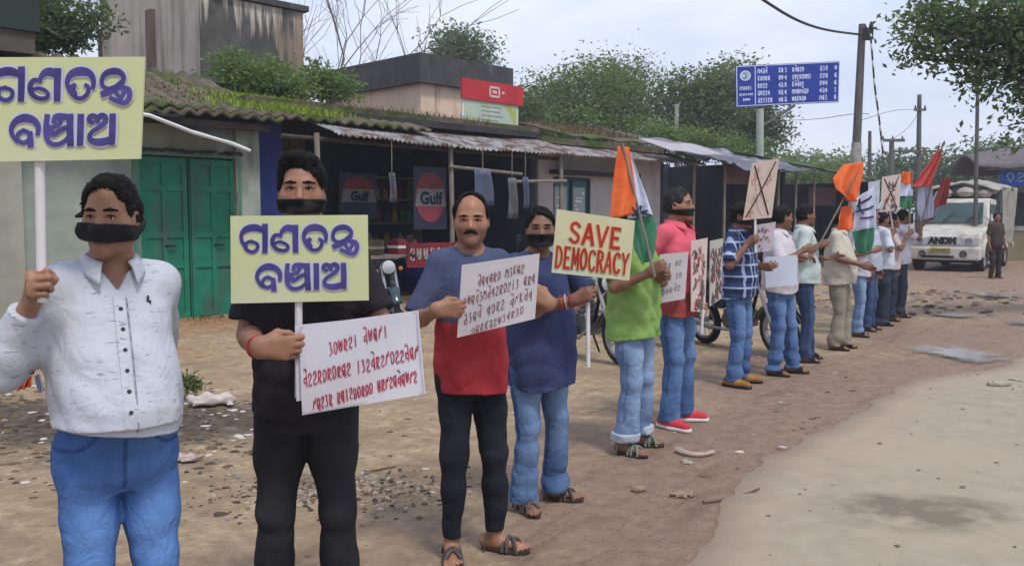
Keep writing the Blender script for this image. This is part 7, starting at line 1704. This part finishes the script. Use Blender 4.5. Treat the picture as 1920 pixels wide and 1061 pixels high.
# signboard and red sacks seen low in the garage behind the moustached man
c = P(822, 478, 15.6); mb = MB(); t = thing('signboard', 'red and white painted signboard leaning low in the garage', 'signboard', c); ax = (FE, FN, V(0, 0, 1))
mb.box((-.72, -.02, -.2), (.72, .02, .22), ax=ax, o=c); bd = mb.build('board', M('dull_red_board', (.20, .02, .03), (.13, .018, .024), 4), t); mb = MB(); rr = random.Random(3)
for i in range(9):
    for st in GL[rr.choice('bcdfhj')]: mb.tube([c + FE * (-.68 + i * .15 + p[0] * .12) + FN * .03 + V(0, 0, .15 - p[1] * .24) for p in st], .016, 4)
mb.build('lettering', M('dull_white_sign', (.4, .4, .4), None, 4), bd)
for (u, lb) in ((4.9, 'blue drum standing left of the stacked tyres'), (6.6, 'blue drum standing by the right garage wall')):
    c = FP(u, .13, -.9); t = thing('drum', lb, 'drum', c, 'drums in the garage'); mb = MB(); mb.lathe([(0, 0), (.28, 0), (.29, .02), (.28, .28), (.295, .30), (.28, .32), (.28, .58), (.295, .60), (.28, .62), (.28, .88), (.27, .9), (0, .88)], c=c, n=24); mb.build('shell', BLUEWALL, t, smooth=True); mb = MB(); mb.lathe([(0, .89), (.04, .89), (.04, .91), (0, .91)], c=c + V(.15, 0, 0), n=10); mb.build('cap', WHITEP, t)
# shelf of containers and hanging goods in the garage
def garage_goods():
    t = thing('shelf', 'dark wooden shelf rack against the garage back wall', 'shelf', FP(6.2, .13, -3.6))
    for z in (.9, 1.45, 2.0, 2.5):
        mb = MB(); fb(mb, 5.2, 7.3, -3.95, -3.5, z, z + .04); mb.build('shelf_board', WOOD, t)
    for u in (5.2, 7.25): mb = MB(); fb(mb, u, u + .05, -3.95, -3.5, .13, 2.6); mb.build('upright', WOOD, t)
    cols = [M('can_red', (.25, .04, .04), None, 4), M('can_blue', (.05, .09, .25), None, 4), M('can_white', (.4, .4, .38), None, 4), M('can_yellow', (.4, .28, .05), None, 4), M('can_green', (.05, .16, .09), None, 4)]; r = random.Random(6)
    for row, z in enumerate((.94, 1.49, 2.04)):
        for k in range(8):
            c = FP(5.42 + k * .235, z, -3.7 + r.uniform(-.05, .05)); h = r.uniform(.22, .36); mb = MB(); mb.lathe([(0, 0), (.08, 0), (.085, .02), (.085, h * .7), (.03, h * .85), (.03, h), (0, h)], c=c, n=12)
            tag(mb.build('oil_can', r.choice(cols), smooth=True), 'small oil can standing on the garage shelf rack', 'can', 'oil cans on the garage shelves')
    hang = [M('hanging_grey_blue', (.09, .105, .16), (.06, .07, .12), 5, .5), M('hanging_grey', (.12, .12, .13), (.08, .08, .09), 5, .5)]
    for k, (px, py, d, w, h) in enumerate(((905, 352, 15.6, .5, .62), (960, 372, 16.4, .26, .75), (985, 362, 16.8, .16, .6), (735, 352, 15.0, .14, .5))):
        c = P(px, py, d); mb = MB(); mb.grid(lambda a, b: c + FE * (a - .5) * w * (1 - .2 * b) + FN * .04 * math.sin(a * 7 + b * 3) + V(0, 0, (b - .5) * h), 12, 6)
        o = mb.build('hanging_packets', hang[k % 2], smooth=True, solid=.02); tag(o, ('wide grey blue packet sheet hanging behind the moustached man', 'tall grey strip of packets hanging left of the pale wall', 'narrow blue grey strip hanging beside the doorway post', 'short grey strip hanging left of the tall poster')[k], 'packets', 'strips of goods hanging in the garage')
        s = MB(); s.tube([c + V(0, 0, h * .5), V(c[0], c[1], 2.9)], .008, 4); s.build('string', WOOD, o)
garage_goods()
# --- house and shop at the right edge
def right_house():
    d = 34; a = P(1845, 412, d); a[2] = 0; t = thing('roadside_house', 'low house at the right edge with a grey thatch like roof and blue signboard', 'house', a)
    e1, e2 = nrm((.95, -.3, 0)), nrm((.3, .95, 0)); ax = (e1, e2, V(0, 0, 1)); z = lambda py: P(1880, py, d)[2]
    mb = MB(); mb.box((.4, 0, 0), (7, 4, z(350)), ax=ax, o=a); mb.build('wall', M('far_grey_wall', (.22, .23, .23), (.17, .18, .18), 2), t)
    mb = MB(); mb.box((.4, -.35, 0), (7, 0, z(432)), ax=ax, o=a); mb.build('plinth', M('mossy_plinth', (.20, .19, .10), (.26, .24, .15), 2), t)
    mb = MB(); mb.box((.4, -.38, z(432)), (7, .02, z(424)), ax=ax, o=a); mb.build('plinth_top', PALEWALL, t)
    for (x0, x1, m_) in ((.9, 2.0, DARKGREY), (2.3, 3.4, PALEWALL)): mb = MB(); mb.box((x0, -.04, z(422)), (x1, 0.01, z(362)), ax=ax, o=a); mb.build('shutter', m_, t)
    mb = MB(); mb.box((.3, -.9, z(352)), (7, -.84, z(320)), ax=ax, o=a); sb = mb.build('signboard', M('bright_blue_board', (.02, .07, .35), (.03, .11, .42), 3, .6), t); mb = MB(); rr = random.Random(8)
    for i in range(10):
        for st in GL[rr.choice('abcdfh')]: mb.tube([a + e1 * (.5 + i * .34 + p[0] * .28) - e2 * .93 + V(0, 0, z(326) - p[1] * .36) for p in st], .028, 4)
    mb.build('lettering', M('sign_pale_blue', (.4, .5, .75), None, 5), sb)
    mb = MB()
    def fn(u, v):
        x = -.6 + 8.2 * u; return a + e1 * x + e2 * (-1.3 + 5.6 * v) + V(0, 0, z(318) + (z(272) - z(318)) * math.sin(math.pi * min(1, v * 1.05)) ** .7 * (.55 + .45 * math.sin(math.pi * min(1, u * .9 + .1))) + .12 * (float(vnoise(x * 2, v * 9, 3)) - .5))
    mb.grid(fn, 40, 24); mb.build('roof', M('grey_purple_thatch', (.17, .15, .155), (.11, .095, .10), 7, .95, .8, 30, stretch=(1, 4, 1)), t, smooth=True, solid=.08)
    mb = MB(); mb.box((-.1, -1.0, z(322)), (7.2, -.9, z(312)), ax=ax, o=a); mb.build('eave_board', M('pale_green_fascia', (.36, .38, .30), None, 4), t)
right_house()
# ---------------------------------------------------------------- litter, stones, sticks
def scatter(name, label, cat, n, where, size, mats, seed, flat=.35, kind='stuff'):
    r = np.random.default_rng(seed); mb = MB()
    for i in range(n):
        x, y = where(r); z = float(ground_h(x, y)); s = size * r.uniform(.35, 1.6); mb.m = int(r.integers(0, len(mats))); k = r.integers(5, 8); a0 = r.uniform(0, 6.28)
        ring = [(math.cos(a0 + 6.283 * j / k) * s * r.uniform(.6, 1.2), math.sin(a0 + 6.283 * j / k) * s * r.uniform(.5, 1.0)) for j in range(k)]; h = s * flat * r.uniform(.5, 1.5)
        vs = [V(x + p[0], y + p[1], z + .002) for p in ring] + [V(x + p[0] * .62 + s * .1, y + p[1] * .62, z + h * r.uniform(.7, 1.1)) for p in ring]
        mb.add(vs, [tuple(range(2 * k - 1, k - 1, -1))[::-1]] + [(j, (j + 1) % k, k + (j + 1) % k, k + j) for j in range(k)])
    o = mb.build(name, mats); return tag(o, label, cat, kind=kind)
ST = [M('grey_stone', (.25, .22, .19), (.18, .155, .13), 9, .9), M('pale_stone', (.42, .37, .30), (.34, .29, .23), 9, .9), M('brown_stone', (.19, .12, .08), (.13, .085, .06), 9, .9)]
LT = [M('pale_paper_litter', (.55, .50, .46), (.45, .40, .36), 8, .85), M('brown_leaf_litter', (.16, .10, .055), (.11, .07, .04), 9, .9), M('dark_mud_clod', (.05, .042, .036), (.08, .065, .055), 9, .95), M('pinkish_plastic_litter', (.5, .38, .36), None, 6, .6)]
def inbox(x0, x1, y0, y1): return lambda r: (r.uniform(x0, x1), r.uniform(y0, y1))
def band(r):
    x = r.uniform(-6.5, -1.5); return x, 6.3 - x * .12 + r.normal(0, .75)
def dirt(r):
    while True:
        x, y = r.uniform(-9, 16), r.uniform(1.8, 24)
        if edge_dist(np.array([x]), np.array([y]))[0] > .1 and float(vnoise(x, y, 31, 1.1)) * .7 + float(vnoise(x, y, 33, 3.0)) * .3 > r.uniform(.45, .75): return x, y
scatter('gravel', 'small stones scattered over the dirt verge', 'gravel', 2000, dirt, .011, ST, 3, .6)
scatter('leaf_litter', 'dry leaves and paper scraps strewn on the verge', 'litter', 700, dirt, .024, LT + [LT[1], LT[1]], 5, .2)
scatter('litter', 'dark band of mud clods, leaves and paper scraps in the left middle ground', 'litter', 1300, band, .030, LT[:3] + [LT[2], LT[1], LT[2]], 7, .25)
def heap(r): a = r.normal(0, .38), r.normal(0, .22); return -1.02 + a[0], 4.95 + a[1]
scatter('gravel_patch', 'patch of dark gravel between the black clad man and the moustached man', 'gravel', 900, heap, .013, ST + [LT[2]], 9, .6)
def wetband(r): return r.uniform(5.0, 11.0), r.uniform(14, 19)
scatter('mud_clods', 'lumps of churned mud on the wet verge toward the truck', 'mud', 260, wetband, .07, [LT[2], ST[2], ST[0]], 11, .4)
def onroad(r):
    while True:
        x, y = r.uniform(.8, 6), r.uniform(3.2, 9)
        if edge_dist(np.array([x]), np.array([y]))[0] < -.15: return x, y
rd = scatter('grit', 'fine grit and chips on the concrete road', 'grit', 160, onroad, .012, ST, 13, .5); rd.location.z = .026
def single(name, label, px, py, s, mat, seed, st=(1, 1, .5), z=0.0, group=None):
    c = G(px, py); r = np.random.default_rng(seed); F = Field()
    for k in range(4): F.ell(V(0, 0, s * .2) + r.normal(0, .3, 3) * s * np.array((st[0], st[1], .15)), s * np.array(st) * r.uniform(.5, .9), None, s * .4)
    vs, fs = F.mesh(max(.006, s / 10), lambda D, X, Y, Z: np.maximum(D + F32(.10 * s) * (np.sin(X * F32(5 / s) + Y * F32(3 / s)) + np.sin(Y * F32(7 / s) - X * F32(4 / s) + Z * F32(6 / s))), -Z + F32(.002)))
    o = link_mesh(name, mesh_np(name, vs + c + V(0, 0, z), fs, smooth=False), mat); return tag(o, label, name.replace('_', ' '), group)
single('brick_piece', 'rounded tan brick piece lying alone in front of the lime shirted man', 1196, 921, .042, M('tan_brick', (.34, .25, .19), (.25, .17, .12), 20, .95), 1, (1.1, .8, .45))
single('brick_piece', 'flat broken brick piece left of the bent twig', 1278, 930, .05, M('tan_brick', (.34, .25, .19), (.25, .17, .12), 20, .95), 2, (1.4, .8, .25))
single('stone', 'small pale stone under the curved bark strip', 1287, 868, .03, ST[1], 3)
single('stone', 'pale chip at the far right on the road', 1880, 728, .075, ST[1], 4, (1.4, .6, .3), .022)
single('paper_scrap', 'crumpled pale paper scrap behind the slub shirted man', 402, 757, .13, LT[0], 5, (1.6, .8, .28))
single('paper_scrap', 'low pinkish wrapper beside the crumpled paper', 345, 862, .06, LT[3], 6, (1.6, .8, .25))
single('paper_scrap', 'small pale wrapper on the tan ground right of the black jeans', 640, 985, .03, LT[0], 7, (1.4, .9, .4))
def stick(label, pts, r, mat, name='stick'):
    mb = MB(); pp = smooth_path([G(*p) + V(0, 0, r * .9 + (p[0] > 1395) * .03) for p in pts], 2); mb.tube(pp, [r * (1 - .5 * i / len(pp)) for i in range(len(pp))], 6); tag(mb.build(name, mat, smooth=True), label, name.replace('_', ' '))
stick('curved pale bark strip on the wet dirt', [(1268, 848), (1290, 856), (1318, 858), (1338, 852)], .022, M('pale_bark', (.50, .40, .33), (.40, .30, .24), 9), 'bark_strip')
stick('bent brown twig lying at the road edge', [(1318, 944), (1350, 940), (1390, 932), (1424, 928)], .010, M('twig_brown', (.17, .11, .085), None, 9), 'twig')
stick('short twig on the dirt left of the moustached man', [(690, 886), (720, 880), (742, 876)], .008, M('twig_brown', (.17, .11, .085), None, 9), 'twig')
grass_tuft('weeds', 1500, lambda r: (lambda u, w: FP(u, .03, w))(r.uniform(-4, 8), .15 + abs(r.normal(0, .25))), .10, MOSS, None, 21, .8, .006)
tag(bpy.data.objects['weeds'], 'thin weeds along the foot of the shop fronts', 'weeds', kind='stuff')
# ---------------------------------------------------------------- air
def build_haze():
    mb = MB(); mb.box((-950, -950, -1.4), (950, 950, 14.0)); m = bpy.data.materials.new('haze'); m.use_nodes = True; nt = m.node_tree; nt.nodes.clear()
    out = nt.nodes.new('ShaderNodeOutputMaterial'); v = nt.nodes.new('ShaderNodeVolumePrincipled'); v.inputs['Color'].default_value = rgb(.86, .90, .97); v.inputs['Density'].default_value = .0019; v.inputs['Anisotropy'].default_value = .25
    nt.links.new(v.outputs[0], out.inputs['Volume']); o = mb.build('haze', m); tag(o, 'thin pale humid air over the whole street', 'haze', kind='stuff')
build_haze()
